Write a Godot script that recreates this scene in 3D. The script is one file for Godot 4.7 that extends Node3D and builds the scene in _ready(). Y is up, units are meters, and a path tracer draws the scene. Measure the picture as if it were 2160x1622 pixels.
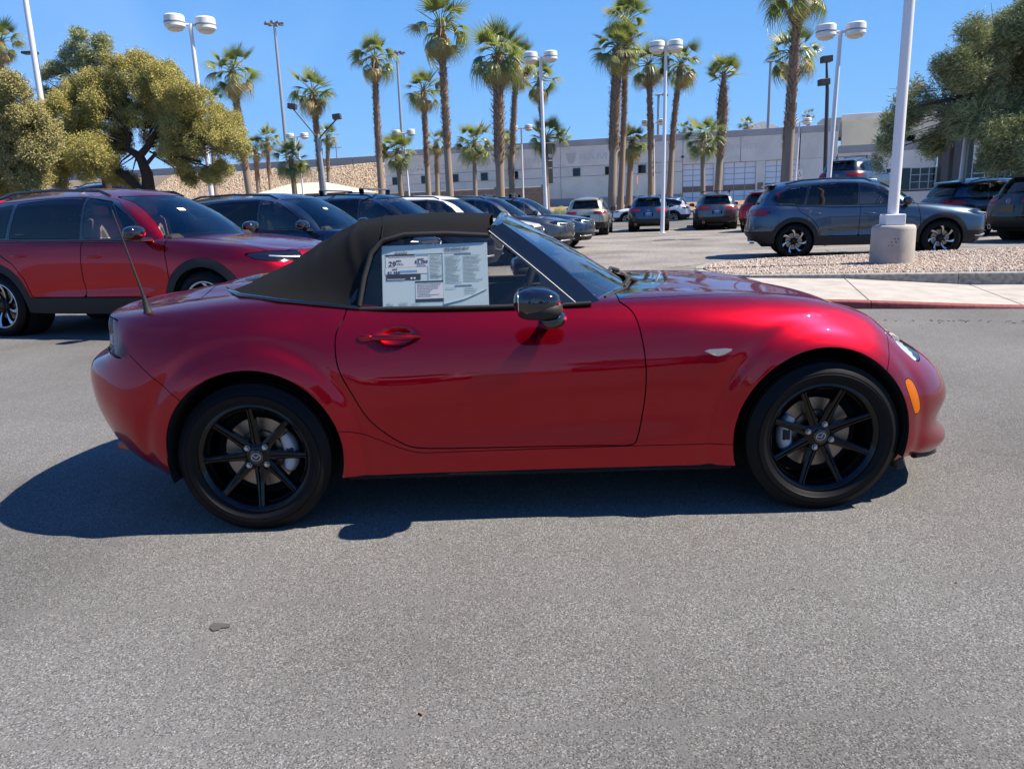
extends Node3D
# A red soft-top roadster in a sunny dealership lot, with parked cars, palms and a long pale workshop behind.

const LOT := 16.0                    # the rows of the lot are turned this many degrees
var taken := {}
var M := {}
var rng := RandomNumberGenerator.new()


func _ready() -> void:
	rng.seed = 7
	var cam := Camera3D.new()
	cam.name = "camera"
	cam.keep_aspect = Camera3D.KEEP_HEIGHT
	cam.fov = 53.77
	cam.near = 0.05
	cam.far = 30000.0
	cam.transform = Transform3D(Basis(Vector3.RIGHT, deg_to_rad(-13.0)) * Basis(Vector3.BACK, deg_to_rad(-2.1)), Vector3(0, 1.247, 0))
	add_child(cam)
	cam.current = true
	var env := Environment.new()
	var sky := Sky.new()
	var sm := ProceduralSkyMaterial.new()
	sm.sky_top_color = Color(0.055, 0.305, 0.60)
	sm.sky_horizon_color = Color(0.39, 0.60, 0.80)
	sm.sky_curve = 0.30
	sm.ground_bottom_color = Color(0.20, 0.19, 0.18)
	sm.ground_horizon_color = Color(0.40, 0.42, 0.46)
	sm.sun_angle_max = 4.0
	sm.sky_cover = thin_cloud()
	sm.sky_cover_modulate = Color(1, 1, 1, 0.05)
	sky.sky_material = sm
	env.background_mode = Environment.BG_SKY
	env.sky = sky
	env.tonemap_mode = Environment.TONE_MAPPER_LINEAR
	env.tonemap_exposure = 1.95
	env.fog_enabled = true
	env.fog_density = 0.000022
	env.fog_light_color = Color(0.80, 0.87, 0.95)
	env.sdfgi_enabled = true
	env.ssao_enabled = true
	env.ssil_enabled = true
	var we := WorldEnvironment.new()
	we.name = "environment"
	we.environment = env
	add_child(we)
	var sun := DirectionalLight3D.new()
	sun.name = "sun"
	sun.light_energy = 1.6
	sun.light_color = Color(1.0, 0.957, 0.885)
	sun.light_angular_distance = 0.5
	sun.shadow_enabled = true
	sun.look_at_from_position(Vector3(0.79, 1.0, 0.05), Vector3.ZERO)
	add_child(sun)
	make_materials()
	build_ground()
	build_buildings()
	build_poles()
	build_palms()
	build_trees()
	build_parked()
	build_roadster()
	build_small()


func thin_cloud() -> NoiseTexture2D:
	var f := FastNoiseLite.new()
	f.seed = 3
	f.frequency = 0.006
	f.fractal_octaves = 5
	var t := NoiseTexture2D.new()
	t.width = 1024
	t.height = 512
	t.seamless = true
	t.noise = f
	var g := Gradient.new()
	g.offsets = PackedFloat32Array([0.0, 0.55, 0.8])
	g.colors = PackedColorArray([Color(1, 1, 1, 0), Color(1, 1, 1, 0.0), Color(1, 1, 1, 1)])
	t.color_ramp = g
	return t


# ---------------------------------------------------------------- naming
func numbered(called: String) -> String:
	if not taken.has(called):
		taken[called] = 0
		return called
	taken[called] += 1
	return "%s_%03d" % [called, taken[called]]


func tag(o: Node, label: String, category: String, group := "") -> Node:
	o.set_meta("label", label)
	o.set_meta("category", category)
	if group:
		o.set_meta("group", group)
	return o


func thing(called: String, label: String, category: String, at := Vector3.ZERO, yaw := 0.0, group := "") -> Node3D:
	var o := Node3D.new()
	o.name = numbered(called)
	add_child(o)
	o.position = at
	o.rotation_degrees.y = yaw
	tag(o, label, category, group)
	return o


func obj(called: String, shape, mat: Material, parent: Node = null) -> MeshInstance3D:
	var o := MeshInstance3D.new()
	o.name = called if parent else numbered(called)
	o.mesh = shape.mesh() if shape is MB else shape
	o.material_override = mat
	if parent:
		parent.add_child(o, true)
	else:
		add_child(o)
	return o


func struct(called: String, shape, mat: Material) -> MeshInstance3D:
	var o := obj(called, shape, mat)
	o.set_meta("kind", "structure")
	return o


func dup(root: Node3D, at: Vector3, yaw: float, label: String) -> Node3D:
	var base: String = root.name
	var k := base.rfind("_")
	if k > 0 and base.substr(k + 1).is_valid_int():
		base = base.substr(0, k)
	var r: Node3D = root.duplicate()
	r.name = numbered(base)
	add_child(r)
	r.position = at
	r.rotation_degrees.y = yaw
	r.set_meta("label", label)
	return r


func words(text: String, height: float, depth: float, bold := true, family := "Droid Sans") -> TextMesh:
	var f := SystemFont.new()
	f.font_names = PackedStringArray([family])
	f.font_weight = 700 if bold else 400
	var t := TextMesh.new()
	t.text = text
	t.font = f
	t.font_size = 32
	t.pixel_size = height / 23.0
	t.depth = depth
	t.curve_step = 2.0
	return t


# ---------------------------------------------------------------- shapes
class MB:
	var v := PackedVector3Array()
	var n := PackedVector3Array()
	var t := PackedVector2Array()
	var c := PackedColorArray()
	var ix := PackedInt32Array()
	var tint := Color(1, 1, 1)
	var tinted := false

	func add(p: Vector3, nn: Vector3, uv := Vector2.ZERO) -> int:
		v.append(p)
		n.append(nn)
		t.append(uv)
		c.append(tint)
		return v.size() - 1

	func tri(a: int, b: int, d: int) -> void:
		var g := (v[b] - v[a]).cross(v[d] - v[a])
		if g.dot(n[a] + n[b] + n[d]) > 0.0:
			ix.append_array(PackedInt32Array([a, d, b]))
		else:
			ix.append_array(PackedInt32Array([a, b, d]))

	func quad(a: int, b: int, d: int, e: int) -> void:
		tri(a, b, d)
		tri(a, d, e)

	func flat_quad(p: Vector3, q: Vector3, r: Vector3, s: Vector3, nn: Vector3) -> void:
		var a := add(p, nn, Vector2(0, 0))
		add(q, nn, Vector2(1, 0))
		add(r, nn, Vector2(1, 1))
		add(s, nn, Vector2(0, 1))
		quad(a, a + 1, a + 2, a + 3)

	func box(center: Vector3, size: Vector3, basis := Basis.IDENTITY, bev := 0.0) -> MB:
		var h := size * 0.5
		bev = minf(bev, minf(h.x, minf(h.y, h.z)) * 0.95)
		var id := {}
		for a in 3:
			var u := (a + 1) % 3
			var w := (a + 2) % 3
			for s in [-1, 1]:
				var nn := Vector3.ZERO
				nn[a] = s
				nn = (basis * nn).normalized()
				for su in [-1, 1]:
					for sw in [-1, 1]:
						var p := Vector3.ZERO
						p[a] = s * h[a]
						p[u] = su * (h[u] - bev)
						p[w] = sw * (h[w] - bev)
						id[[a, s, su, sw]] = add(center + basis * p, nn, Vector2((su + 1) * 0.5, (sw + 1) * 0.5))
				quad(id[[a, s, -1, -1]], id[[a, s, 1, -1]], id[[a, s, 1, 1]], id[[a, s, -1, 1]])
		if bev > 0.0:
			for a in 3:
				var b := (a + 1) % 3
				for s in [-1, 1]:
					for q in [-1, 1]:      # faces a/s and b/q: u of a is b; w of b is a
						quad(id[[a, s, q, -1]], id[[a, s, q, 1]], id[[b, q, 1, s]], id[[b, q, -1, s]])
			for sx in [-1, 1]:
				for sy in [-1, 1]:
					for sz in [-1, 1]:
						tri(id[[0, sx, sy, sz]], id[[1, sy, sz, sx]], id[[2, sz, sx, sy]])
		return self

	func tube(pts: Array, rad, sides := 8, cap := true, squash := 1.0) -> MB:
		var m := pts.size()
		var up := Vector3.UP
		var first := v.size()
		var side := Vector3.ZERO
		for i in m:
			var d: Vector3 = (pts[mini(i + 1, m - 1)] - pts[maxi(i - 1, 0)]).normalized()
			if i == 0:
				side = d.cross(up if absf(d.y) < 0.95 else Vector3.RIGHT).normalized()
			else:
				side = (side - d * side.dot(d)).normalized()
			var o := side.cross(d).normalized()
			var r: float = rad[i] if rad is Array or rad is PackedFloat32Array else rad
			for k in sides + 1:
				var a := TAU * k / sides
				var nn := side * cos(a) + o * sin(a)
				add(pts[i] + side * cos(a) * r + o * sin(a) * r * squash, nn, Vector2(float(k) / sides, float(i)))
		for i in m - 1:
			for k in sides:
				var a := first + i * (sides + 1) + k
				quad(a, a + 1, a + sides + 2, a + sides + 1)
		if cap:
			for e in [0, m - 1]:
				var d: Vector3 = (pts[0] - pts[1]).normalized() if e == 0 else (pts[m - 1] - pts[m - 2]).normalized()
				var mid := add(pts[e], d)
				var ring := v.size()
				for k in sides:
					add(v[first + e * (sides + 1) + k], d)
				for k in sides:
					tri(mid, ring + k, ring + (k + 1) % sides)
		return self

	func lathe(prof: Array, segs := 32, xf := Transform3D.IDENTITY, arc0 := 0.0, arc1 := TAU) -> MB:
		# prof: Vector2(radius, height along y)
		var m := prof.size()
		var seg := []
		for i in m - 1:
			var d: Vector2 = prof[i + 1] - prof[i]
			seg.append(Vector2(d.y, -d.x).normalized())
		for i in m - 1:
			var ns := [seg[i], seg[i]]
			if i > 0 and seg[i].dot(seg[i - 1]) > 0.75:
				ns[0] = (seg[i] + seg[i - 1]).normalized()
			if i < m - 2 and seg[i].dot(seg[i + 1]) > 0.75:
				ns[1] = (seg[i] + seg[i + 1]).normalized()
			var first := v.size()
			for e in 2:
				var p: Vector2 = prof[i + e]
				for k in segs + 1:
					var a := lerpf(arc0, arc1, float(k) / segs)
					add(xf * Vector3(p.x * cos(a), p.y, p.x * sin(a)), (xf.basis * Vector3(ns[e].x * cos(a), ns[e].y, ns[e].x * sin(a))).normalized(), Vector2(float(k) / segs, e))
			for k in segs:
				quad(first + k, first + k + 1, first + segs + 2 + k, first + segs + 1 + k)
		return self

	func prism(poly: PackedVector2Array, z0: float, z1: float, xf := Transform3D.IDENTITY, bev := 0.0, smooth := false) -> MB:
		if Geometry2D.is_polygon_clockwise(poly):
			poly = poly.duplicate()
			poly.reverse()
		var m := poly.size()
		var tr := Geometry2D.triangulate_polygon(poly)
		var en := []
		for i in m:
			var d := poly[(i + 1) % m] - poly[i]
			en.append(Vector2(d.y, -d.x).normalized())
		var vn := []
		for i in m:
			var q: Vector2 = en[i] + en[(i + m - 1) % m]
			vn.append(q.normalized() if q.length() > 0.01 else en[i])
		for e in 2:
			var z := z0 if e == 0 else z1
			var nn := (xf.basis * Vector3(0, 0, -1 if e == 0 else 1)).normalized()
			var first := v.size()
			for i in m:
				var q: Vector2 = poly[i] - vn[i] * bev
				add(xf * Vector3(q.x, q.y, z), nn, q)
			for k in range(0, tr.size(), 3):
				tri(first + tr[k], first + tr[k + 1], first + tr[k + 2])
		var lo := z0 + bev * signf(z1 - z0)
		var hi := z1 - bev * signf(z1 - z0)
		for i in m:
			var j := (i + 1) % m
			var na: Vector2 = vn[i] if smooth else en[i]
			var nb: Vector2 = vn[j] if smooth else en[i]
			var a3 := (xf.basis * Vector3(na.x, na.y, 0)).normalized()
			var b3 := (xf.basis * Vector3(nb.x, nb.y, 0)).normalized()
			var a := add(xf * Vector3(poly[i].x, poly[i].y, lo), a3)
			add(xf * Vector3(poly[j].x, poly[j].y, lo), b3)
			add(xf * Vector3(poly[j].x, poly[j].y, hi), b3)
			add(xf * Vector3(poly[i].x, poly[i].y, hi), a3)
			quad(a, a + 1, a + 2, a + 3)
			if bev > 0.0:
				for e in 2:
					var fz := (xf.basis * Vector3(0, 0, -1 if e == 0 else 1)).normalized()
					var qi: Vector2 = poly[i] - vn[i] * bev
					var qj: Vector2 = poly[j] - vn[j] * bev
					var ze := z0 if e == 0 else z1
					var zs := lo if e == 0 else hi
					var b := add(xf * Vector3(poly[i].x, poly[i].y, zs), a3)
					add(xf * Vector3(poly[j].x, poly[j].y, zs), b3)
					add(xf * Vector3(qj.x, qj.y, ze), fz)
					add(xf * Vector3(qi.x, qi.y, ze), fz)
					quad(b, b + 1, b + 2, b + 3)
		return self

	func ball(center: Vector3, r: Vector3, basis := Basis.IDENTITY, segs := 20, rings := 12, power := 1.0) -> MB:
		var first := v.size()
		for i in rings + 1:
			var th := PI * i / rings
			for k in segs + 1:
				var a := TAU * k / segs
				var d := Vector3(sin(th) * cos(a), cos(th), sin(th) * sin(a))
				var q := Vector3(signf(d.x) * pow(absf(d.x), power), signf(d.y) * pow(absf(d.y), power), signf(d.z) * pow(absf(d.z), power))
				var e := 2.0 / power - 1.0
				var g := Vector3(signf(q.x) * pow(absf(q.x), e) / r.x, signf(q.y) * pow(absf(q.y), e) / r.y, signf(q.z) * pow(absf(q.z), e) / r.z)
				add(center + basis * (q * r), (basis * g).normalized(), Vector2(float(k) / segs, float(i) / rings))
		for i in rings:
			for k in segs:
				var a := first + i * (segs + 1) + k
				if i > 0:
					tri(a, a + 1, a + segs + 1)
				if i < rings - 1:
					tri(a + 1, a + segs + 2, a + segs + 1)
		return self

	func grid(p: PackedVector3Array, nu: int, nv: int, outward: Vector3) -> MB:
		# p[i * nv + j]; outward: a rough direction the normals should agree with on the whole
		var nn := MB.normals_of(p, nu, nv)
		var s := 0.0
		for k in nn.size():
			s += nn[k].dot(outward)
		var first := v.size()
		for i in nu:
			for j in nv:
				add(p[i * nv + j], nn[i * nv + j] * signf(s), Vector2(float(i) / (nu - 1), float(j) / (nv - 1)))
		for i in nu - 1:
			for j in nv - 1:
				var a := first + i * nv + j
				quad(a, a + 1, a + nv + 1, a + nv)
		return self

	static func normals_of(p: PackedVector3Array, nu: int, nv: int) -> PackedVector3Array:
		var out := PackedVector3Array()
		out.resize(p.size())
		for i in nu:
			for j in nv:
				var du := p[mini(i + 1, nu - 1) * nv + j] - p[maxi(i - 1, 0) * nv + j]
				var dv := p[i * nv + mini(j + 1, nv - 1)] - p[i * nv + maxi(j - 1, 0)]
				out[i * nv + j] = du.cross(dv).normalized()
		return out

	func join(o: MB, xf := Transform3D.IDENTITY) -> MB:
		var first := v.size()
		for k in o.v.size():
			v.append(xf * o.v[k])
			n.append((xf.basis * o.n[k]).normalized())
			t.append(o.t[k])
			c.append(o.c[k])
		for k in range(0, o.ix.size(), 3):
			tri(first + o.ix[k], first + o.ix[k + 1], first + o.ix[k + 2])
		return self

	func mirrored() -> MB:
		var o := MB.new()
		for k in v.size():
			o.v.append(Vector3(v[k].x, v[k].y, -v[k].z))
			o.n.append(Vector3(n[k].x, n[k].y, -n[k].z))
		o.t = t.duplicate()
		o.c = c.duplicate()
		for k in range(0, ix.size(), 3):
			o.ix.append_array(PackedInt32Array([ix[k], ix[k + 2], ix[k + 1]]))
		return o

	func both() -> MB:
		return join(mirrored())

	func mesh() -> ArrayMesh:
		var m := ArrayMesh.new()
		if ix.is_empty():
			return m
		var a := []
		a.resize(Mesh.ARRAY_MAX)
		a[Mesh.ARRAY_VERTEX] = v
		a[Mesh.ARRAY_NORMAL] = n
		a[Mesh.ARRAY_TEX_UV] = t
		if tinted:
			a[Mesh.ARRAY_COLOR] = c
		a[Mesh.ARRAY_INDEX] = ix
		m.add_surface_from_arrays(Mesh.PRIMITIVE_TRIANGLES, a)
		return m


func xform(at: Vector3, x := Vector3.RIGHT, y := Vector3.UP, z := Vector3.BACK) -> Transform3D:
	return Transform3D(Basis(x, y, z), at)


func flip(p: Vector3) -> Vector3:
	return Vector3(p.x, p.y, -p.z)


# values of a smooth curve through pts (knots ks) at the parameters ts
func spline(ks: PackedFloat32Array, pts: Array, ts: PackedFloat32Array) -> PackedVector3Array:
	var m := pts.size()
	var tan := []
	for i in m:
		if i == 0:
			tan.append((pts[1] - pts[0]) / (ks[1] - ks[0]))
		elif i == m - 1:
			tan.append((pts[m - 1] - pts[m - 2]) / (ks[m - 1] - ks[m - 2]))
		else:
			var h0 := ks[i] - ks[i - 1]
			var h1 := ks[i + 1] - ks[i]
			tan.append(((pts[i] - pts[i - 1]) / h0 * h1 + (pts[i + 1] - pts[i]) / h1 * h0) / (h0 + h1))
	var out := PackedVector3Array()
	var s := 0
	for t in ts:
		while s < m - 2 and t > ks[s + 1]:
			s += 1
		while s > 0 and t < ks[s]:
			s -= 1
		var h := ks[s + 1] - ks[s]
		var x := (t - ks[s]) / h
		var x2 := x * x
		var x3 := x2 * x
		out.append(pts[s] * (2 * x3 - 3 * x2 + 1) + tan[s] * (h * (x3 - 2 * x2 + x)) + pts[s + 1] * (3 * x2 - 2 * x3) + tan[s + 1] * (h * (x3 - x2)))
	return out


# a smooth surface through a net of points: stations[i] holds the points of one section; the half car, z >= 0
func skin(stations: Array, nu: int, nv: int, close_u0 := true, close_u1 := true) -> PackedVector3Array:
	var a := stations.size()
	var rows: int = stations[0].size()
	var ku := PackedFloat32Array([0.0])
	for i in range(1, a):
		var d := 0.0
		for r in rows - 1:
			d += stations[i][r].distance_to(stations[i - 1][r])
		ku.append(ku[i - 1] + d / (rows - 1))
	var kv := PackedFloat32Array([0.0])
	for r in range(1, rows):
		var d := 0.0
		for i in a:
			d += stations[i][r].distance_to(stations[i][r - 1])
		kv.append(kv[r - 1] + d / a)
	var ts := PackedFloat32Array()
	for i in nu:
		ts.append(ku[a - 1] * i / (nu - 1))
	var tv := PackedFloat32Array()
	for j in nv:
		tv.append(kv[rows - 1] * j / (nv - 1))
	var ke := ku.duplicate()
	if close_u0:
		ke.insert(0, -ku[1])
	if close_u1:
		ke.append(2 * ku[a - 1] - ku[a - 2])
	var lines := []
	for r in rows:
		var pts := []
		for i in a:
			pts.append(stations[i][r])
		if close_u0:
			pts.insert(0, flip(stations[1][r]))
		if close_u1:
			pts.append(flip(stations[a - 2][r]))
		lines.append(spline(ke, pts, ts))
	var kx := kv.duplicate()
	kx.append(2 * kv[rows - 1] - kv[rows - 2])
	var out := PackedVector3Array()
	for i in nu:
		var col := []
		for r in rows:
			col.append(lines[r][i])
		col.append(flip(lines[rows - 2][i]))
		out.append_array(spline(kx, col, tv))
	return out


func sd_poly(p: Vector2, q: PackedVector2Array) -> float:
	var m := q.size()
	var d := (p - q[0]).length_squared()
	var s := 1.0
	var j := m - 1
	for i in m:
		var e := q[j] - q[i]
		var w := p - q[i]
		var b := w - e * clampf(w.dot(e) / e.length_squared(), 0.0, 1.0)
		d = minf(d, b.length_squared())
		var c0 := p.y >= q[i].y
		var c1 := p.y < q[j].y
		var c2 := e.x * w.y > e.y * w.x
		if (c0 and c1 and c2) or (not c0 and not c1 and not c2):
			s = -s
		j = i
	return s * sqrt(d)


func rounded(q: Array, per := 4) -> PackedVector2Array:
	var out := PackedVector2Array()
	var m := q.size()
	for i in m:
		var a: Vector2 = q[(i + m - 1) % m]
		var b: Vector2 = q[i]
		var c: Vector2 = q[(i + 1) % m]
		var d: Vector2 = q[(i + 2) % m]
		for k in per:
			out.append(b.cubic_interpolate(c, a, d, float(k) / per))
	return out


# cuts a surface into panels. fs: one value per vertex for each region, negative inside; gaps: half the joint left round it
func panels(p: PackedVector3Array, nn: PackedVector3Array, nu: int, nv: int, fs: Array, gaps: Array) -> Array:
	var pos := p.duplicate()
	var nor := nn.duplicate()
	var val := []
	for f in fs:
		val.append(f.duplicate())
	var R := fs.size()
	var out := []
	var maps := []
	for r in R + 1:
		out.append(MB.new())
		maps.append({})
	for i in nu - 1:
		for j in nv - 1:
			var q0 := i * nv + j
			for h in 2:
				var poly: PackedInt32Array = PackedInt32Array([q0, q0 + 1, q0 + nv + 1]) if h == 0 else PackedInt32Array([q0, q0 + nv + 1, q0 + nv])
				for r in R:
					var f: PackedFloat32Array = val[r]
					var g: float = gaps[r]
					var lo := 1e9
					var hi := -1e9
					for k in poly:
						lo = minf(lo, f[k])
						hi = maxf(hi, f[k])
					if lo >= g:
						continue
					if hi <= -g:
						put_poly(out[r], maps[r], poly, pos, nor)
						poly = PackedInt32Array()
						break
					var inside := clip(poly, r, -g, -1.0, pos, nor, val)
					if inside.size() > 2:
						put_poly(out[r], maps[r], inside, pos, nor)
					poly = clip(poly, r, g, 1.0, pos, nor, val)
					if poly.size() < 3:
						break
				if poly.size() > 2:
					put_poly(out[R], maps[R], poly, pos, nor)
	return out


func clip(poly: PackedInt32Array, r: int, level: float, side: float, pos: PackedVector3Array, nor: PackedVector3Array, val: Array) -> PackedInt32Array:
	var out := PackedInt32Array()
	var m := poly.size()
	for k in m:
		var a := poly[k]
		var b := poly[(k + 1) % m]
		var fa: float = (val[r][a] - level) * side
		var fb: float = (val[r][b] - level) * side
		if fa >= 0.0:
			out.append(a)
		if (fa >= 0.0) != (fb >= 0.0):
			var s := fa / (fa - fb)
			pos.append(pos[a].lerp(pos[b], s))
			nor.append(nor[a].lerp(nor[b], s).normalized())
			for w in val.size():
				val[w].append(lerpf(val[w][a], val[w][b], s))
			out.append(pos.size() - 1)
	return out


func put_poly(mb: MB, map: Dictionary, poly: PackedInt32Array, pos: PackedVector3Array, nor: PackedVector3Array) -> void:
	var id := PackedInt32Array()
	for k in poly:
		if not map.has(k):
			map[k] = mb.add(pos[k], nor[k], Vector2(pos[k].x, pos[k].y))
		id.append(map[k])
	for k in range(1, id.size() - 1):
		mb.tri(id[0], id[k], id[k + 1])


func field(p: PackedVector3Array, nn: PackedVector3Array, f: Callable) -> PackedFloat32Array:
	var out := PackedFloat32Array()
	out.resize(p.size())
	for k in p.size():
		out[k] = f.call(p[k], nn[k])
	return out


func outward(p: PackedVector3Array, nu: int, nv: int) -> PackedVector3Array:
	var nn := MB.normals_of(p, nu, nv)
	var s := 0.0
	for k in nn.size():
		s += nn[k].dot(Vector3(0, 0.6, 1))
	if s < 0:
		for k in nn.size():
			nn[k] = -nn[k]
	return nn


# ---------------------------------------------------------------- materials
func lin(r: float, g: float, b: float) -> Color:      # a real-world base colour
	return Color(r, g, b).linear_to_srgb()


func mat(called: String, col: Color, rough := 0.6, metal := 0.0) -> StandardMaterial3D:
	var m := StandardMaterial3D.new()
	m.resource_name = called
	m.albedo_color = col
	m.roughness = rough
	m.metallic = metal
	M[called] = m
	return m


func paint(called: String, col: Color, metal := 0.5, rough := 0.38) -> StandardMaterial3D:
	var m := mat(called, col, rough, metal)
	m.clearcoat_enabled = true
	m.clearcoat = 1.0
	m.clearcoat_roughness = 0.015
	return m


func pane(called: String, col: Color, alpha: float) -> StandardMaterial3D:
	var m := mat(called, Color(col.r, col.g, col.b, alpha), 0.02)
	m.transparency = BaseMaterial3D.TRANSPARENCY_ALPHA
	return m


func noise_tex(size: int, freq: float, ramp: Array, kind := FastNoiseLite.TYPE_SIMPLEX_SMOOTH, octaves := 4, sd := 1) -> NoiseTexture2D:
	var f := FastNoiseLite.new()
	f.noise_type = kind
	f.seed = sd
	f.frequency = freq
	f.fractal_octaves = octaves
	if kind == FastNoiseLite.TYPE_CELLULAR:
		f.cellular_return_type = FastNoiseLite.RETURN_CELL_VALUE
		f.fractal_type = FastNoiseLite.FRACTAL_NONE
	var t := NoiseTexture2D.new()
	t.width = size
	t.height = size
	t.seamless = true
	t.noise = f
	if ramp.size():
		var g := Gradient.new()
		var o := PackedFloat32Array()
		var c := PackedColorArray()
		for k in ramp:
			o.append(k[0])
			c.append(k[1])
		g.offsets = o
		g.colors = c
		t.color_ramp = g
	return t


func grained(m: StandardMaterial3D, tex: Texture2D, scale: float, world := true, height: Texture2D = null, relief := 0.0) -> StandardMaterial3D:
	m.albedo_texture = tex
	m.uv1_triplanar = true
	m.uv1_world_triplanar = world
	m.uv1_scale = Vector3.ONE * scale
	if height:
		m.heightmap_enabled = true
		m.heightmap_texture = height
		m.heightmap_scale = relief
	return m


func gray(v: float, warm := 0.0) -> Color:
	return Color(v + warm, v, v - warm)


# stone chips set in tar: coloured chips from cells, and the height between them
func asphalt_maps(size: int, sd: int, base: float, contrast: float, warm: float) -> Array:
	var chips := FastNoiseLite.new()
	chips.noise_type = FastNoiseLite.TYPE_CELLULAR
	chips.seed = sd
	chips.frequency = 0.17
	chips.fractal_type = FastNoiseLite.FRACTAL_NONE
	chips.cellular_return_type = FastNoiseLite.RETURN_CELL_VALUE
	chips.cellular_jitter = 1.0
	var fine := FastNoiseLite.new()
	fine.seed = sd + 1
	fine.frequency = 0.33
	fine.fractal_octaves = 2
	var a := chips.get_seamless_image(size, size, false, false, 0.1, false)
	var b := fine.get_seamless_image(size, size, false, false, 0.1, true)
	var out := Image.create(size, size, false, Image.FORMAT_RGB8)
	var hgt := Image.create(size, size, false, Image.FORMAT_RGB8)
	for y in size:
		for x in size:
			var k := a.get_pixel(x, y).r
			var f := b.get_pixel(x, y).r
			var v := 0.10 * (f - 0.5)
			var w := warm
			var h := 0.35 + 0.3 * f
			if k > 0.84:                       # a pale chip
				v += 0.07 + 0.22 * (k - 0.84) / 0.16
				w += 0.016 * sin(k * 400.0)
				h = 0.75 + 0.2 * f
			elif k > 0.42:                     # a plain grey one
				v += 0.16 * (k - 0.42) + 0.01
				h = 0.6 + 0.25 * f
			elif k < 0.20:                     # a tar hollow
				v -= 0.13
				h = 0.1 + 0.2 * f
			v = base + v * contrast
			out.set_pixel(x, y, Color(v + w, v, v - w * 1.2))
			hgt.set_pixel(x, y, Color(h, h, h))
	return [ImageTexture.create_from_image(out), ImageTexture.create_from_image(hgt)]


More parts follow.
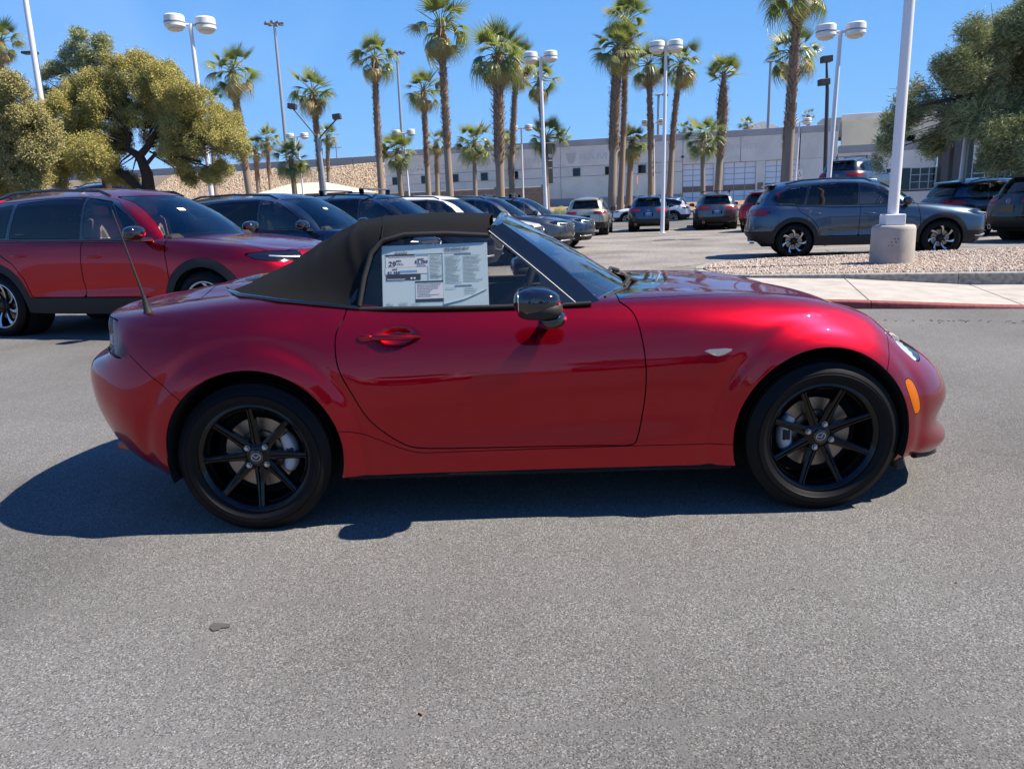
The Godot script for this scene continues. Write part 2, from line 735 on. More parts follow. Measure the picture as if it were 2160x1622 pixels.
func make_materials() -> void:
	var am := asphalt_maps(1024, 11, 0.432, 0.66, 0.003)
	var asphalt := grained(mat("asphalt", lin(0.86, 0.86, 0.86), 0.9), am[0], 1.5, true, am[1], 0.15)
	asphalt.metallic_specular = 0.25
	asphalt.detail_enabled = true
	asphalt.detail_blend_mode = BaseMaterial3D.BLEND_MODE_MUL
	asphalt.detail_uv_layer = BaseMaterial3D.DETAIL_UV_2
	asphalt.uv2_scale = Vector3.ONE
	asphalt.detail_albedo = noise_tex(1024, 0.006, [[0.1, gray(0.87, 0.004)], [0.45, gray(0.95, 0.003)], [0.8, gray(1.0, 0.0)]], FastNoiseLite.TYPE_SIMPLEX_SMOOTH, 6, 5)
	var om := asphalt_maps(512, 17, 0.545, 0.8, 0.012)
	var old := grained(mat("worn_asphalt", lin(0.88, 0.86, 0.84), 0.92), om[0], 0.9)
	old.uv2_triplanar = true
	old.uv2_world_triplanar = true
	old.uv2_scale = Vector3.ONE * 0.045
	old.detail_enabled = true
	old.detail_blend_mode = BaseMaterial3D.BLEND_MODE_MUL
	old.detail_uv_layer = BaseMaterial3D.DETAIL_UV_2
	old.detail_albedo = noise_tex(1024, 0.008, [[0.15, gray(0.80, 0.006)], [0.5, gray(0.93, 0.0)], [0.8, gray(1.0)]], FastNoiseLite.TYPE_SIMPLEX_SMOOTH, 6, 8)
	old.metallic_specular = 0.25
	grained(mat("crack", lin(0.035, 0.032, 0.03), 0.95), noise_tex(256, 0.05, [[0.2, gray(0.6)], [0.8, gray(1.0)]]), 1.0)
	grained(mat("concrete", lin(0.40, 0.365, 0.32), 0.85), noise_tex(1024, 0.008, [[0.1, gray(0.88, 0.006)], [0.5, gray(0.96, 0.0)], [0.8, gray(1.0)]], FastNoiseLite.TYPE_SIMPLEX_SMOOTH, 7, 21), 0.31, true, noise_tex(512, 0.08, [], FastNoiseLite.TYPE_SIMPLEX_SMOOTH, 4, 3), 0.12)
	grained(mat("kerb_concrete", lin(0.36, 0.335, 0.295), 0.88), noise_tex(1024, 0.015, [[0.1, gray(0.66, 0.008)], [0.5, gray(0.90, 0.0)], [0.8, gray(1.0)]], FastNoiseLite.TYPE_SIMPLEX_SMOOTH, 7, 22), 0.7, true, noise_tex(512, 0.09, [], FastNoiseLite.TYPE_SIMPLEX_SMOOTH, 4, 4), 0.2)
	grained(mat("red_kerb_paint", lin(0.27, 0.055, 0.05), 0.75), noise_tex(512, 0.02, [[0.15, gray(0.70, 0.02)], [0.5, gray(0.92)], [0.85, gray(1.0)]], FastNoiseLite.TYPE_SIMPLEX, 6, 24), 1.2)
	grained(mat("wall", lin(0.87, 0.795, 0.675), 0.9), noise_tex(1024, 0.006, [[0.1, gray(0.90, 0.004)], [0.5, gray(0.97)], [0.8, gray(1.0)]], FastNoiseLite.TYPE_SIMPLEX_SMOOTH, 6, 31), 0.06)
	grained(mat("cream_wall", lin(0.82, 0.70, 0.48), 0.9), noise_tex(512, 0.008, [[0.1, gray(0.93)], [0.8, gray(1.0)]], FastNoiseLite.TYPE_SIMPLEX_SMOOTH, 6, 32), 0.08)
	grained(mat("parapet", lin(0.46, 0.445, 0.425), 0.85), noise_tex(512, 0.008, [[0.1, gray(0.9)], [0.8, gray(1.0)]], FastNoiseLite.TYPE_SIMPLEX_SMOOTH, 5, 33), 0.1)
	mat("wainscot", lin(0.30, 0.33, 0.36), 0.85)
	mat("ghost_letters", lin(0.68, 0.635, 0.56), 0.9)
	mat("ghost_stain", lin(0.63, 0.57, 0.49), 0.95)
	mat("joint", lin(0.24, 0.225, 0.20), 0.95)
	mat("door_panel", lin(0.80, 0.82, 0.84), 0.55)
	mat("door_rail", lin(0.34, 0.36, 0.38), 0.6)
	mat("cardboard", lin(0.30, 0.18, 0.13), 0.9)
	mat("frame_white", lin(0.62, 0.62, 0.60), 0.5)
	mat("portal", lin(0.075, 0.072, 0.07), 0.6)
	mat("yellow_paint", lin(0.62, 0.42, 0.06), 0.6)
	mat("white_line", lin(0.52, 0.51, 0.48), 0.8)
	grained(mat("brick_wall", lin(0.33, 0.24, 0.165), 0.9), noise_tex(256, 0.03, [[0.1, gray(0.85)], [0.8, gray(1.0)]]), 0.4)
	mat("canopy_cloth", lin(0.62, 0.54, 0.42), 0.9)
	mat("barrier", lin(0.36, 0.34, 0.31), 0.9)
	grained(mat("slope_soil", lin(0.30, 0.235, 0.165), 0.95), noise_tex(512, 0.03, [[0.2, gray(0.55)], [0.8, gray(1.0)]], FastNoiseLite.TYPE_SIMPLEX, 5, 41), 0.5)
	var rock := mat("slope_rock", lin(0.42, 0.33, 0.235), 0.95)
	rock.vertex_color_use_as_albedo = true
	var gravel := mat("gravel_stone", lin(0.60, 0.60, 0.60), 0.9)
	gravel.vertex_color_use_as_albedo = true
	grained(mat("gravel_bed", lin(0.50, 0.40, 0.315), 0.95), noise_tex(1024, 0.06, [[0.2, Color(0.45, 0.38, 0.33)], [0.45, Color(0.8, 0.72, 0.64)], [0.6, Color(0.62, 0.5, 0.42)], [0.8, Color(1, 0.95, 0.88)]], FastNoiseLite.TYPE_CELLULAR, 1, 42), 0.9, true, noise_tex(1024, 0.06, [], FastNoiseLite.TYPE_CELLULAR, 1, 42), 1.2)
	grained(mat("mountain", lin(0.150, 0.150, 0.175), 0.95), noise_tex(512, 0.03, [[0.2, gray(0.7)], [0.8, gray(1.0)]], FastNoiseLite.TYPE_SIMPLEX, 6, 43), 0.0012)
	mat("white_pole", lin(0.66, 0.67, 0.69), 0.4)
	mat("galvanised", lin(0.34, 0.36, 0.38), 0.45, 0.3)
	mat("dark_pole", lin(0.05, 0.047, 0.045), 0.5)
	mat("lamp_white", lin(0.70, 0.69, 0.65), 0.45)
	mat("lamp_band", lin(0.16, 0.20, 0.27), 0.5)
	var lens := mat("lamp_lens", lin(0.60, 0.55, 0.46), 0.25)
	lens.clearcoat_enabled = true
	# vegetation
	mat("palm_trunk", lin(0.26, 0.20, 0.15), 0.95)
	M.palm_trunk.vertex_color_use_as_albedo = true
	for k in [["frond_green", lin(0.155, 0.175, 0.060)], ["frond_deep", lin(0.085, 0.110, 0.040)], ["frond_dry", lin(0.36, 0.26, 0.14)]]:
		var f := mat(k[0], k[1], 0.42)
		f.backlight_enabled = true
		f.backlight = Color(0.5, 0.55, 0.25)
	mat("palm_boot", lin(0.29, 0.20, 0.135), 0.95)
	mat("bark_dark", lin(0.045, 0.032, 0.024), 0.95)
	for k in [["leaf_olive", lin(1, 1, 1)], ["leaf_willow", lin(1, 1, 1)], ["leaf_pine", lin(1, 1, 1)]]:
		var f := mat(k[0], k[1], 0.8)
		f.metallic_specular = 0.22
		f.vertex_color_use_as_albedo = true
		f.backlight_enabled = true
		f.backlight = Color(0.45, 0.45, 0.3)
	# vehicles
	paint("soul_red", lin(0.35, 0.0003, 0.0095), 1.0, 0.385).clearcoat = 0.85
	paint("suv_red", lin(0.42, 0.0006, 0.010), 1.0, 0.36).clearcoat = 0.85
	paint("suv_navy", lin(0.012, 0.026, 0.055), 0.9)
	paint("suv_black", lin(0.008, 0.009, 0.011), 0.9)
	paint("suv_white", lin(0.70, 0.71, 0.72), 0.0, 0.4)
	paint("suv_grey", lin(0.10, 0.105, 0.11), 1.0)
	paint("suv_slate", lin(0.060, 0.090, 0.130), 1.0)
	paint("suv_zircon", lin(0.42, 0.39, 0.27), 0.8)
	paint("suv_blue", lin(0.03, 0.075, 0.125), 1.0)
	var cl := grained(mat("cladding", lin(0.022, 0.022, 0.023), 0.62), noise_tex(256, 0.3, [[0.2, gray(0.8)], [0.8, gray(1.0)]]), 6.0, false)
	cl.metallic_specular = 0.4
	paint("gloss_black", lin(0.006, 0.006, 0.008), 0.0, 0.1)
	var wheel_black := paint("wheel_black", lin(0.003, 0.003, 0.004), 0.0, 0.2)
	wheel_black.clearcoat = 0.35
	wheel_black.metallic_specular = 0.3
	mat("matte_black", lin(0.012, 0.012, 0.013), 0.8)
	mat("lining", lin(0.004, 0.004, 0.004), 1.0)
	var rubber := mat("rubber", lin(0.0065, 0.0065, 0.007), 0.5)
	rubber.metallic_specular = 0.26
	mat("chrome", lin(0.75, 0.75, 0.76), 0.12, 1.0)
	mat("satin_metal", lin(0.45, 0.45, 0.46), 0.35, 1.0)
	mat("machined", lin(0.56, 0.57, 0.59), 0.3, 0.85)
	var disc := mat("disc_metal", lin(0.34, 0.28, 0.23), 0.42, 1.0)
	disc.anisotropy_enabled = false
	mat("caliper_grey", lin(0.36, 0.38, 0.42), 0.45, 0.4)
	pane("clear_glass", Color(0.008, 0.018, 0.03), 0.22)
	pane("tint_glass", Color(0.005, 0.006, 0.008), 0.94)
	var sg := pane("screen_glass", Color(0.008, 0.012, 0.018), 0.72)
	sg.metallic_specular = 0.9
	pane("building_glass", Color(0.012, 0.014, 0.018), 0.93)
	pane("lamp_cover", Color(0.6, 0.62, 0.65), 0.05)
	mat("lamp_reflector", lin(0.62, 0.64, 0.67), 0.3, 0.35)
	mat("oil_stain", lin(0.07, 0.067, 0.062), 0.85)
	mat("dry_leaf", lin(0.24, 0.165, 0.09), 0.9)
	var amber := mat("amber_lens", lin(0.40, 0.095, 0.001), 0.4)
	amber.metallic_specular = 0.25
	mat("red_lens", lin(0.30, 0.007, 0.009), 0.15)
	mat("seat_dark", lin(0.018, 0.018, 0.02), 0.7)
	mat("seat_cream", lin(0.42, 0.37, 0.29), 0.7)
	var cloth := grained(mat("soft_top_cloth", lin(0.0135, 0.0140, 0.0150), 0.95), noise_tex(512, 0.25, [[0.2, gray(0.72)], [0.8, gray(1.0)]], FastNoiseLite.TYPE_SIMPLEX, 3, 51), 5.0, false, noise_tex(512, 0.35, [], FastNoiseLite.TYPE_SIMPLEX, 2, 52), 0.06)
	cloth.metallic_specular = 0.2
	mat("plate_blue", lin(0.025, 0.11, 0.36), 0.35)
	mat("print_dark", lin(0.03, 0.04, 0.05), 0.7)
	mat("print_white", lin(0.78, 0.80, 0.80), 0.6)
	mat("print_blue", lin(0.20, 0.42, 0.62), 0.6)
	mat("sign_white", lin(0.75, 0.75, 0.74), 0.5)
	mat("banner_black", lin(0.03, 0.03, 0.032), 0.6)
	mat("print_paper", lin(0.62, 0.76, 0.76), 0.55)
	mat("trim_dark", lin(0.30, 0.30, 0.31), 0.5, 0.6)
	var wg := pane("windscreen_glass", Color(0.008, 0.016, 0.026), 0.62)
	wg.metallic_specular = 1.0
	wg.clearcoat_enabled = true
	wg.clearcoat_roughness = 0.02
	pane("tail_cover", Color(0.25, 0.01, 0.012), 0.30).metallic_specular = 0.28
	mat("print_grey", lin(0.20, 0.23, 0.25), 0.7)


# ---------------------------------------------------------------- ground
const UX := Vector3(0.96126, 0, 0.27564)      # along the rows of the lot
const VX := Vector3(0.27564, 0, -0.96126)     # across them, away from the road


func ground_at(x: float, z: float) -> float:
	var t := clampf((VX.x * x + VX.z * z - 40.0) / 32.0, 0.0, 1.0)
	return 1.2 * t * t * (3.0 - 2.0 * t)


func on_lot(u: float, v: float, lift := 0.0) -> Vector3:
	var p := UX * u + VX * v
	p.y = ground_at(p.x, p.z) + lift
	return p


func lot_sheet(u0: float, u1: float, v0: float, v1: float, lift: float, nu := 2, nv := 2) -> MB:
	var p := PackedVector3Array()
	for i in nu:
		for j in nv:
			p.append(on_lot(lerpf(u0, u1, float(i) / (nu - 1)), lerpf(v0, v1, float(j) / (nv - 1)), lift))
	return MB.new().grid(p, nu, nv, Vector3.UP)


func build_ground() -> void:
	M.asphalt.uv2_triplanar = true
	M.asphalt.uv2_world_triplanar = true
	M.asphalt.uv2_scale = Vector3.ONE * 0.07
	var ks := [-4000.0, -600.0, -160.0, -60.0, 0.0, 20.0, 36.0]
	for k in 21:
		ks.append(38.0 + k * 1.8)
	ks.append_array([90.0, 140.0, 400.0, 1500.0, 9000.0])
	var us := [-9000.0, -1500.0, -300.0, -100.0, -30.0, 0.0, 30.0, 100.0, 300.0, 1500.0, 9000.0]
	var p := PackedVector3Array()
	for u in us:
		for k in ks:
			p.append(on_lot(u, k))
	struct("ground", MB.new().grid(p, us.size(), ks.size(), Vector3.UP), M.asphalt)
	# the older, paler lot behind
	struct("parking_lot", lot_sheet(-6.0, 60.0, 10.6, 40.6, 0.004, 2, 8), M.worn_asphalt)
	# hairline cracks in it
	var cr := MB.new()
	for k in 26:
		var a := Vector2(rng.randf_range(0.0, 9.0), rng.randf_range(13.0, 33.0))
		var dir := rng.randf_range(-0.5, 0.5) + (PI if rng.randf() < 0.5 else 0.0)
		var w := rng.randf_range(0.006, 0.018)
		for s in 14:
			var b := a + Vector2(cos(dir), sin(dir)) * rng.randf_range(0.15, 0.4)
			var sd := (b - a).orthogonal().normalized() * w
			cr.flat_quad(on_lot(a.x + sd.x, a.y + sd.y, 0.007), on_lot(b.x + sd.x, b.y + sd.y, 0.007), on_lot(b.x - sd.x, b.y - sd.y, 0.007), on_lot(a.x - sd.x, a.y - sd.y, 0.007), Vector3.UP)
			a = b
			dir += rng.randf_range(-0.5, 0.5)
	var cro := struct("pavement_cracks", cr, M.crack)
	cro.set_meta("kind", "stuff")
	# painted bay lines beside the parked rows
	for k in 9:
		var u := -7.2 + k * 2.72
		struct("bay_line", lot_sheet(19.0 + u, 19.1 + u, 33.5, 38.9, 0.010), M.white_line)
	# the strip and the road behind the far row
	struct("far_kerb", kerb_run(-2.0, 60.0, 40.3), M.kerb_concrete)
	struct("planting_strip", lot_sheet(-2.0, 60.0, 40.45, 42.6, 0.10, 2, 4), M.gravel_bed)
	struct("far_kerb", kerb_run(-2.0, 60.0, 42.6), M.kerb_concrete)
	struct("far_kerb", kerb_run(-40.0, 60.0, 56.0), M.kerb_concrete)
	struct("verge", lot_sheet(-60.0, 60.0, 56.15, 72.0, 0.11, 2, 12), M.gravel_bed)
	build_island()
	# stains and dead leaves close by
	for s in [[Vector3(-0.83, 0, -1.435), 0.035, 0.024], [Vector3(-0.95, 0, -2.16), 0.024, 0.016], [Vector3(2.9, 0, -3.2), 0.05, 0.03]]:
		var mb := MB.new()
		var mid := mb.add(s[0] + Vector3.UP * 0.004, Vector3.UP)
		for k in 14:
			var a := TAU * k / 14.0
			var r := 1.0 + 0.25 * sin(a * 3.0 + s[1] * 90.0) + 0.15 * sin(a * 5.0)
			mb.add(s[0] + Vector3(cos(a) * s[1] * r * 1.3, 0.004, sin(a) * s[2] * r * 1.3), Vector3.UP)
		for k in 14:
			mb.tri(mid, mid + 1 + k, mid + 1 + (k + 1) % 14)
		struct("oil_spot", mb, M.oil_stain)


func kerb_run(u0: float, u1: float, v: float) -> MB:
	var a := on_lot(u0, v + 0.07, 0.0)
	var b := on_lot(u1, v + 0.07, 0.0)
	return MB.new().box((a + b) * 0.5 + Vector3.UP * 0.04, Vector3(a.distance_to(b), 0.2, 0.15), Basis(UX, Vector3.UP, -VX), 0.02)


# island frame: origin on the top edge of the back kerb, x along the lot, z towards the road
func isl(u: float, y: float, v: float) -> Vector3:
	return Vector3(6.34, y, -9.36) + UX * u - VX * v


# height of the pavement: it falls to the right, and towards the road
func walk_y(u: float, front: float) -> float:
	var s := smoothstep(-2.7, -0.1, u)
	return lerpf(lerpf(0.165, 0.09, front), lerpf(0.035, 0.016, front), s)


func build_island() -> void:
	# pavement slabs between the two kerbs, falling to the road at the left end
	var walk := Node3D.new()
	walk.name = numbered("sidewalk")
	add_child(walk)
	walk.set_meta("kind", "structure")
	var cuts := [-5.0, -3.45, -1.92, -0.36, 1.17, 2.7, 4.2, 5.7, 7.2, 8.7, 10.2]
	for i in cuts.size() - 1:
		var a: float = cuts[i] + 0.006
		var b: float = cuts[i + 1] - 0.006
		var mb := MB.new()
		var q := [isl(a, walk_y(a, 0.0), -0.745), isl(b, walk_y(b, 0.0), -0.745), isl(b, walk_y(b, 1.0), 1.26), isl(a, walk_y(a, 1.0), 1.26)]
		var nn: Vector3 = -(q[1] - q[0]).cross(q[3] - q[0]).normalized()
		nn = nn if nn.y > 0 else -nn
		var e := 0.008
		var w := [isl(a + e, walk_y(a, 0.0) + 0.004, -0.737), isl(b - e, walk_y(b, 0.0) + 0.004, -0.737), isl(b - e, walk_y(b, 1.0) + 0.004, 1.252), isl(a + e, walk_y(a, 1.0) + 0.004, 1.252)]
		mb.flat_quad(w[0], w[1], w[2], w[3], nn)
		for k in 4:
			mb.flat_quad(q[k], q[(k + 1) % 4], w[(k + 1) % 4], w[k], (nn + (q[k] - q[(k + 2) % 4]).normalized() * 0.5).normalized())
			var dn := Vector3.DOWN * 0.15
			mb.flat_quad(q[k] + dn, q[(k + 1) % 4] + dn, q[(k + 1) % 4], q[k], (q[k] - q[(k + 2) % 4]).normalized())
		obj("slab", mb, M.concrete, walk)
	# the red front kerb, tapering into the ramp at its left end
	var red := Node3D.new()
	red.name = numbered("red_kerb")
	add_child(red)
	red.set_meta("kind", "structure")
	var rc := [-5.0, -3.45, -1.92, 1.17, 4.2, 9.7]
	for i in rc.size() - 1:
		var p := PackedVector3Array()
		var n := 9
		for k in n:
			var u := lerpf(rc[i] + 0.004, rc[i + 1] - 0.004, float(k) / (n - 1))
			var y := walk_y(u, 1.0) + 0.006
			for d in [[1.265, y - 0.12], [1.268, y], [1.28, y + 0.006], [1.345, y + 0.006], [1.375, y], [1.39, y - 0.015], [1.40, -0.03]]:
				p.append(isl(u, d[1], d[0]))
		obj("kerb_stone", MB.new().grid(p, n, 7, Vector3(0, 1, 1)), M.red_kerb_paint, red)
	# back kerb in lengths, then round the nose and along the far side
	var path := [Vector2(10.2, -0.75), Vector2(7.2, -0.75), Vector2(4.0, -0.75), Vector2(2.5, -0.75), Vector2(1.0, -0.75), Vector2(-0.5, -0.75), Vector2(-1.93, -0.75), Vector2(-3.2, -0.77)]
	var pts := []
	for q in path:
		pts.append(isl(q.x, 0, q.y))
	for q in [Vector2(-3.55, -0.92), Vector2(-3.85, -1.35), Vector2(-4.02, -2.0), Vector2(-4.04, -2.8), Vector2(-3.9, -3.5), Vector2(-3.55, -4.2), Vector2(-2.9, -4.7), Vector2(-2.0, -5.05), Vector2(-0.9, -5.45), Vector2(0.6, -5.95), Vector2(2.2, -6.3), Vector2(5.5, -6.6), Vector2(10.2, -6.7)]:
		pts.append(isl(q.x, 0, q.y))
	var ring := Node3D.new()
	ring.name = numbered("island_kerb")
	add_child(ring)
	ring.set_meta("kind", "structure")
	var top := func(v: float) -> float: return lerpf(0.205, 0.165, clampf((-v - 0.7) / 3.0, 0.0, 1.0))
	var m := pts.size()
	var inner := []
	for i in m:
		var d: Vector3 = (pts[mini(i + 1, m - 1)] - pts[maxi(i - 1, 0)]).normalized()
		inner.append(pts[i] + d.cross(Vector3.UP).normalized() * 0.15)
	for i in m - 1:
		var p := PackedVector3Array()
		for e in 3:
			var f := [0.0, 0.5, 1.0][e] as float
			f = lerpf(0.002, 0.998, f)
			var a: Vector3 = pts[i].lerp(pts[i + 1], f)
			var b: Vector3 = inner[i].lerp(inner[i + 1], f)
			var va: float = -(a - Vector3(6.34, 0, -9.36)).dot(VX)
			var y: float = top.call(va)
			p.append(Vector3(a.x, -0.02, a.z))
			p.append(Vector3(a.x, y - 0.025, a.z))
			p.append(a.lerp(b, 0.06) + Vector3.UP * (y - 0.006))
			p.append(a.lerp(b, 0.2) + Vector3.UP * y)
			p.append(a.lerp(b, 0.85) + Vector3.UP * y)
			p.append(b + Vector3.UP * (y - 0.008))
			p.append(b + Vector3.UP * (y - 0.1))
		obj("kerb_stone", MB.new().grid(p, 3, 7, Vector3.UP), M.kerb_concrete, ring)
	# gravel: a bed and stones on it
	var bed := MB.new()
	var loop := inner.duplicate()
	var c := isl(2.5, 0.22, -3.2)
	var mid := bed.add(c, Vector3.UP)
	for q in loop:
		var va: float = -(q - Vector3(6.34, 0, -9.36)).dot(VX)
		bed.add(q + Vector3.UP * (top.call(va) - 0.02), Vector3.UP)
	for k in loop.size():
		bed.tri(mid, mid + 1 + k, mid + 1 + (k + 1) % loop.size())
	struct("gravel_bed", bed, M.gravel_bed)
	var outline := PackedVector2Array()
	for q in loop:
		outline.append(Vector2(q.x, q.z))
	var stone := MB.new()
	stone.tinted = true
	stone.ball(Vector3.ZERO, Vector3(1, 0.7, 0.85), Basis.IDENTITY, 5, 3)
	var mm := MultiMesh.new()
	mm.transform_format = MultiMesh.TRANSFORM_3D
	mm.use_colors = true
	mm.mesh = stone.mesh()
	var where := []
	var cols := []
	var shades := [lin(0.62, 0.49, 0.385), lin(0.52, 0.38, 0.29), lin(0.72, 0.61, 0.50), lin(0.40, 0.29, 0.225), lin(0.80, 0.72, 0.62)]
	for k in 66000:
		var u := rng.randf_range(-4.1, 9.6)
		var v := rng.randf_range(-6.6, -0.85)
		if rng.randf() > 1.15 + v * 0.12 or u > 6.0 and rng.randf() > 0.4:
			continue
		var q := isl(u, 0, v)
		if not Geometry2D.is_point_in_polygon(Vector2(q.x, q.z), outline):
			continue
		var f := clampf(q.distance_to(c) / 4.0, 0.0, 1.0)
		q.y = lerpf(0.225, top.call(v) - 0.012, f) + 0.008
		var s := rng.randf_range(0.013, 0.030)
		where.append(Transform3D(Basis.from_euler(Vector3(rng.randf() * 6, rng.randf() * 6, rng.randf() * 6)).scaled(Vector3.ONE * s), q))
		cols.append(shades[rng.randi() % 5].srgb_to_linear())
	mm.instance_count = where.size()
	for k in where.size():
		mm.set_instance_transform(k, where[k])
		mm.set_instance_color(k, cols[k])
	var g := MultiMeshInstance3D.new()
	g.name = numbered("gravel")
	g.multimesh = mm
	g.material_override = M.gravel_stone
	add_child(g)
	g.set_meta("kind", "stuff")
	tag(g, "brown and tan gravel spread over the kerbed island", "gravel")


# ---------------------------------------------------------------- buildings
func build_buildings() -> void:
	var at := Vector3(-15.663, 1.2, -88.782)
	var w := thing("workshop", "long pale concrete workshop with white roller doors and faded lettering", "building", at, -LOT)
	# tilt-up panels, a course below and above the joint at each column
	var cols := [2.4, 8.9, 15.7, 22.46, 28.9, 35.0]
	var rows := [0.0, 3.15, 4.14, 6.2]
	for i in cols.size() - 1:
		for j in 3:
			obj("wall_panel", MB.new().box(Vector3((cols[i] + cols[i + 1]) * 0.5, (rows[j] + rows[j + 1]) * 0.5, -0.2), Vector3(cols[i + 1] - cols[i] - 0.035, rows[j + 1] - rows[j] - 0.03, 0.4), Basis.IDENTITY, 0.012), M.wall, w)
	var bays := [35.0, 38.04, 38.98, 42.06, 42.94, 46.07]
	obj("wall_panel", MB.new().box(Vector3(37.78, 5.0, -0.2), Vector3(5.52, 2.37, 0.4), Basis.IDENTITY, 0.012), M.wall, w)
	obj("wall_panel", MB.new().box(Vector3(43.28, 5.0, -0.2), Vector3(5.40, 2.37, 0.4), Basis.IDENTITY, 0.012), M.wall, w)
	for s in [[38.04, 38.98], [42.06, 42.94]]:
		obj("pier", MB.new().box(Vector3((s[0] + s[1]) * 0.5, 1.9, -0.2), Vector3(s[1] - s[0], 3.81, 0.4), Basis.IDENTITY, 0.012), M.wall, w)
	for j in 2:
		obj("wall_panel", MB.new().box(Vector3(47.75, [1.9, 5.0][j], -0.2), Vector3(3.33, [3.80, 2.37][j], 0.4), Basis.IDENTITY, 0.012), M.wall, w)
	obj("wall_core", MB.new().box(Vector3(25.9, 3.08, -0.60), Vector3(46.9, 6.16, 0.4)), M.joint, w)
	obj("roof", MB.new().box(Vector3(25.9, 6.05, -12.4), Vector3(46.9, 0.2, 23.2)), M.parapet, w)
	obj("end_wall", MB.new().box(Vector3(2.6, 3.1, -12.0), Vector3(0.4, 6.2, 23.2)), M.wall, w)
	for i in cols.size() - 1:
		obj("parapet", MB.new().box(Vector3((cols[i] + cols[i + 1]) * 0.5, 6.5, -0.18), Vector3(cols[i + 1] - cols[i] - 0.03, 0.62, 0.46), Basis.IDENTITY, 0.015), M.parapet, w)
	for s in [[35.0, 40.56], [40.56, 46.0], [46.0, 49.43]]:
		obj("parapet", MB.new().box(Vector3((s[0] + s[1]) * 0.5, 6.5, -0.18), Vector3(s[1] - s[0] - 0.03, 0.62, 0.46), Basis.IDENTITY, 0.015), M.parapet, w)
	obj("wainscot", MB.new().box(Vector3(18.7, 0.45, 0.02), Vector3(32.5, 1.0, 0.05)), M.wainscot, w)
	for x in [3.65, 7.12, 10.7, 14.05, 17.45, 24.17, 27.55, 30.95]:
		var f := obj("window", MB.new().box(Vector3(x, 3.58, 0.02), Vector3(0.84, 0.88, 0.10), Basis.IDENTITY, 0.01), M.door_rail, w)
		obj("pane", MB.new().box(Vector3(x, 3.58, 0.072), Vector3(0.74, 0.78, 0.012)), M.building_glass, f)
		obj("sill", MB.new().box(Vector3(x, 3.11, 0.05), Vector3(0.92, 0.05, 0.14), Basis.IDENTITY, 0.01), M.wall, f)
	for k in 3:
		var x0: float = bays[k * 2]
		var x1: float = bays[k * 2 + 1]
		var d := obj("roller_door", MB.new().box(Vector3((x0 + x1) * 0.5, 1.9, -0.30), Vector3(x1 - x0, 3.8, 0.04)), M.door_rail, w)
		for r in 7:
			for q in 3:
				var px := lerpf(x0, x1, (q + 0.5) / 3.0)
				var py := 0.27 + r * 0.545
				var glazed := r == 2
				obj("panel", MB.new().box(Vector3(px, py, -0.27), Vector3((x1 - x0) / 3.0 - 0.07, 0.49, 0.05), Basis.IDENTITY, 0.008), M.cardboard if glazed else M.door_panel, d)
	obj("notice_board", MB.new().box(Vector3(42.52, 1.42, 0.02), Vector3(0.54, 0.66, 0.05), Basis.IDENTITY, 0.01), M.cardboard, w)
	obj("bollard", MB.new().tube([Vector3(34.9, 0, 0.5), Vector3(34.9, 0.95, 0.5), Vector3(34.9, 1.02, 0.5)], [0.09, 0.09, 0.04], 12), M.yellow_paint, w)
	obj("wall_lamp", MB.new().ball(Vector3(34.98, 4.55, 0.12), Vector3(0.13, 0.13, 0.12)), M.dark_pole, w)
	# what is left of the old lettering: paler and darker shapes on the plaster
	for s in [["DODGE", 14.2, 4.80, 0.62], ["Jeep", 19.5, 4.72, 0.66], ["RAM", 25.9, 4.78, 0.60], ["SERVICE", 40.7, 5.02, 0.42]]:
		var o := obj("faded_letters", words(s[0], s[3], 0.012), M.ghost_letters, w)
		o.position = Vector3(s[1], s[2] + s[3] * 0.5, 0.006)
		if s[0] == "DODGE":
			o.scale.x = 1.9
		elif s[0] == "RAM":
			o.scale.x = 1.7
		elif s[0] == "SERVICE":
			o.scale.x = 1.35
	var crest := PackedVector2Array([Vector2(-0.5, 0.55), Vector2(-0.2, 0.48), Vector2(0, 0.5), Vector2(0.2, 0.48), Vector2(0.5, 0.55), Vector2(0.48, 0.0), Vector2(0.3, -0.45), Vector2(0, -0.6), Vector2(-0.3, -0.45), Vector2(-0.48, 0.0)])
	obj("crest_mark", MB.new().prism(crest, 0.002, 0.012, xform(Vector3(23.6, 5.03, 0))), M.ghost_stain, w)
	var scar := MB.new()
	for k in 60:
		var x := rng.randf_range(5.3, 9.9)
		var y := 4.62 + 0.5 * rng.randf() * rng.randf() + (0.35 if rng.randf() < 0.15 else 0.0)
		scar.box(Vector3(x, y, 0.005), Vector3(rng.randf_range(0.05, 0.32), rng.randf_range(0.03, 0.12), 0.012), Basis(Vector3.BACK, rng.randf_range(-0.4, 0.4)))
	var so := obj("glue_stain", scar, M.ghost_stain, w)
	so.set_meta("kind", "stuff")
	# the showroom to the right
	var b := thing("showroom", "cream and grey showroom with dark portal and glazed front", "building", at, -LOT)
	for s in [[49.5, 53.8], [53.8, 58.07]]:
		obj("wall_panel", MB.new().box(Vector3((s[0] + s[1]) * 0.5, 3.33, -0.2), Vector3(s[1] - s[0] - 0.03, 1.62, 0.4), Basis.IDENTITY, 0.012), M.wall, b)
	obj("wall_panel", MB.new().box(Vector3(51.6, 1.25, -0.2), Vector3(4.3, 2.5, 0.4), Basis.IDENTITY, 0.012), M.wall, b)
	obj("parapet", MB.new().box(Vector3(53.8, 4.49, -0.15), Vector3(8.6, 0.68, 0.5), Basis.IDENTITY, 0.015), M.parapet, b)
	obj("lower_roof", MB.new().box(Vector3(53.8, 4.0, -3.0), Vector3(8.5, 0.2, 5.4)), M.parapet, b)
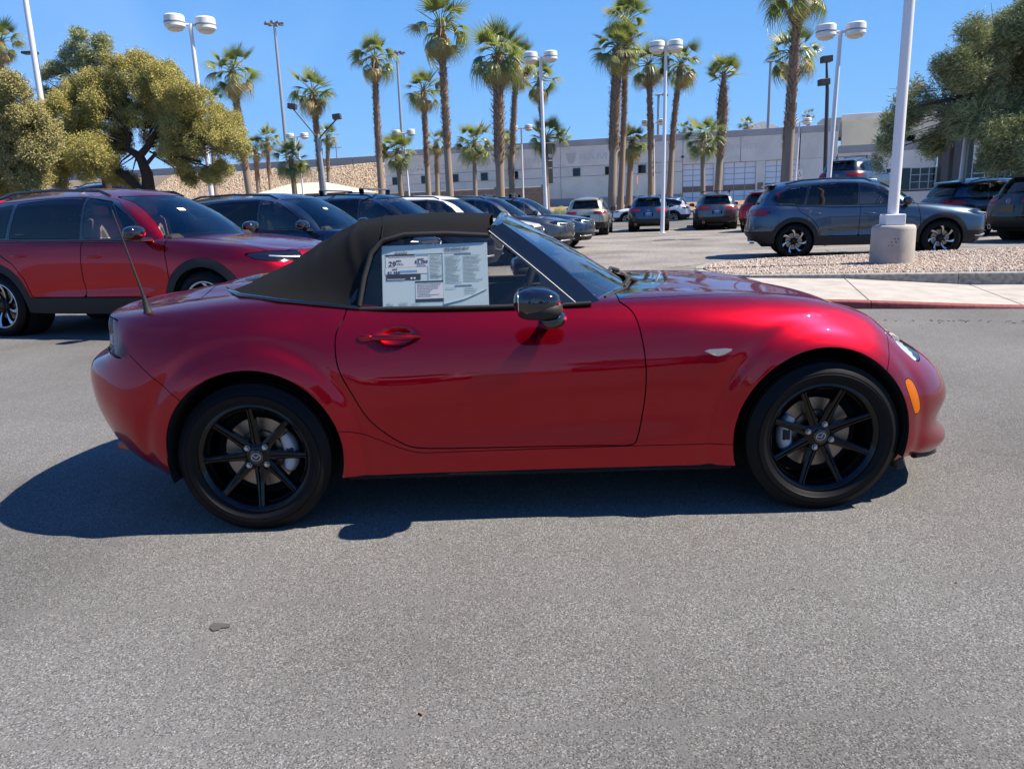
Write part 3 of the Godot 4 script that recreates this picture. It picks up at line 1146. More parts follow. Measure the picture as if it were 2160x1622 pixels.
	for s in [[50.4, 56.0], [56.0, 61.5], [61.5, 68.0], [68.0, 76.0]]:
		obj("upper_wall", MB.new().box(Vector3((s[0] + s[1]) * 0.5, 5.6, -5.7), Vector3(s[1] - s[0] - 0.04, 3.9, 0.4), Basis.IDENTITY, 0.012), M.cream_wall, b)
	obj("upper_parapet", MB.new().box(Vector3(63.2, 7.85, -5.65), Vector3(25.7, 0.6, 0.5), Basis.IDENTITY, 0.02), M.wall, b)
	obj("upper_roof", MB.new().box(Vector3(63.2, 7.3, -14.0), Vector3(25.5, 0.2, 16.0)), M.parapet, b)
	obj("stair_block", MB.new().box(Vector3(50.2, 7.0, -9.0), Vector3(3.2, 2.0, 5.0), Basis.IDENTITY, 0.02), M.parapet, b)
	for k in 4:
		var x := 54.15 + k * 0.87
		var f := obj("window", MB.new().box(Vector3(x, 5.45, -5.47), Vector3(0.84, 0.70, 0.08), Basis.IDENTITY, 0.01), M.portal, b)
		obj("pane", MB.new().box(Vector3(x, 5.45, -5.42), Vector3(0.72, 0.60, 0.012)), M.building_glass, f)
	# shopfront glazing
	var sf := obj("shopfront", MB.new().box(Vector3(55.9, 1.25, -0.26), Vector3(4.3, 2.5, 0.05)), M.matte_black, b)
	for x in [53.8, 54.95, 55.95, 56.75, 57.5, 58.05]:
		obj("mullion", MB.new().box(Vector3(x, 1.25, -0.1), Vector3(0.075, 2.5, 0.12), Basis.IDENTITY, 0.01), M.frame_white, sf)
	for y in [0.55, 1.2, 1.85, 2.47]:
		obj("transom", MB.new().box(Vector3(57.0, y, -0.1), Vector3(2.05, 0.06, 0.10), Basis.IDENTITY, 0.008), M.frame_white, sf)
	for x in [54.4, 55.45, 56.35, 57.12, 57.78]:
		obj("pane", MB.new().box(Vector3(x, 1.25, -0.14), Vector3(0.9 if x < 56 else 0.7, 2.44, 0.012)), M.building_glass, sf)
	# the tall dark entrance portal
	var po := obj("portal", MB.new().box(Vector3(58.45, 2.85, 0.5), Vector3(0.55, 5.7, 1.6), Basis.IDENTITY, 0.02), M.portal, b)
	obj("portal_leg", MB.new().box(Vector3(59.55, 2.85, 0.5), Vector3(0.9, 5.7, 1.6), Basis.IDENTITY, 0.02), M.portal, po)
	obj("portal_head", MB.new().box(Vector3(58.92, 5.95, 0.5), Vector3(2.3, 0.5, 1.62), Basis.IDENTITY, 0.02), M.portal, po)
	obj("pane", MB.new().box(Vector3(60.5, 2.9, 0.0), Vector3(1.0, 5.4, 0.02)), M.building_glass, po)
	# right wing
	for s in [[61.0, 65.6], [65.6, 70.2], [70.2, 76.0]]:
		obj("wall_panel", MB.new().box(Vector3((s[0] + s[1]) * 0.5, 4.1, -0.2), Vector3(s[1] - s[0] - 0.03, 3.0, 0.4), Basis.IDENTITY, 0.012), M.wall, b)
	obj("shopfront", MB.new().box(Vector3(68.3, 1.3, -0.26), Vector3(15.0, 2.58, 0.05)), M.building_glass, b)
	for k in 15:
		obj("mullion", MB.new().box(Vector3(61.05 + k * 1.06, 1.3, -0.12), Vector3(0.08, 2.58, 0.12), Basis.IDENTITY, 0.01), M.frame_white, b)
	obj("transom", MB.new().box(Vector3(68.3, 1.75, -0.115), Vector3(15.0, 0.07, 0.10), Basis.IDENTITY, 0.01), M.frame_white, b)
	# rocky embankment of the freeway behind the trees
	build_embankment()
	# brick wall and shade roof before it
	var bw := thing("brick_wall", "low tan brick wall at the foot of the rocky embankment", "wall", on_lot(-31.5, 76.0), -LOT)
	for k in 6:
		obj("wall_panel", MB.new().box(Vector3(-13.2 + k * 4.9, 1.05, 0), Vector3(4.5, 2.1, 0.22), Basis.IDENTITY, 0.01), M.brick_wall, bw)
		obj("pillar", MB.new().box(Vector3(-10.75 + k * 4.9, 1.15, 0), Vector3(0.44, 2.3, 0.34), Basis.IDENTITY, 0.015), M.brick_wall, bw)
		obj("coping", MB.new().box(Vector3(-13.2 + k * 4.9, 2.13, 0), Vector3(4.5, 0.07, 0.28), Basis.IDENTITY, 0.01), M.wall, bw)
	var ca := thing("shade_canopy", "tan fabric pyramid shade canopy on posts before the rocky embankment", "canopy", on_lot(-41.0, 72.0), -LOT)
	var cm := MB.new()
	var peak := [Vector3(-2.6, 3.45, 0), Vector3(1.2, 3.45, 0)]
	var eave := [Vector3(-5.6, 2.25, 3.6), Vector3(5.6, 2.25, 3.6), Vector3(5.6, 2.25, -3.6), Vector3(-5.6, 2.25, -3.6)]
	cm.flat_quad(eave[0], eave[1], peak[1], peak[0], Vector3(0, 0.9, 0.4))
	cm.flat_quad(eave[2], eave[3], peak[0], peak[1], Vector3(0, 0.9, -0.4))
	cm.flat_quad(eave[1], eave[2], peak[1], peak[1], Vector3(0.4, 0.9, 0))
	cm.flat_quad(eave[3], eave[0], peak[0], peak[0], Vector3(-0.4, 0.9, 0))
	obj("canopy_roof", cm, M.canopy_cloth, ca)
	for e in eave:
		obj("post", MB.new().tube([Vector3(e.x * 0.94, 0, e.z * 0.9), Vector3(e.x * 0.94, 2.35, e.z * 0.9)], 0.06, 8), M.wall, ca)


func build_embankment() -> void:
	var at := Vector3(-15.663, 1.2, -88.782)
	var p := PackedVector3Array()
	var prof := [Vector2(-8.0, 0.0), Vector2(-12.0, 1.2), Vector2(-24.0, 7.1), Vector2(-26.0, 7.4), Vector2(-45.0, 7.4)]
	var n := 25
	for i in n:
		var s := lerpf(-110.0, 14.0, i / (n - 1.0))
		for q in prof:
			p.append(at + UX * s - VX * q.x + Vector3.UP * (q.y + 0.15 * sin(s * 0.4)))
	struct("embankment", MB.new().grid(p, n, prof.size(), Vector3.UP), M.slope_soil)
	var stone := MB.new()
	stone.tinted = true
	stone.ball(Vector3.ZERO, Vector3(1, 0.75, 0.9), Basis.IDENTITY, 6, 4)
	var mm := MultiMesh.new()
	mm.transform_format = MultiMesh.TRANSFORM_3D
	mm.use_colors = true
	mm.mesh = stone.mesh()
	mm.instance_count = 24000
	for k in 24000:
		var s := rng.randf_range(-45.0, 12.0)
		var f := rng.randf()
		var q := Vector2(lerpf(-12.0, -24.2, f), lerpf(1.2, 7.15, f))
		var r := rng.randf_range(0.09, 0.19)
		mm.set_instance_transform(k, Transform3D(Basis.from_euler(Vector3(rng.randf() * 6, rng.randf() * 6, rng.randf() * 6)).scaled(Vector3.ONE * r), at + UX * s - VX * q.x + Vector3.UP * (q.y + 0.15 * sin(s * 0.4))))
		var b := rng.randf_range(0.72, 1.22)
		mm.set_instance_color(k, Color(b, b * rng.randf_range(0.92, 1.0), b * rng.randf_range(0.85, 1.0)))
	var g := MultiMeshInstance3D.new()
	g.name = numbered("embankment_rocks")
	g.multimesh = mm
	g.material_override = M.slope_rock
	add_child(g)
	g.set_meta("kind", "stuff")
	tag(g, "tan rocks covering the freeway embankment slope", "rocks")
	# the road barrier along its top
	var bar := thing("freeway_barrier", "long grey concrete barrier along the top of the embankment", "barrier", at, -LOT)
	for k in 21:
		obj("barrier_block", MB.new().box(Vector3(-108.0 + k * 6.0, 8.0, -27.0), Vector3(5.96, 1.1, 0.4), Basis.IDENTITY, 0.04), M.barrier, bar)
	# mountains on the horizon
	for r in [[Vector3(2850, 0, -8200), 1900.0, 800.0, 3], [Vector3(-1500, 0, -8600), 700.0, 730.0, 5]]:
		var f := FastNoiseLite.new()
		f.seed = r[3]
		f.frequency = 0.0007
		f.fractal_octaves = 5
		var q := PackedVector3Array()
		for i in 80:
			for j in 24:
				var x := lerpf(-1.0, 1.0, i / 79.0)
				var z := lerpf(-1.0, 1.0, j / 23.0)
				var fall: float = clampf(1.0 - x * x, 0, 1) * pow(clampf(1.0 - absf(z), 0, 1), 0.8)
				var pos: Vector3 = r[0] + Vector3(x * r[1], 0, z * 1400.0)
				q.append(pos + Vector3.UP * (fall * r[2] * (0.80 + 0.40 * f.get_noise_2d(pos.x, pos.z))))
		struct("mountain", MB.new().grid(q, 80, 24, Vector3.UP), M.mountain)


# ---------------------------------------------------------------- lamp posts, signs
func drum_lamp(called: String, label: String, at: Vector3, h: float, lean: float, spread: float, turn: float, r0 := 0.075, group := "double headed white lot lamps") -> Node3D:
	var o := thing(called, label, "lamp post", at, turn, group)
	var l := Vector3(lean, 0, 0).rotated(Vector3.UP, -deg_to_rad(turn))
	obj("pole", MB.new().tube([Vector3.ZERO, l * 0.5 + Vector3.UP * h * 0.5, l + Vector3.UP * h], [r0 * 1.15, r0, r0 * 0.8], 14), M.white_pole, o)
	obj("base_plate", MB.new().box(Vector3(0, 0.02, 0), Vector3(r0 * 4.4, 0.04, r0 * 4.4), Basis.IDENTITY, 0.008), M.white_pole, o)
	for s in [-1, 1]:
		var c := l + Vector3(s * spread, h - 0.02, 0)
		var head := obj("lamp_head", MB.new().lathe([Vector2(0.0, 0.25), Vector2(0.27, 0.24), Vector2(0.31, 0.20), Vector2(0.315, -0.10), Vector2(0.26, -0.15), Vector2(0.0, -0.15)], 28, xform(c)), M.lamp_white, o)
		obj("band", MB.new().lathe([Vector2(0.312, 0.035), Vector2(0.322, 0.03), Vector2(0.322, 0.0), Vector2(0.312, -0.005)], 28, xform(c)), M.lamp_band, head)
		obj("lens", MB.new().lathe([Vector2(0.25, -0.14), Vector2(0.22, -0.20), Vector2(0.12, -0.235), Vector2(0.0, -0.245)], 24, xform(c)), M.lamp_lens, head)
		obj("arm", MB.new().tube([l + Vector3(0, h - 0.03, 0), c + Vector3(-s * 0.29, -0.01, 0)], 0.042, 8), M.white_pole, o)
	return o


func build_poles() -> void:
	# the near pole on its concrete foot
	var foot := isl(0, 0, 0)
	foot = Vector3(6.2, 0.2, -12.33)
	var p := thing("lamp_post", "tall white lamp post on a round concrete foot in the gravel island", "lamp post", foot, -6)
	obj("foot", MB.new().lathe([Vector2(0.33, -0.15), Vector2(0.325, 0.52), Vector2(0.315, 0.565), Vector2(0.29, 0.585), Vector2(0.0, 0.585)], 48), M.concrete, p)
	obj("base_cover", MB.new().box(Vector3(-0.03, 0.67, 0), Vector3(0.30, 0.17, 0.30), Basis.IDENTITY, 0.012), M.white_pole, p)
	obj("pole", MB.new().tube([Vector3(-0.03, 0.75, 0), Vector3(-0.02, 4.5, 0), Vector3(-0.01, 9.0, 0)], [0.082, 0.076, 0.068], 20), M.white_pole, p)
	for s in [-1, 1]:
		obj("lamp_head", MB.new().lathe([Vector2(0.0, 0.25), Vector2(0.27, 0.24), Vector2(0.31, 0.20), Vector2(0.315, -0.10), Vector2(0.26, -0.15), Vector2(0.0, -0.15)], 28, xform(Vector3(s * 0.6, 8.95, 0))), M.lamp_white, p)
	obj("arm", MB.new().tube([Vector3(-0.4, 8.95, 0), Vector3(0.4, 8.95, 0)], 0.04, 8), M.white_pole, p)
	for k in 6:
		var q := Vector3(-0.16 + 0.035 * (k % 3) + 0.01 * k, 0.28 + 0.05 * (k / 2) , 0.0)
		q.z = sqrt(0.327 * 0.327 - q.x * q.x) + 0.001
		obj("stain", MB.new().ball(q, Vector3(0.012, 0.009, 0.003), Basis.IDENTITY, 8, 4), M.bark_dark, p)
	drum_lamp("double_lamp_post", "white lamp post leaning out of the leftmost olive tree", Vector3(-12.05, 0, -21), 8.4, 0.1, 0.5, -30)
	drum_lamp("double_lamp_post", "double headed white lamp post rising behind the big olive tree", Vector3(-9.72, 0, -26), 7.32, -0.04, 0.46, 30)
	drum_lamp("double_lamp_post", "small far lamp post right of the short palm before the rocky slope", Vector3(-15.96, 0.55, -62), 6.84, -0.07, 0.58, -8, 0.07)
	drum_lamp("double_lamp_post", "far lamp post at the left end of the workshop wall", Vector3(-7.32, 0.58, -60), 6.57, -0.15, 0.55, -8, 0.07)
	drum_lamp("double_lamp_post", "far lamp post before the workshop beside the thickest palm", Vector3(1.44, 0.82, -62), 6.56, 0, 0.58, -8, 0.07)
	var bp := drum_lamp("double_lamp_post", "double lamp post with a long black banner in the middle of the lot", Vector3(1.88, 0, -36), 7.77, -0.09, 0.44, -8, 0.085)
	var bn := obj("banner", MB.new().box(Vector3(0.24, 3.22, 0.0), Vector3(0.22, 1.75, 0.012), Basis(Vector3.UP, 0.35)), M.banner_black, bp)
	for y in [4.12, 2.30]:
		obj("bracket", MB.new().tube([Vector3(-0.2, y, 0), Vector3(0.36, y, -0.05)], 0.014, 6), M.galvanised, bp)
	var em := obj("emblem", emblem(0.085), M.print_white, bn)
	em.transform = Transform3D(Basis(Vector3.UP, 0.35), Vector3(0.243, 3.55, 0.010))
	for t in [["mazda", 3.36, 0.045], ["CX-50", 3.02, 0.04]]:
		var o := obj("lettering", words(t[0], t[2], 0.003), M.print_white, bn)
		o.transform = Transform3D(Basis(Vector3.UP, 0.35), Vector3(0.243, t[1], 0.009))
	drum_lamp("double_lamp_post", "double headed lamp post between the two tall palms right of the fat twin palms", Vector3(6.67, 0, -33), 7.45, 0.08, 0.36, -8, 0.075)
	drum_lamp("double_lamp_post", "small far lamp post half hidden behind the taller lamp and palm trunk", Vector3(11.88, 0.96, -62), 6.48, -0.11, 0.6, -8, 0.06)
	drum_lamp("double_lamp_post", "double headed lamp post right of the very tall palm, beside the dark box lamps", Vector3(10.94, 0, -26.5), 6.51, 0.17, 0.46, -8, 0.075)
	drum_lamp("double_lamp_post", "small far lamp post behind the two tall right hand palm trunks", Vector3(21.51, 0.91, -58), 5.83, 0.18, 0.5, -8, 0.07)
	drum_lamp("double_lamp_post", "white lamp post rising into the willow-leaved tree above the black cars", Vector3(14.02, 0, -24), 4.5, 0.1, 0.46, -8, 0.09)
	# dark floodlights
	var f := thing("floodlight_post", "dark post with two black box floodlights on splayed arms by a palm", "lamp post", Vector3(-11.41, 0.08, -50), 0)
	obj("pole", MB.new().tube([Vector3.ZERO, Vector3(-0.2, 6.2, 0)], [0.14, 0.10], 10), M.galvanised, f)
	for s in [[-1.55, 7.75], [1.15, 7.05]]:
		obj("arm", MB.new().tube([Vector3(-0.2, 5.9, 0), Vector3(s[0], s[1], 0.3)], 0.045, 6), M.dark_pole, f)
		obj("floodlight", MB.new().box(Vector3(s[0], s[1] + 0.1, 0.35), Vector3(0.5, 0.32, 0.5), Basis(Vector3.BACK, 0.12 * signf(s[0])), 0.03), M.dark_pole, f)
	f = thing("floodlight_post", "slim dark post with two black box floodlights, one above the other", "lamp post", Vector3(18.5, 0.2, -45), 0)
	obj("pole", MB.new().tube([Vector3.ZERO, Vector3(-0.2, 6.9, 0), Vector3(-0.34, 8.5, 0)], [0.13, 0.10, 0.05], 10), M.dark_pole, f)
	for s in [[-0.34, 8.55], [-0.42, 7.35]]:
		obj("floodlight", MB.new().box(Vector3(s[0], s[1], 0.0), Vector3(0.56, 0.34, 0.5), Basis(Vector3.BACK, 0.08), 0.03), M.dark_pole, f)
	f = thing("floodlight_post", "thin dark post with one flat lamp behind the leftmost white post", "lamp post", Vector3(-13.05, 0, -23), 0)
	obj("pole", MB.new().tube([Vector3.ZERO, Vector3(-0.02, 6.05, 0)], [0.06, 0.045], 8), M.dark_pole, f)
	obj("floodlight", MB.new().box(Vector3(-0.18, 6.02, 0), Vector3(0.40, 0.07, 0.24), Basis.IDENTITY, 0.02), M.dark_pole, f)
	# freeway masts
	for s in [[Vector3(-41.02, 1.2, -150), 34.7, "tall freeway mast with a ring of lamps left of centre"], [Vector3(-21.57, 1.2, -170), 32.8, "thin freeway mast behind a palm at the left end of the workshop"], [Vector3(50.16, 1.2, -150), 25.0, "thin freeway mast left of the very tall palm trunk"], [Vector3(29.37, 1.2, -150), 19.9, "short far mast with a side lamp behind the workshop roof"]]:
		var o := thing("freeway_mast", s[2], "mast", s[0], 0, "freeway light masts")
		obj("pole", MB.new().tube([Vector3.ZERO, Vector3.UP * s[1]], [0.42, 0.22], 10), M.galvanised, o)
		obj("collar", MB.new().lathe([Vector2(0.2, 0.2), Vector2(0.8, 0.0), Vector2(0.2, -0.2)], 12, xform(Vector3.UP * s[1])), M.galvanised, o)
		for k in (8 if s[1] > 30 else 2):
			var a := TAU * k / 8.0
			obj("floodlight", MB.new().box(Vector3(cos(a) * 1.35, s[1] - 0.1, sin(a) * 1.35), Vector3(0.9, 0.35, 0.5), Basis(Vector3.UP, -a), 0.05), M.lamp_band, o)
	var tp := thing("power_pole", "far utility pole with a short crossbar above the embankment", "pole", Vector3(-31.6, 1.2, -150), 0)
	obj("pole", MB.new().tube([Vector3.ZERO, Vector3.UP * 13.5], [0.2, 0.12], 8), M.galvanised, tp)
	obj("crossbar", MB.new().box(Vector3(0, 12.6, 0), Vector3(2.0, 0.12, 0.12)), M.galvanised, tp)
	# the two small signs
	var s1 := thing("parking_sign", "small white reserved parking sign on a post before the workshop door", "sign", Vector3(22.62, 1.01, -60), -LOT)
	obj("post", MB.new().tube([Vector3.ZERO, Vector3(0, 2.3, 0)], 0.035, 8), M.galvanised, s1)
	var sp := obj("plate", MB.new().box(Vector3(0, 2.05, 0.045), Vector3(0.36, 0.62, 0.02), Basis.IDENTITY, 0.006), M.sign_white, s1)
	var sym := MB.new()
	var ringp := []
	for k in 18:
		var a := 2.6 + 4.4 * k / 17.0
		ringp.append(Vector3(cos(a) * 0.10 - 0.01, 1.99 + sin(a) * 0.10, 0.06))
	sym.tube(ringp, 0.016, 6)
	sym.ball(Vector3(-0.015, 2.22, 0.06), Vector3(0.03, 0.03, 0.008), Basis.IDENTITY, 10, 6)
	sym.tube([Vector3(-0.015, 2.18, 0.06), Vector3(-0.01, 2.06, 0.06), Vector3(0.07, 2.06, 0.06), Vector3(0.11, 1.94, 0.06)], 0.018, 6)
	obj("wheelchair_symbol", sym, M.print_dark, sp)
	var s2 := thing("road_sign", "small sign seen edge on, on a thin post before the workshop windows", "sign", Vector3(10.52, 0.94, -62), 60)
	obj("post", MB.new().tube([Vector3.ZERO, Vector3(0, 2.4, 0)], 0.035, 8), M.galvanised, s2)
	obj("plate", MB.new().box(Vector3(0, 2.2, 0.04), Vector3(0.45, 0.6, 0.02), Basis.IDENTITY, 0.006), M.cardboard, s2)


# an oval ring with a pair of wings folded to a V
func emblem(r: float) -> MB:
	var mb := MB.new()
	var ring := []
	for k in 25:
		var a := TAU * k / 24.0
		ring.append(Vector3(cos(a) * r, sin(a) * r * 0.82, 0))
	mb.tube(ring, r * 0.10, 6, false, 0.6)
	for s in [-1, 1]:
		mb.tube([Vector3(s * r * 0.93, r * 0.30, 0), Vector3(s * r * 0.5, r * 0.26, 0), Vector3(s * r * 0.22, -r * 0.02, 0), Vector3(0, -r * 0.28, 0)], [r * 0.05, r * 0.11, r * 0.12, r * 0.07], 6, true, 0.6)
	return mb


# ---------------------------------------------------------------- palms
func frond(sd: int, span: float, droop: float, petiole: float, blade: float, curl: float) -> MB:
	var r := RandomNumberGenerator.new()
	r.seed = sd
	var mb := MB.new()
	var hub := Vector3(petiole, -0.10 * petiole * droop, 0)
	mb.tube([Vector3.ZERO, Vector3(petiole * 0.5, 0.02, 0), hub], [0.032, 0.02, 0.014], 4, false)
	var n := 24
	for k in n:
		var f := (k + 0.5) / n * 2.0 - 1.0
		var a := f * span
		var len := blade * (0.72 + 0.28 * cos(a)) * r.randf_range(0.86, 1.06)
		var d := Vector3(cos(a), 0, sin(a))
		var sd2 := Vector3(-sin(a), 0, cos(a))
		var fold := 0.10 * absf(f)
		var pts := []
		for s in 5:
			var t: float = [0.0, 0.30, 0.52, 0.78, 1.0][s]
			var q := hub + d * len * t * (1.0 - 0.22 * curl * t * t)
			q.y += fold * len * t - droop * len * (0.16 * t * t + 0.55 * curl * t * t * t) + 0.012 * (k % 2)
			pts.append(q)
		var w := blade * span / n * 1.05
		var ws := [0.012, w * 0.40, w * 0.30, w * 0.16, 0.0]
		for s in 4:
			var nn: Vector3 = (pts[s + 1] - pts[s]).cross(sd2).normalized()
			nn = nn if nn.y > 0 else -nn
			nn = (nn + sd2 * 0.35 * (1.0 if k % 2 else -1.0)).normalized()
			var tw: Vector3 = sd2 + Vector3.UP * (0.4 if k % 2 else -0.4)
			var i0 := mb.add(pts[s] - tw * ws[s], nn)
			mb.add(pts[s] + tw * ws[s], nn)
			mb.add(pts[s + 1] + tw * ws[s + 1], nn)
			mb.add(pts[s + 1] - tw * ws[s + 1], nn)
			mb.quad(i0, i0 + 1, i0 + 2, i0 + 3)
	return mb


func build_palms() -> void:
	var up := [frond(1, 1.75, 0.35, 0.70, 0.95, 0.1), frond(2, 1.5, 0.25, 0.80, 0.86, 0.05)]
	var mid := [frond(3, 1.9, 1.0, 0.86, 0.84, 0.55), frond(4, 1.8, 1.2, 0.80, 0.90, 0.8), frond(5, 1.7, 0.9, 0.92, 0.78, 0.5), frond(8, 1.95, 1.4, 0.74, 0.90, 1.0)]
	var low := [frond(6, 1.6, 1.5, 0.80, 0.88, 1.2), frond(7, 1.4, 1.3, 0.72, 0.86, 1.3)]
	var meshes := {}
	for k in [["up", up], ["mid", mid], ["low", low]]:
		meshes[k[0]] = k[1].map(func(f): return f.mesh())
	var where := ["at the left edge of the view, over the lamp post", "with a curved trunk just right of the olive tree", "half hidden behind the right side of the olive tree", "second from the left of the small pair by the canopy", "leftmost of the small pair by the canopy", "short, with a round crown, before the rocky slope", "behind the dark floodlights on splayed arms", "slim and far, right of the floodlight post", "tall, at the left corner of the workshop", "short and full, under the lamp at the workshop's left end", "of middle height, left of the tallest left palm", "very tall, cut by the top edge left of centre", "short and far, right of the tallest left palm", "short, before the faded wall lettering", "thick shaggy trunk, left of the banner lamp post", "leaning left, just behind the thick shaggy one", "close behind the banner lamp post, upper crown", "short, behind the banner lamp post, lower crown", "distant, its crown over the roof right of the banner", "distant, its crown over the roof behind the thick trunk", "fat shaggy trunk, front one of the twin palms", "tall and slim, rear one of the twin palms", "tall, left of the double lamp right of the twins", "short and full, right of the twin palms", "bent trunk, right of the double lamp", "stubby upright crown over a bulging shaggy trunk", "short, between the bent palm and the bulging one", "distant crown at the roof left of the short palm", "distant crown at the roof right of the bulging palm", "tallest right hand palm, only hanging fronds in view", "tall, its crown behind the tallest right hand trunk", "distant crown at the roof right of the tall trunks", "distant and small, behind the thick trunk's left side"]
	var rows := [
		[-42.55, 0.40, -66.67, 1.11, 11.55, 2.10, 15.59, 1.85, 0.34, "a"], [-16.48, 0.06, -50.91, -0.28, 7.42, -0.33, 10.25, 1.75, 0.26, "a"], [-27.82, 1.03, -75.00, 0.45, 7.37, 0.85, 10.95, 1.50, 0.25, "b"],
		[-23.96, 1.19, -80.00, 0.12, 5.21, 0.26, 7.86, 1.50, 0.18, "b"], [-25.17, 1.19, -80.00, 0.08, 4.79, 0.13, 7.00, 1.50, 0.27, "b"], [-15.32, 0.31, -57.14, -0.03, 3.89, -0.02, 5.05, 1.50, 0.23, "c"],
		[-12.99, 0.29, -56.00, -0.07, 6.68, -0.09, 9.35, 1.75, 0.25, "a"], [-20.3, 1.20, -90.0, 0.24, 5.6, 0.48, 8.9, 1.35, 0.25, "b"], [-8.83, 0.35, -56.00, 0.04, 7.11, 0.20, 11.38, 1.75, 0.25, "a"],
		[-7.90, 0.57, -60.00, -0.10, 3.67, -0.13, 5.23, 1.50, 0.27, "c"], [-6.09, 0.72, -62.22, 0.03, 5.88, 0.08, 9.73, 1.75, 0.24, "a"], [-2.89, 0.00, -41.18, -0.03, 5.92, -0.02, 10.33, 1.75, 0.21, "a"],
		[-6.6, 1.20, -76.0, 0.13, 4.4, 0.21, 6.55, 1.33, 0.26, "b"], [-2.07, 0.37, -54.55, 0.02, 3.57, 0.08, 5.45, 1.50, 0.18, "c"], [-0.27, 0.06, -46.06, 0.04, 5.53, 0.15, 9.75, 1.90, 0.28, "d"],
		[0.40, 0.61, -58.33, 0.40, 6.76, 0.79, 10.96, 1.75, 0.23, "a"], [3.29, 0.86, -62.22, -0.19, 6.49, -0.35, 9.97, 1.75, 0.21, "a"], [3.10, 0.59, -57.14, -0.01, 3.63, 0.01, 5.60, 1.50, 0.16, "c"],
		[7.67, 1.20, -100.00, -0.04, 5.16, -0.09, 8.50, 1.50, 0.23, "b"], [0.26, 1.20, -100.00, 0.10, 5.42, 0.15, 8.52, 1.50, 0.23, "b"], [7.53, 0.55, -55.27, 0.27, 6.87, 0.48, 11.14, 1.90, 0.31, "d"],
		[8.24, 0.61, -56.00, 0.32, 6.88, 0.50, 12.86, 1.75, 0.22, "a"], [10.93, 0.77, -58.33, -0.10, 6.24, -0.19, 10.31, 1.75, 0.23, "a"], [9.49, 0.83, -60.00, 0.15, 3.30, 0.26, 5.03, 1.50, 0.27, "c"],
		[12.25, 0.79, -58.33, 0.38, 6.82, 0.78, 10.21, 1.75, 0.23, "a"], [14.66, 0.60, -54.00, 0.25, 6.13, 0.24, 8.90, 1.35, 0.30, "e"], [13.27, 0.48, -52.17, -0.08, 3.11, -0.18, 4.92, 1.50, 0.18, "c"],
		[24.19, 1.20, -105.00, -0.08, 6.67, -0.12, 9.56, 1.31, 0.24, "b"], [32.62, 1.20, -105.00, -0.23, 6.38, -0.41, 9.87, 1.18, 0.24, "b"], [13.48, 0.00, -37.33, 0.07, 5.97, 0.07, 10.52, 1.75, 0.23, "a"],
		[17.20, 0.34, -48.28, 0.11, 5.39, 0.21, 9.42, 1.75, 0.22, "a"], [40.86, 1.20, -105.00, -0.26, 6.09, -0.50, 10.71, 0.92, 0.24, "b"], [0.62, 1.20, -84.0, 0.04, 4.6, 0.06, 6.55, 1.37, 0.24, "b"]]
	for i in rows.size():
		var q: Array = rows[i]
		one_palm(q, "fan palm, " + where[i], meshes)


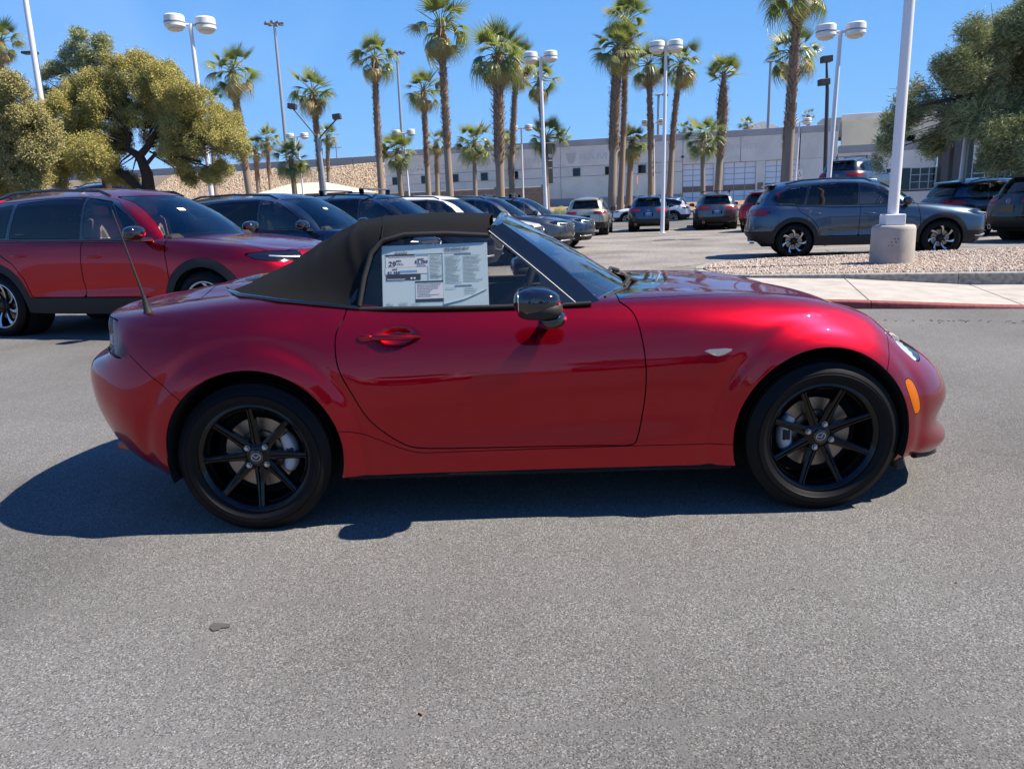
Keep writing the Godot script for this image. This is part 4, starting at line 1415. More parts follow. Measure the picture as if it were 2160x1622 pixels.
func one_palm(q: Array, label: String, meshes: Dictionary) -> void:
	var style: String = q[9]
	var o := thing("fan_palm", label, "palm tree", Vector3(q[0], ground_at(q[0], q[2]), q[2]), 0, "fan palms of the lot and the street")
	var top := Vector3(q[5], q[6], rng.randf_range(-0.2, 0.2))
	var mid := Vector3(q[3], q[4], 0)
	var r0: float = q[8] * 0.78
	var size: float = q[7] / 1.42
	var pts := []
	var rad := []
	var n := 22
	var tm := MB.new()
	tm.tinted = true
	var line := spline(PackedFloat32Array([0.0, mid.y / top.y, 1.0]), [Vector3.ZERO, mid, top], PackedFloat32Array(range(n).map(func(k): return k / (n - 1.0))))
	var shag := 0.42 if style == "a" else (0.55 if style == "b" else (0.78 if style == "c" else 0.40))
	for k in n:
		var t := k / (n - 1.0)
		pts.append(line[k])
		var r := r0 * (1.22 - 0.3 * t + 0.5 * pow(1.0 - t, 8.0))
		if style == "d":
			r = r0 * (1.25 - 0.25 * t + (0.32 if t > 0.42 else 0.0) * (1.0 - 0.6 * maxf(0, t - 0.8) / 0.2))
		elif style == "e":
			r = r0 * (0.95 + 0.55 * exp(-pow((t - 0.72) / 0.17, 2.0)) - 0.45 * smoothstep(0.82, 1.0, t))
		rad.append(r * rng.randf_range(0.97, 1.03))
	tm.tube(pts, rad, 14)
	for k in tm.v.size():
		var t := clampf(tm.v[k].y / top.y, 0, 1)
		var c := Color(1.35, 1.4, 1.45).lerp(Color(0.85, 0.75, 0.68), smoothstep(shag - 0.12, shag + 0.08, t))
		var f := rng.randf_range(0.86, 1.1) * (0.93 + 0.07 * sin(tm.v[k].y * 18.0))
		tm.c[k] = Color(c.r * f, c.g * f, c.b * f)
	obj("trunk", tm, M.palm_trunk, o)
	# the stubs of old leaves
	var boots := MB.new()
	var step := 0.13 if style in ["a", "b", "c"] else 0.15
	var y := shag * top.y
	var turn := 0.0
	while y < top.y - 0.1:
		var t := y / top.y
		var fi := t * (n - 1)
		var k := mini(int(fi), n - 2)
		var c: Vector3 = pts[k].lerp(pts[k + 1], fi - k)
		var r: float = lerpf(rad[k], rad[k + 1], fi - k)
		for s in 7:
			if rng.randf() < 0.12:
				continue
			var a := turn + TAU * s / 7.0 + rng.randf_range(-0.2, 0.2)
			var d := Vector3(cos(a), 0, sin(a))
			var sd := Vector3(-sin(a), 0, cos(a))
			var out := rng.randf_range(0.04, 0.15) if style in ["a", "b", "c"] else rng.randf_range(0.08, 0.28)
			var h := rng.randf_range(0.14, 0.26)
			var w := rng.randf_range(0.05, 0.085)
			var b0 := c + d * r * 0.93
			var tip := c + d * (r + out) + Vector3.UP * h + sd * rng.randf_range(-0.04, 0.04)
			var nn := (d * 0.9 + Vector3.DOWN * 0.35).normalized()
			var i0 := boots.add(b0 - sd * w, (nn - sd * 0.5).normalized())
			boots.add(b0 + sd * w, (nn + sd * 0.5).normalized())
			boots.add(tip + sd * w * 0.45, nn)
			boots.add(tip - sd * w * 0.45, nn)
			boots.quad(i0, i0 + 1, i0 + 2, i0 + 3)
			boots.flat_quad(tip + sd * w * 0.45, tip - sd * w * 0.45, c + d * r * 0.9 + Vector3.UP * (h * 0.9) - sd * w * 0.4, c + d * r * 0.9 + Vector3.UP * (h * 0.9) + sd * w * 0.4, Vector3(0, 1, 0))
		turn += 0.45
		y += step
	var bo := obj("leaf_stubs", boots, M.palm_boot, o)
	bo.set_meta("kind", "stuff")
	# the crown, frond by frond
	var count: int = {"a": 27, "b": 20, "c": 30, "d": 34, "e": 28}[style]
	for k in count:
		var f := (k + 0.5) / count
		var az := k * 2.39996 + rng.randf_range(-0.25, 0.25)
		var el: float
		var kind := "mid"
		if style == "e":
			el = lerpf(1.45, -0.05, pow(f, 0.8))
			kind = "up"
		else:
			el = lerpf(1.4, -0.95, pow(f, 0.95)) + rng.randf_range(-0.30, 0.30)
			kind = "up" if el > 0.55 else ("mid" if el > -0.25 else "low")
		var m: Mesh = meshes[kind][rng.randi() % meshes[kind].size()]
		var dry := (f > 0.86 and style in ["a", "d"] and rng.randf() < 0.75) or (f > 0.6 and rng.randf() < 0.12)
		var fr := obj("frond", m, M.frond_dry if dry else (M.frond_deep if rng.randf() < 0.45 else M.frond_green), o)
		var s := size * rng.randf_range(0.76, 1.10) * (0.92 if el > 1.0 else 1.0)
		fr.transform = Transform3D((Basis(Vector3.UP, az) * Basis(Vector3.BACK, el) * Basis(Vector3.RIGHT, rng.randf_range(-0.85, 0.85))).scaled(Vector3.ONE * s), top + Vector3(cos(az), 0, -sin(az)) * 0.06 + Vector3.UP * (0.12 * (1.0 - f * 2.0)))
	if style in ["a", "d", "b"]:
		var m2: int = {"a": 9, "b": 6, "d": 20}[style]
		for k in m2:
			var az := rng.randf() * TAU
			var fr := obj("dead_frond", meshes.low[k % 2], M.frond_dry, o)
			fr.transform = Transform3D((Basis(Vector3.UP, az) * Basis(Vector3.BACK, rng.randf_range(-1.5, -1.15))).scaled(Vector3(0.8, 0.8, 0.5) * size), top + Vector3(cos(az), 0, -sin(az)) * r0 * 0.9 + Vector3.DOWN * rng.randf_range(0.0, 0.55 if style == "d" else 0.3))


# ---------------------------------------------------------------- broad trees
func sprig(sd: int, leaves: int, len: float, wide: float, spread: float) -> MB:
	var r := RandomNumberGenerator.new()
	r.seed = sd
	var mb := MB.new()
	mb.tinted = true
	for k in leaves:
		var b := Vector3(r.randf_range(-1, 1), r.randf_range(-1, 1), r.randf_range(-1, 1)) * spread
		var d := Vector3(r.randf_range(-1, 1), r.randf_range(-1.1, 0.6), r.randf_range(-1, 1)).normalized()
		var s := d.cross(Vector3(r.randf_range(-1, 1), r.randf_range(-1, 1), r.randf_range(-1, 1))).normalized()
		var l := len * r.randf_range(0.7, 1.3)
		var nn := s.cross(d).normalized()
		nn = nn if nn.y > 0 else -nn
		var i := mb.add(b, nn)
		mb.add(b + d * l * 0.5 + s * wide, nn)
		mb.add(b + d * l, nn)
		mb.add(b + d * l * 0.5 - s * wide, nn)
		mb.quad(i, i + 1, i + 2, i + 3)
	return mb


func leafy(o: Node3D, blobs: Array, depth: float, count: int, leaf: MB, m: Material, shades: Array, hang: float, size := 1.0, hollow := 0.72) -> void:
	var mm := MultiMesh.new()
	mm.transform_format = MultiMesh.TRANSFORM_3D
	mm.use_colors = true
	mm.mesh = leaf.mesh()
	mm.instance_count = count
	# each bough breaks up into smaller clumps round it
	if hollow < 0.75:
		var more := []
		for b in blobs:
			more.append([b[0], b[1], b[2] * 0.66, b[3] if b.size() > 3 else 0.0])
			for e in 9:
				var d := Vector3(rng.randfn(), rng.randfn() * 0.9, rng.randfn()).normalized()
				var rr: float = b[2] * rng.randf_range(0.55, 0.86)
				more.append([b[0] + d.x * rr, b[1] + d.y * rr - 0.06 * b[2], b[2] * rng.randf_range(0.22, 0.42), (b[3] if b.size() > 3 else 0.0) + d.z * rr * depth])
		blobs = more
	var total := 0.0
	for b in blobs:
		total += b[2] * b[2]
	var noise := FastNoiseLite.new()
	noise.seed = count
	noise.frequency = 0.9
	var k := 0
	var tries := 0
	while k < count:
		tries += 1
		var pick := rng.randf() * total
		var b: Array = blobs[0]
		for c in blobs:
			pick -= c[2] * c[2]
			if pick <= 0.0:
				b = c
				break
		var d := Vector3(rng.randfn(), rng.randfn(), rng.randfn()).normalized()
		var rr: float = b[2] * lerpf(hollow, 1.06, pow(rng.randf(), 0.8))
		if rng.randf() < 0.25:
			rr = b[2] * pow(rng.randf(), 0.4)
		var cz: float = b[3] if b.size() > 3 else 0.0
		var q := Vector3(b[0], b[1], cz) + Vector3(d.x * rr, d.y * rr * 0.85, d.z * rr * depth)
		if noise.get_noise_3dv(q * 1.3) < -0.18 and tries < count * 6:
			continue
		q.y -= hang * rng.randf() * 0.3
		var tilt := Basis.from_euler(Vector3(rng.randf_range(-0.5, 0.5), rng.randf() * TAU, rng.randf_range(-0.5, 0.5)))
		mm.set_instance_transform(k, Transform3D(tilt.scaled(Vector3.ONE * size * rng.randf_range(0.7, 1.2)), q))
		var f := clampf(0.5 + 0.9 * noise.get_noise_3dv(q * 0.8 + Vector3(9, 0, 0)) + rng.randf_range(-0.3, 0.3), 0.0, 1.0)
		var c: Color = shades[0].lerp(shades[1], f) if rng.randf() < 0.8 else shades[2]
		mm.set_instance_color(k, c)
		k += 1
	var g := MultiMeshInstance3D.new()
	g.name = "crown"
	g.multimesh = mm
	g.material_override = m
	g.set_meta("kind", "stuff")
	o.add_child(g, true)


func limbs(o: Node3D, paths: Array, m: Material) -> void:
	var t := MB.new()
	for p in paths:
		var pts := []
		for q in p[0]:
			pts.append(q)
		var rad := []
		for k in pts.size():
			rad.append(lerpf(p[1], p[2], k / (pts.size() - 1.0)) * rng.randf_range(0.92, 1.08))
		t.tube(pts, rad, 9)
	obj("trunk", t, m, o)


func twigs(o: Node3D, from: Vector3, blobs: Array, m: Material, r := 0.02) -> void:
	var t := MB.new()
	for b in blobs:
		for k in 3:
			var e: Vector3 = Vector3(b[0], b[1], b[3] if b.size() > 3 else 0.0) + Vector3(rng.randfn(), rng.randfn(), rng.randfn()) * b[2] * 0.5
			var mid := from.lerp(e, 0.5) + Vector3(rng.randf_range(-0.2, 0.2), rng.randf_range(-0.1, 0.3), rng.randf_range(-0.2, 0.2))
			t.tube([from.lerp(mid, 0.5), mid, e], [r * 1.5, r, r * 0.35], 5, false)
	var g := obj("branches", t, m, o)
	g.set_meta("kind", "stuff")


func build_trees() -> void:
	var small := sprig(3, 20, 0.048, 0.0085, 0.085)
	var o := thing("olive_tree", "broad yellow-green olive-like tree with forked dark trunk behind the red car", "tree", Vector3(-9.6, 0, -21))
	var off := func(a: Array) -> Array: return a.map(func(b): return [b[0] + 9.6, b[1], b[2], rng.randf_range(-0.9, 0.9)])
	var bl: Array = off.call([[-10.75, 4.89, 0.79], [-9.86, 5.09, 0.81], [-8.95, 4.59, 0.81], [-8.19, 4.33, 0.79], [-7.63, 3.84, 0.72], [-10.50, 4.18, 0.98], [-9.40, 4.02, 0.90], [-8.50, 3.45, 0.74], [-11.38, 4.09, 0.79], [-11.64, 3.27, 0.72], [-10.79, 3.12, 0.74], [-7.13, 3.29, 0.55], [-6.72, 3.07, 0.29], [-7.85, 2.59, 0.45], [-11.97, 2.80, 0.55], [-10.45, 2.64, 0.45], [-8.74, 2.60, 0.30], [-9.36, 5.18, 0.59]])
	leafy(o, bl, 1.25, 30000, small, M.leaf_olive, [lin(0.115, 0.095, 0.013), lin(0.200, 0.145, 0.018), lin(0.045, 0.048, 0.010)], 0.5, 1.0)
	limbs(o, [[[Vector3(0.08, 0, 0), Vector3(0.08, 2.17, 0), Vector3(0.09, 2.5, 0), Vector3(0.0, 2.85, 0), Vector3(-0.08, 3.02, 0)], 0.17, 0.12], [[Vector3(-0.08, 3.0, 0), Vector3(-0.32, 3.17, 0.05), Vector3(-0.24, 3.39, 0.05), Vector3(-0.26, 3.75, 0)], 0.10, 0.05], [[Vector3(-0.06, 2.96, 0), Vector3(0.22, 3.19, 0.05), Vector3(0.42, 3.42, 0.1), Vector3(0.64, 3.8, 0)], 0.10, 0.05], [[Vector3(-0.19, 0, 0), Vector3(-0.19, 2.2, 0.1), Vector3(-0.41, 2.46, 0.1), Vector3(-0.7, 2.68, 0.1), Vector3(-1.2, 3.2, 0)], 0.16, 0.06], [[Vector3(0.1, 2.75, 0), Vector3(0.42, 3.0, 0.1), Vector3(1.04, 2.90, 0.2), Vector3(1.64, 2.75, 0.2)], 0.06, 0.03]], M.bark_dark)
	twigs(o, Vector3(0, 3.2, 0), bl, M.bark_dark)
	o = thing("olive_tree", "yellow-green olive-like tree at the left edge beside the white pole", "tree", Vector3(-11.4, 0, -18))
	off = func(a: Array) -> Array: return a.map(func(b): return [b[0] + 11.4, b[1], b[2], rng.randf_range(-0.7, 0.7)])
	bl = off.call([[-10.92, 4.28, 0.62], [-10.65, 3.72, 0.62], [-11.15, 3.33, 0.79], [-10.49, 3.10, 0.56], [-11.10, 2.71, 0.56], [-10.20, 3.50, 0.32], [-11.46, 2.52, 0.56], [-10.89, 2.39, 0.41], [-11.86, 3.76, 0.90], [-11.94, 2.84, 0.79]])
	leafy(o, bl, 1.2, 13000, small, M.leaf_olive, [lin(0.095, 0.076, 0.016), lin(0.165, 0.122, 0.024), lin(0.042, 0.045, 0.011)], 0.5, 1.1)
	limbs(o, [[[Vector3(-0.6, 0, 0), Vector3(-0.5, 1.6, 0), Vector3(-0.2, 2.6, 0), Vector3(0.3, 3.3, 0)], 0.15, 0.05], [[Vector3(-0.5, 1.7, 0), Vector3(-0.6, 2.8, 0.2), Vector3(0.05, 3.05, 0.4)], 0.10, 0.05]], M.bark_dark)
	twigs(o, Vector3(0, 2.9, 0), bl, M.bark_dark)
	var needles := sprig(5, 16, 0.13, 0.009, 0.10)
	o = thing("pine_tree", "blue-green pine with its open top showing above the olive tree", "tree", Vector3(-12.7, 0, -25))
	bl = [[-12.75, 6.77, 0.41], [-12.12, 6.67, 0.31], [-13.17, 6.41, 0.34], [-12.46, 6.36, 0.45], [-13.61, 5.99, 0.34], [-13.93, 5.82, 0.28], [-12.74, 5.99, 0.55], [-12.8, 5.3, 0.7], [-13.9, 5.2, 0.45]].map(func(b): return [b[0] + 12.7, b[1], b[2]])
	leafy(o, bl, 1.0, 1900, needles, M.leaf_pine, [lin(0.075, 0.095, 0.025), lin(0.135, 0.145, 0.045), lin(0.045, 0.055, 0.016)], 0.1, 1.0, 0.3)
	limbs(o, [[[Vector3(0.1, 0, 0), Vector3(0.05, 3, 0), Vector3(0, 6.4, 0)], 0.2, 0.04]], M.bark_dark)
	twigs(o, Vector3(0, 5.0, 0), bl, M.bark_dark, 0.018)
	var willow := sprig(7, 14, 0.135, 0.0095, 0.12)
	o = thing("willow_leaf_tree", "tall willow-leaved tree hanging into the view at the right edge", "tree", Vector3(15.4, 0, -23))
	off = func(a: Array) -> Array: return a.map(func(b): return [b[0] - 15.4, b[1], b[2], rng.randf_range(-0.8, 0.8)])
	bl = off.call([[14.41, 5.71, 1.01], [13.53, 5.12, 0.80], [12.77, 4.64, 0.60], [12.13, 4.15, 0.58], [11.75, 3.70, 0.46], [13.91, 4.09, 1.10], [14.67, 4.58, 1.15], [13.14, 3.60, 0.66], [11.30, 3.40, 0.38], [14.31, 2.91, 0.95], [15.09, 3.27, 0.86], [11.22, 2.88, 0.30], [12.80, 3.0, 0.50], [11.15, 2.50, 0.22], [13.96, 2.36, 0.42], [14.94, 2.33, 0.60], [13.06, 5.76, 0.43], [12.27, 4.85, 0.36], [15.35, 5.68, 1.29], [15.84, 3.90, 1.29], [16.19, 2.4, 1.15]])
	leafy(o, bl, 1.0, 17000, willow, M.leaf_willow, [lin(0.055, 0.066, 0.018), lin(0.145, 0.150, 0.034), lin(0.03, 0.036, 0.012)], 1.2, 1.1, 0.5)
	limbs(o, [[[Vector3(0.3, 0, 0), Vector3(0.2, 1.8, 0), Vector3(0, 3.2, 0), Vector3(-0.3, 4.8, 0), Vector3(-0.8, 5.8, 0)], 0.24, 0.07], [[Vector3(0.1, 2.6, 0), Vector3(-1.0, 3.5, 0.2), Vector3(-2.4, 3.9, 0.3), Vector3(-3.5, 3.7, 0.3)], 0.12, 0.03], [[Vector3(0.05, 2.8, 0), Vector3(0.9, 4.2, -0.2), Vector3(1.2, 5.6, -0.2)], 0.13, 0.04], [[Vector3(0.1, 2.2, 0), Vector3(-0.9, 2.9, -0.3), Vector3(-2.0, 3.1, -0.3)], 0.08, 0.03]], M.bark_dark)
	twigs(o, Vector3(-0.5, 3.6, 0), bl, M.bark_dark, 0.013)
	o = thing("round_bush", "clipped round yellow-green bush before the workshop wall", "bush", Vector3(3.5, ground_at(3.5, -50), -50))
	leafy(o, [[0.02, 0.62, 0.5], [-0.35, 0.5, 0.4], [0.4, 0.52, 0.4]], 0.9, 900, small, M.leaf_olive, [lin(0.20, 0.19, 0.05), lin(0.34, 0.30, 0.10), lin(0.11, 0.12, 0.03)], 0.0, 1.1, 0.8)
	for s in [[-15.7, -37.0, 1.35, "flowering oleander hedge with pale pink tips by the canopy"], [-19.0, -38.0, 1.7, "green oleander shrub under the olive tree by the fence"], [-13.2, -30.0, 1.7, "green shrub behind the olive tree trunk"], [-10.8, -33.0, 1.55, "low green shrub right of the olive tree trunk"]]:
		o = thing("oleander_shrub", s[3], "shrub", Vector3(s[0], 0, s[1]))
		leafy(o, [[0, s[2] * 0.6, 0.7], [-0.9, s[2] * 0.5, 0.6], [0.9, s[2] * 0.5, 0.6], [0.3, s[2] * 0.85, 0.5]], 1.0, 1300, willow, M.leaf_willow, [lin(0.08, 0.11, 0.03), lin(0.19, 0.20, 0.07), lin(0.45, 0.22, 0.22) if "pink" in s[3] else lin(0.22, 0.2, 0.06)], 0.0, 1.0, 0.6)
	for s in [[-9.0, 20.0, "dark leafy tree across the aisle, mirrored in the roadster's flank"], [4.0, 24.0, "second leafy tree across the aisle, mirrored in the hood"], [14.0, 21.0, "third leafy tree across the aisle, mirrored in the bumper"]]:
		o = thing("shade_tree", s[2], "tree", Vector3(s[0], 0, s[1]))
		bl = [[0, 3.4, 1.6], [-1.6, 2.8, 1.3], [1.7, 2.9, 1.3], [0.4, 4.4, 1.2]]
		leafy(o, bl, 1.0, 1500, willow, M.leaf_willow, [lin(0.055, 0.066, 0.018), lin(0.145, 0.150, 0.034), lin(0.03, 0.036, 0.012)], 0.5, 2.2, 0.4)
		limbs(o, [[[Vector3.ZERO, Vector3(0.1, 1.8, 0), Vector3(0.2, 3.6, 0)], 0.2, 0.06]], M.bark_dark)
	var fe := thing("iron_fence", "low dark iron fence behind the parked row at left", "fence", Vector3(-13.5, 0, -28), -LOT)
	for k in 2:
		obj("rail", MB.new().box(Vector3(0, 0.3 + 1.2 * k, 0), Vector3(14, 0.04, 0.03)), M.dark_pole, fe)
	for k in 90:
		obj("picket", MB.new().box(Vector3(-6.95 + k * 0.156, 0.85, 0), Vector3(0.018, 1.6, 0.018)), M.dark_pole, fe)


# ---------------------------------------------------------------- wheels (hub at the origin, outer face towards +z)
const AXLE := Basis(Vector3(1, 0, 0), Vector3(0, 0, 1), Vector3(0, -1, 0))


func tyre_mesh(R: float, w: float, rr: float) -> MB:
	var h := w * 0.5
	var s := R - rr
	var prof := [Vector2(rr - 0.012, -h * 0.75), Vector2(rr + 0.01, -h * 0.9), Vector2(rr + s * 0.5, -h * 1.04), Vector2(R - 0.022, -h * 0.92), Vector2(R - 0.006, -h * 0.78)]
	for k in 4:                                    # tread with four grooves
		var c := lerpf(-0.62, 0.62, k / 3.0) * h
		prof.append_array([Vector2(R, c - 0.014), Vector2(R, c - 0.006), Vector2(R - 0.008, c - 0.004), Vector2(R - 0.008, c + 0.004), Vector2(R, c + 0.006), Vector2(R, c + 0.014)])
	prof.append_array([Vector2(R - 0.006, h * 0.78), Vector2(R - 0.022, h * 0.92), Vector2(R - 0.035, h * 0.985), Vector2(R - 0.037, h * 0.97), Vector2(R - 0.041, h * 0.99), Vector2(rr + s * 0.5, h * 1.04), Vector2(rr + s * 0.28, h * 1.03), Vector2(rr + s * 0.26, h * 1.005), Vector2(rr + s * 0.15, h * 0.97), Vector2(rr + 0.004, h * 0.86), Vector2(rr - 0.006, h * 0.80)])
	return MB.new().lathe(prof, 72, Transform3D(AXLE, Vector3.ZERO))


func make_wheel(R: float, w: float, rr: float, style: String) -> Node3D:
	var o := Node3D.new()
	o.name = "wheel"
	var h := w * 0.5
	obj("tyre", tyre_mesh(R, w, rr), M.rubber, o)
	var ax := Transform3D(AXLE, Vector3.ZERO)
	var rim_m: Material = M.wheel_black
	obj("rim", MB.new().lathe([Vector2(rr - 0.03, -h * 0.8), Vector2(rr - 0.03, h * 0.2), Vector2(rr - 0.024, h * 0.62), Vector2(rr - 0.015, h * 0.80), Vector2(rr - 0.004, h * 0.88), Vector2(rr + 0.004, h * 0.86), Vector2(rr + 0.005, h * 0.80)].map(func(p): return p).duplicate(), 64, ax), rim_m, o)
	obj("back_plate", MB.new().lathe([Vector2(0.0, -h * 0.55), Vector2(rr - 0.03, -h * 0.55)], 40, ax), M.lining, o)
	var dr := rr * 0.66
	obj("brake_disc", MB.new().lathe([Vector2(0.05, -0.030), Vector2(dr, -0.030), Vector2(dr, -0.012), Vector2(dr - 0.05, -0.012), Vector2(dr - 0.055, -0.004), Vector2(0.05, -0.004)], 48, ax), M.disc_metal, o)
	var hub := obj("hub", MB.new().lathe([Vector2(0.072, h * 0.05), Vector2(0.070, h * 0.25), Vector2(0.050, h * 0.44), Vector2(0.034, h * 0.53), Vector2(0.0, h * 0.54)], 32, ax), rim_m, o)
	if style == "roadster":
		var spoke := spoke_mesh(0.040, rr - 0.016, 0.042, 0.019, h * 0.44, h * 0.78, 0.032)
		var sm := spoke.mesh()
		for k in 8:
			var sp := obj("spoke", sm, rim_m, o)
			sp.rotation.z = TAU * k / 8.0 + PI / 2
		for k in 4:
			var a := TAU * (k + 0.5) / 4.0
			var q := Vector3(cos(a), sin(a), 0) * 0.051
			obj("lug_nut", MB.new().lathe([Vector2(0.0125, h * 0.30), Vector2(0.0125, h * 0.50), Vector2(0.010, h * 0.50), Vector2(0.0085, h * 0.60), Vector2(0.0, h * 0.62)], 6, Transform3D(AXLE, q)), M.satin_metal, o)
			obj("lug_recess", MB.new().lathe([Vector2(0.017, h * 0.47), Vector2(0.0135, h * 0.44)], 16, Transform3D(AXLE, q)), M.lining, o)
		obj("centre_cap", MB.new().lathe([Vector2(0.030, h * 0.54), Vector2(0.028, h * 0.585), Vector2(0.022, h * 0.60), Vector2(0.0, h * 0.605)], 28, ax), M.gloss_black, o)
		var em := obj("emblem", emblem(0.0185), M.chrome, o)
		em.position.z = h * 0.61
	else:
		var spoke := spoke_mesh(0.05, rr - 0.012, 0.030, 0.040, h * 0.35, h * 0.82, 0.030, 0.30)
		var face := spoke_face(0.10, rr - 0.016, 0.012, 0.034, h * 0.35, h * 0.82, 0.30)
		var sm := spoke.mesh()
		var fm := face.mesh()
		for k in 7 if style == "seven" else 8:
			var a := TAU * k / (7.0 if style == "seven" else 8.0)
			var sp := obj("spoke", sm, rim_m, o)
			sp.rotation.z = a
			var f := obj("spoke_face", fm, M.machined, o)
			f.rotation.z = a
		obj("centre_cap", MB.new().lathe([Vector2(0.036, h * 0.52), Vector2(0.034, h * 0.60), Vector2(0.0, h * 0.62)], 24, ax), M.wheel_black, o)
		if style == "bright":
			obj("rim_lip", MB.new().lathe([Vector2(rr - 0.014, h * 0.83), Vector2(rr - 0.005, h * 0.90), Vector2(rr + 0.004, h * 0.88)], 56, ax), M.machined, o)
	return o


func spoke_mesh(r0: float, r1: float, w0: float, w1: float, z0: float, z1: float, deep: float, twist := 0.0) -> MB:
	# a ridged bar from the hub to the rim
	var mb := MB.new()
	var n := 6
	var p := PackedVector3Array()
	for i in n:
		var t := i / (n - 1.0)
		var r := lerpf(r0, r1, t)
		var a := twist * t * t
		var c := Vector3(cos(a), sin(a), 0)
		var s := Vector3(-sin(a), cos(a), 0)
		var w := lerpf(w0, w1, t) * 0.5 * (1.0 + 0.35 * pow(t, 6.0))
		var z := lerpf(z0, z1, pow(t, 1.4))
		for q in [[-1.0, -deep], [-1.0, -0.004], [-0.62, 0.0], [-0.22, 0.001], [-0.14, -0.006], [0.14, -0.006], [0.22, 0.001], [0.62, 0.0], [1.0, -0.004], [1.0, -deep]]:
			p.append(c * r + s * w * q[0] + Vector3(0, 0, z + q[1]))
	# flat facets: each strip keeps its own normals
	for i in n - 1:
		for j in 9:
			var a := p[i * 10 + j]
			var b := p[(i + 1) * 10 + j]
			var c := p[(i + 1) * 10 + j + 1]
			var d := p[i * 10 + j + 1]
			var nn := (b - a).cross(d - a).normalized()
			var mid := (a + c) * 0.5
			var axis := Vector3(mid.x, mid.y, 0).normalized() * Vector2(mid.x, mid.y).length()
			var want := (mid - axis) * Vector3(1, 1, 0) + Vector3(0, 0, 0.02)
			mb.flat_quad(a, b, c, d, nn if nn.dot(want) > 0 else -nn)
	return mb


func spoke_face(r0: float, r1: float, w0: float, w1: float, z0: float, z1: float, twist: float) -> MB:
	var p := PackedVector3Array()
	var n := 6
	for i in n:
		var t := lerpf(0.25, 1.0, i / (n - 1.0))
		var r := lerpf(0.05, r1, t)
		var a := twist * t * t
		var w := lerpf(w0, w1 * 1.5, pow((t - 0.25) / 0.75, 1.6)) * 0.5
		var c := Vector3(cos(a), sin(a), 0)
		var s := Vector3(-sin(a), cos(a), 0)
		var z := lerpf(z0, z1, pow(t, 1.4)) + 0.003
		p.append(c * r - s * w + Vector3(0, 0, z))
		p.append(c * r + s * w + Vector3(0, 0, z))
	return MB.new().grid(p, n, 2, Vector3.BACK)


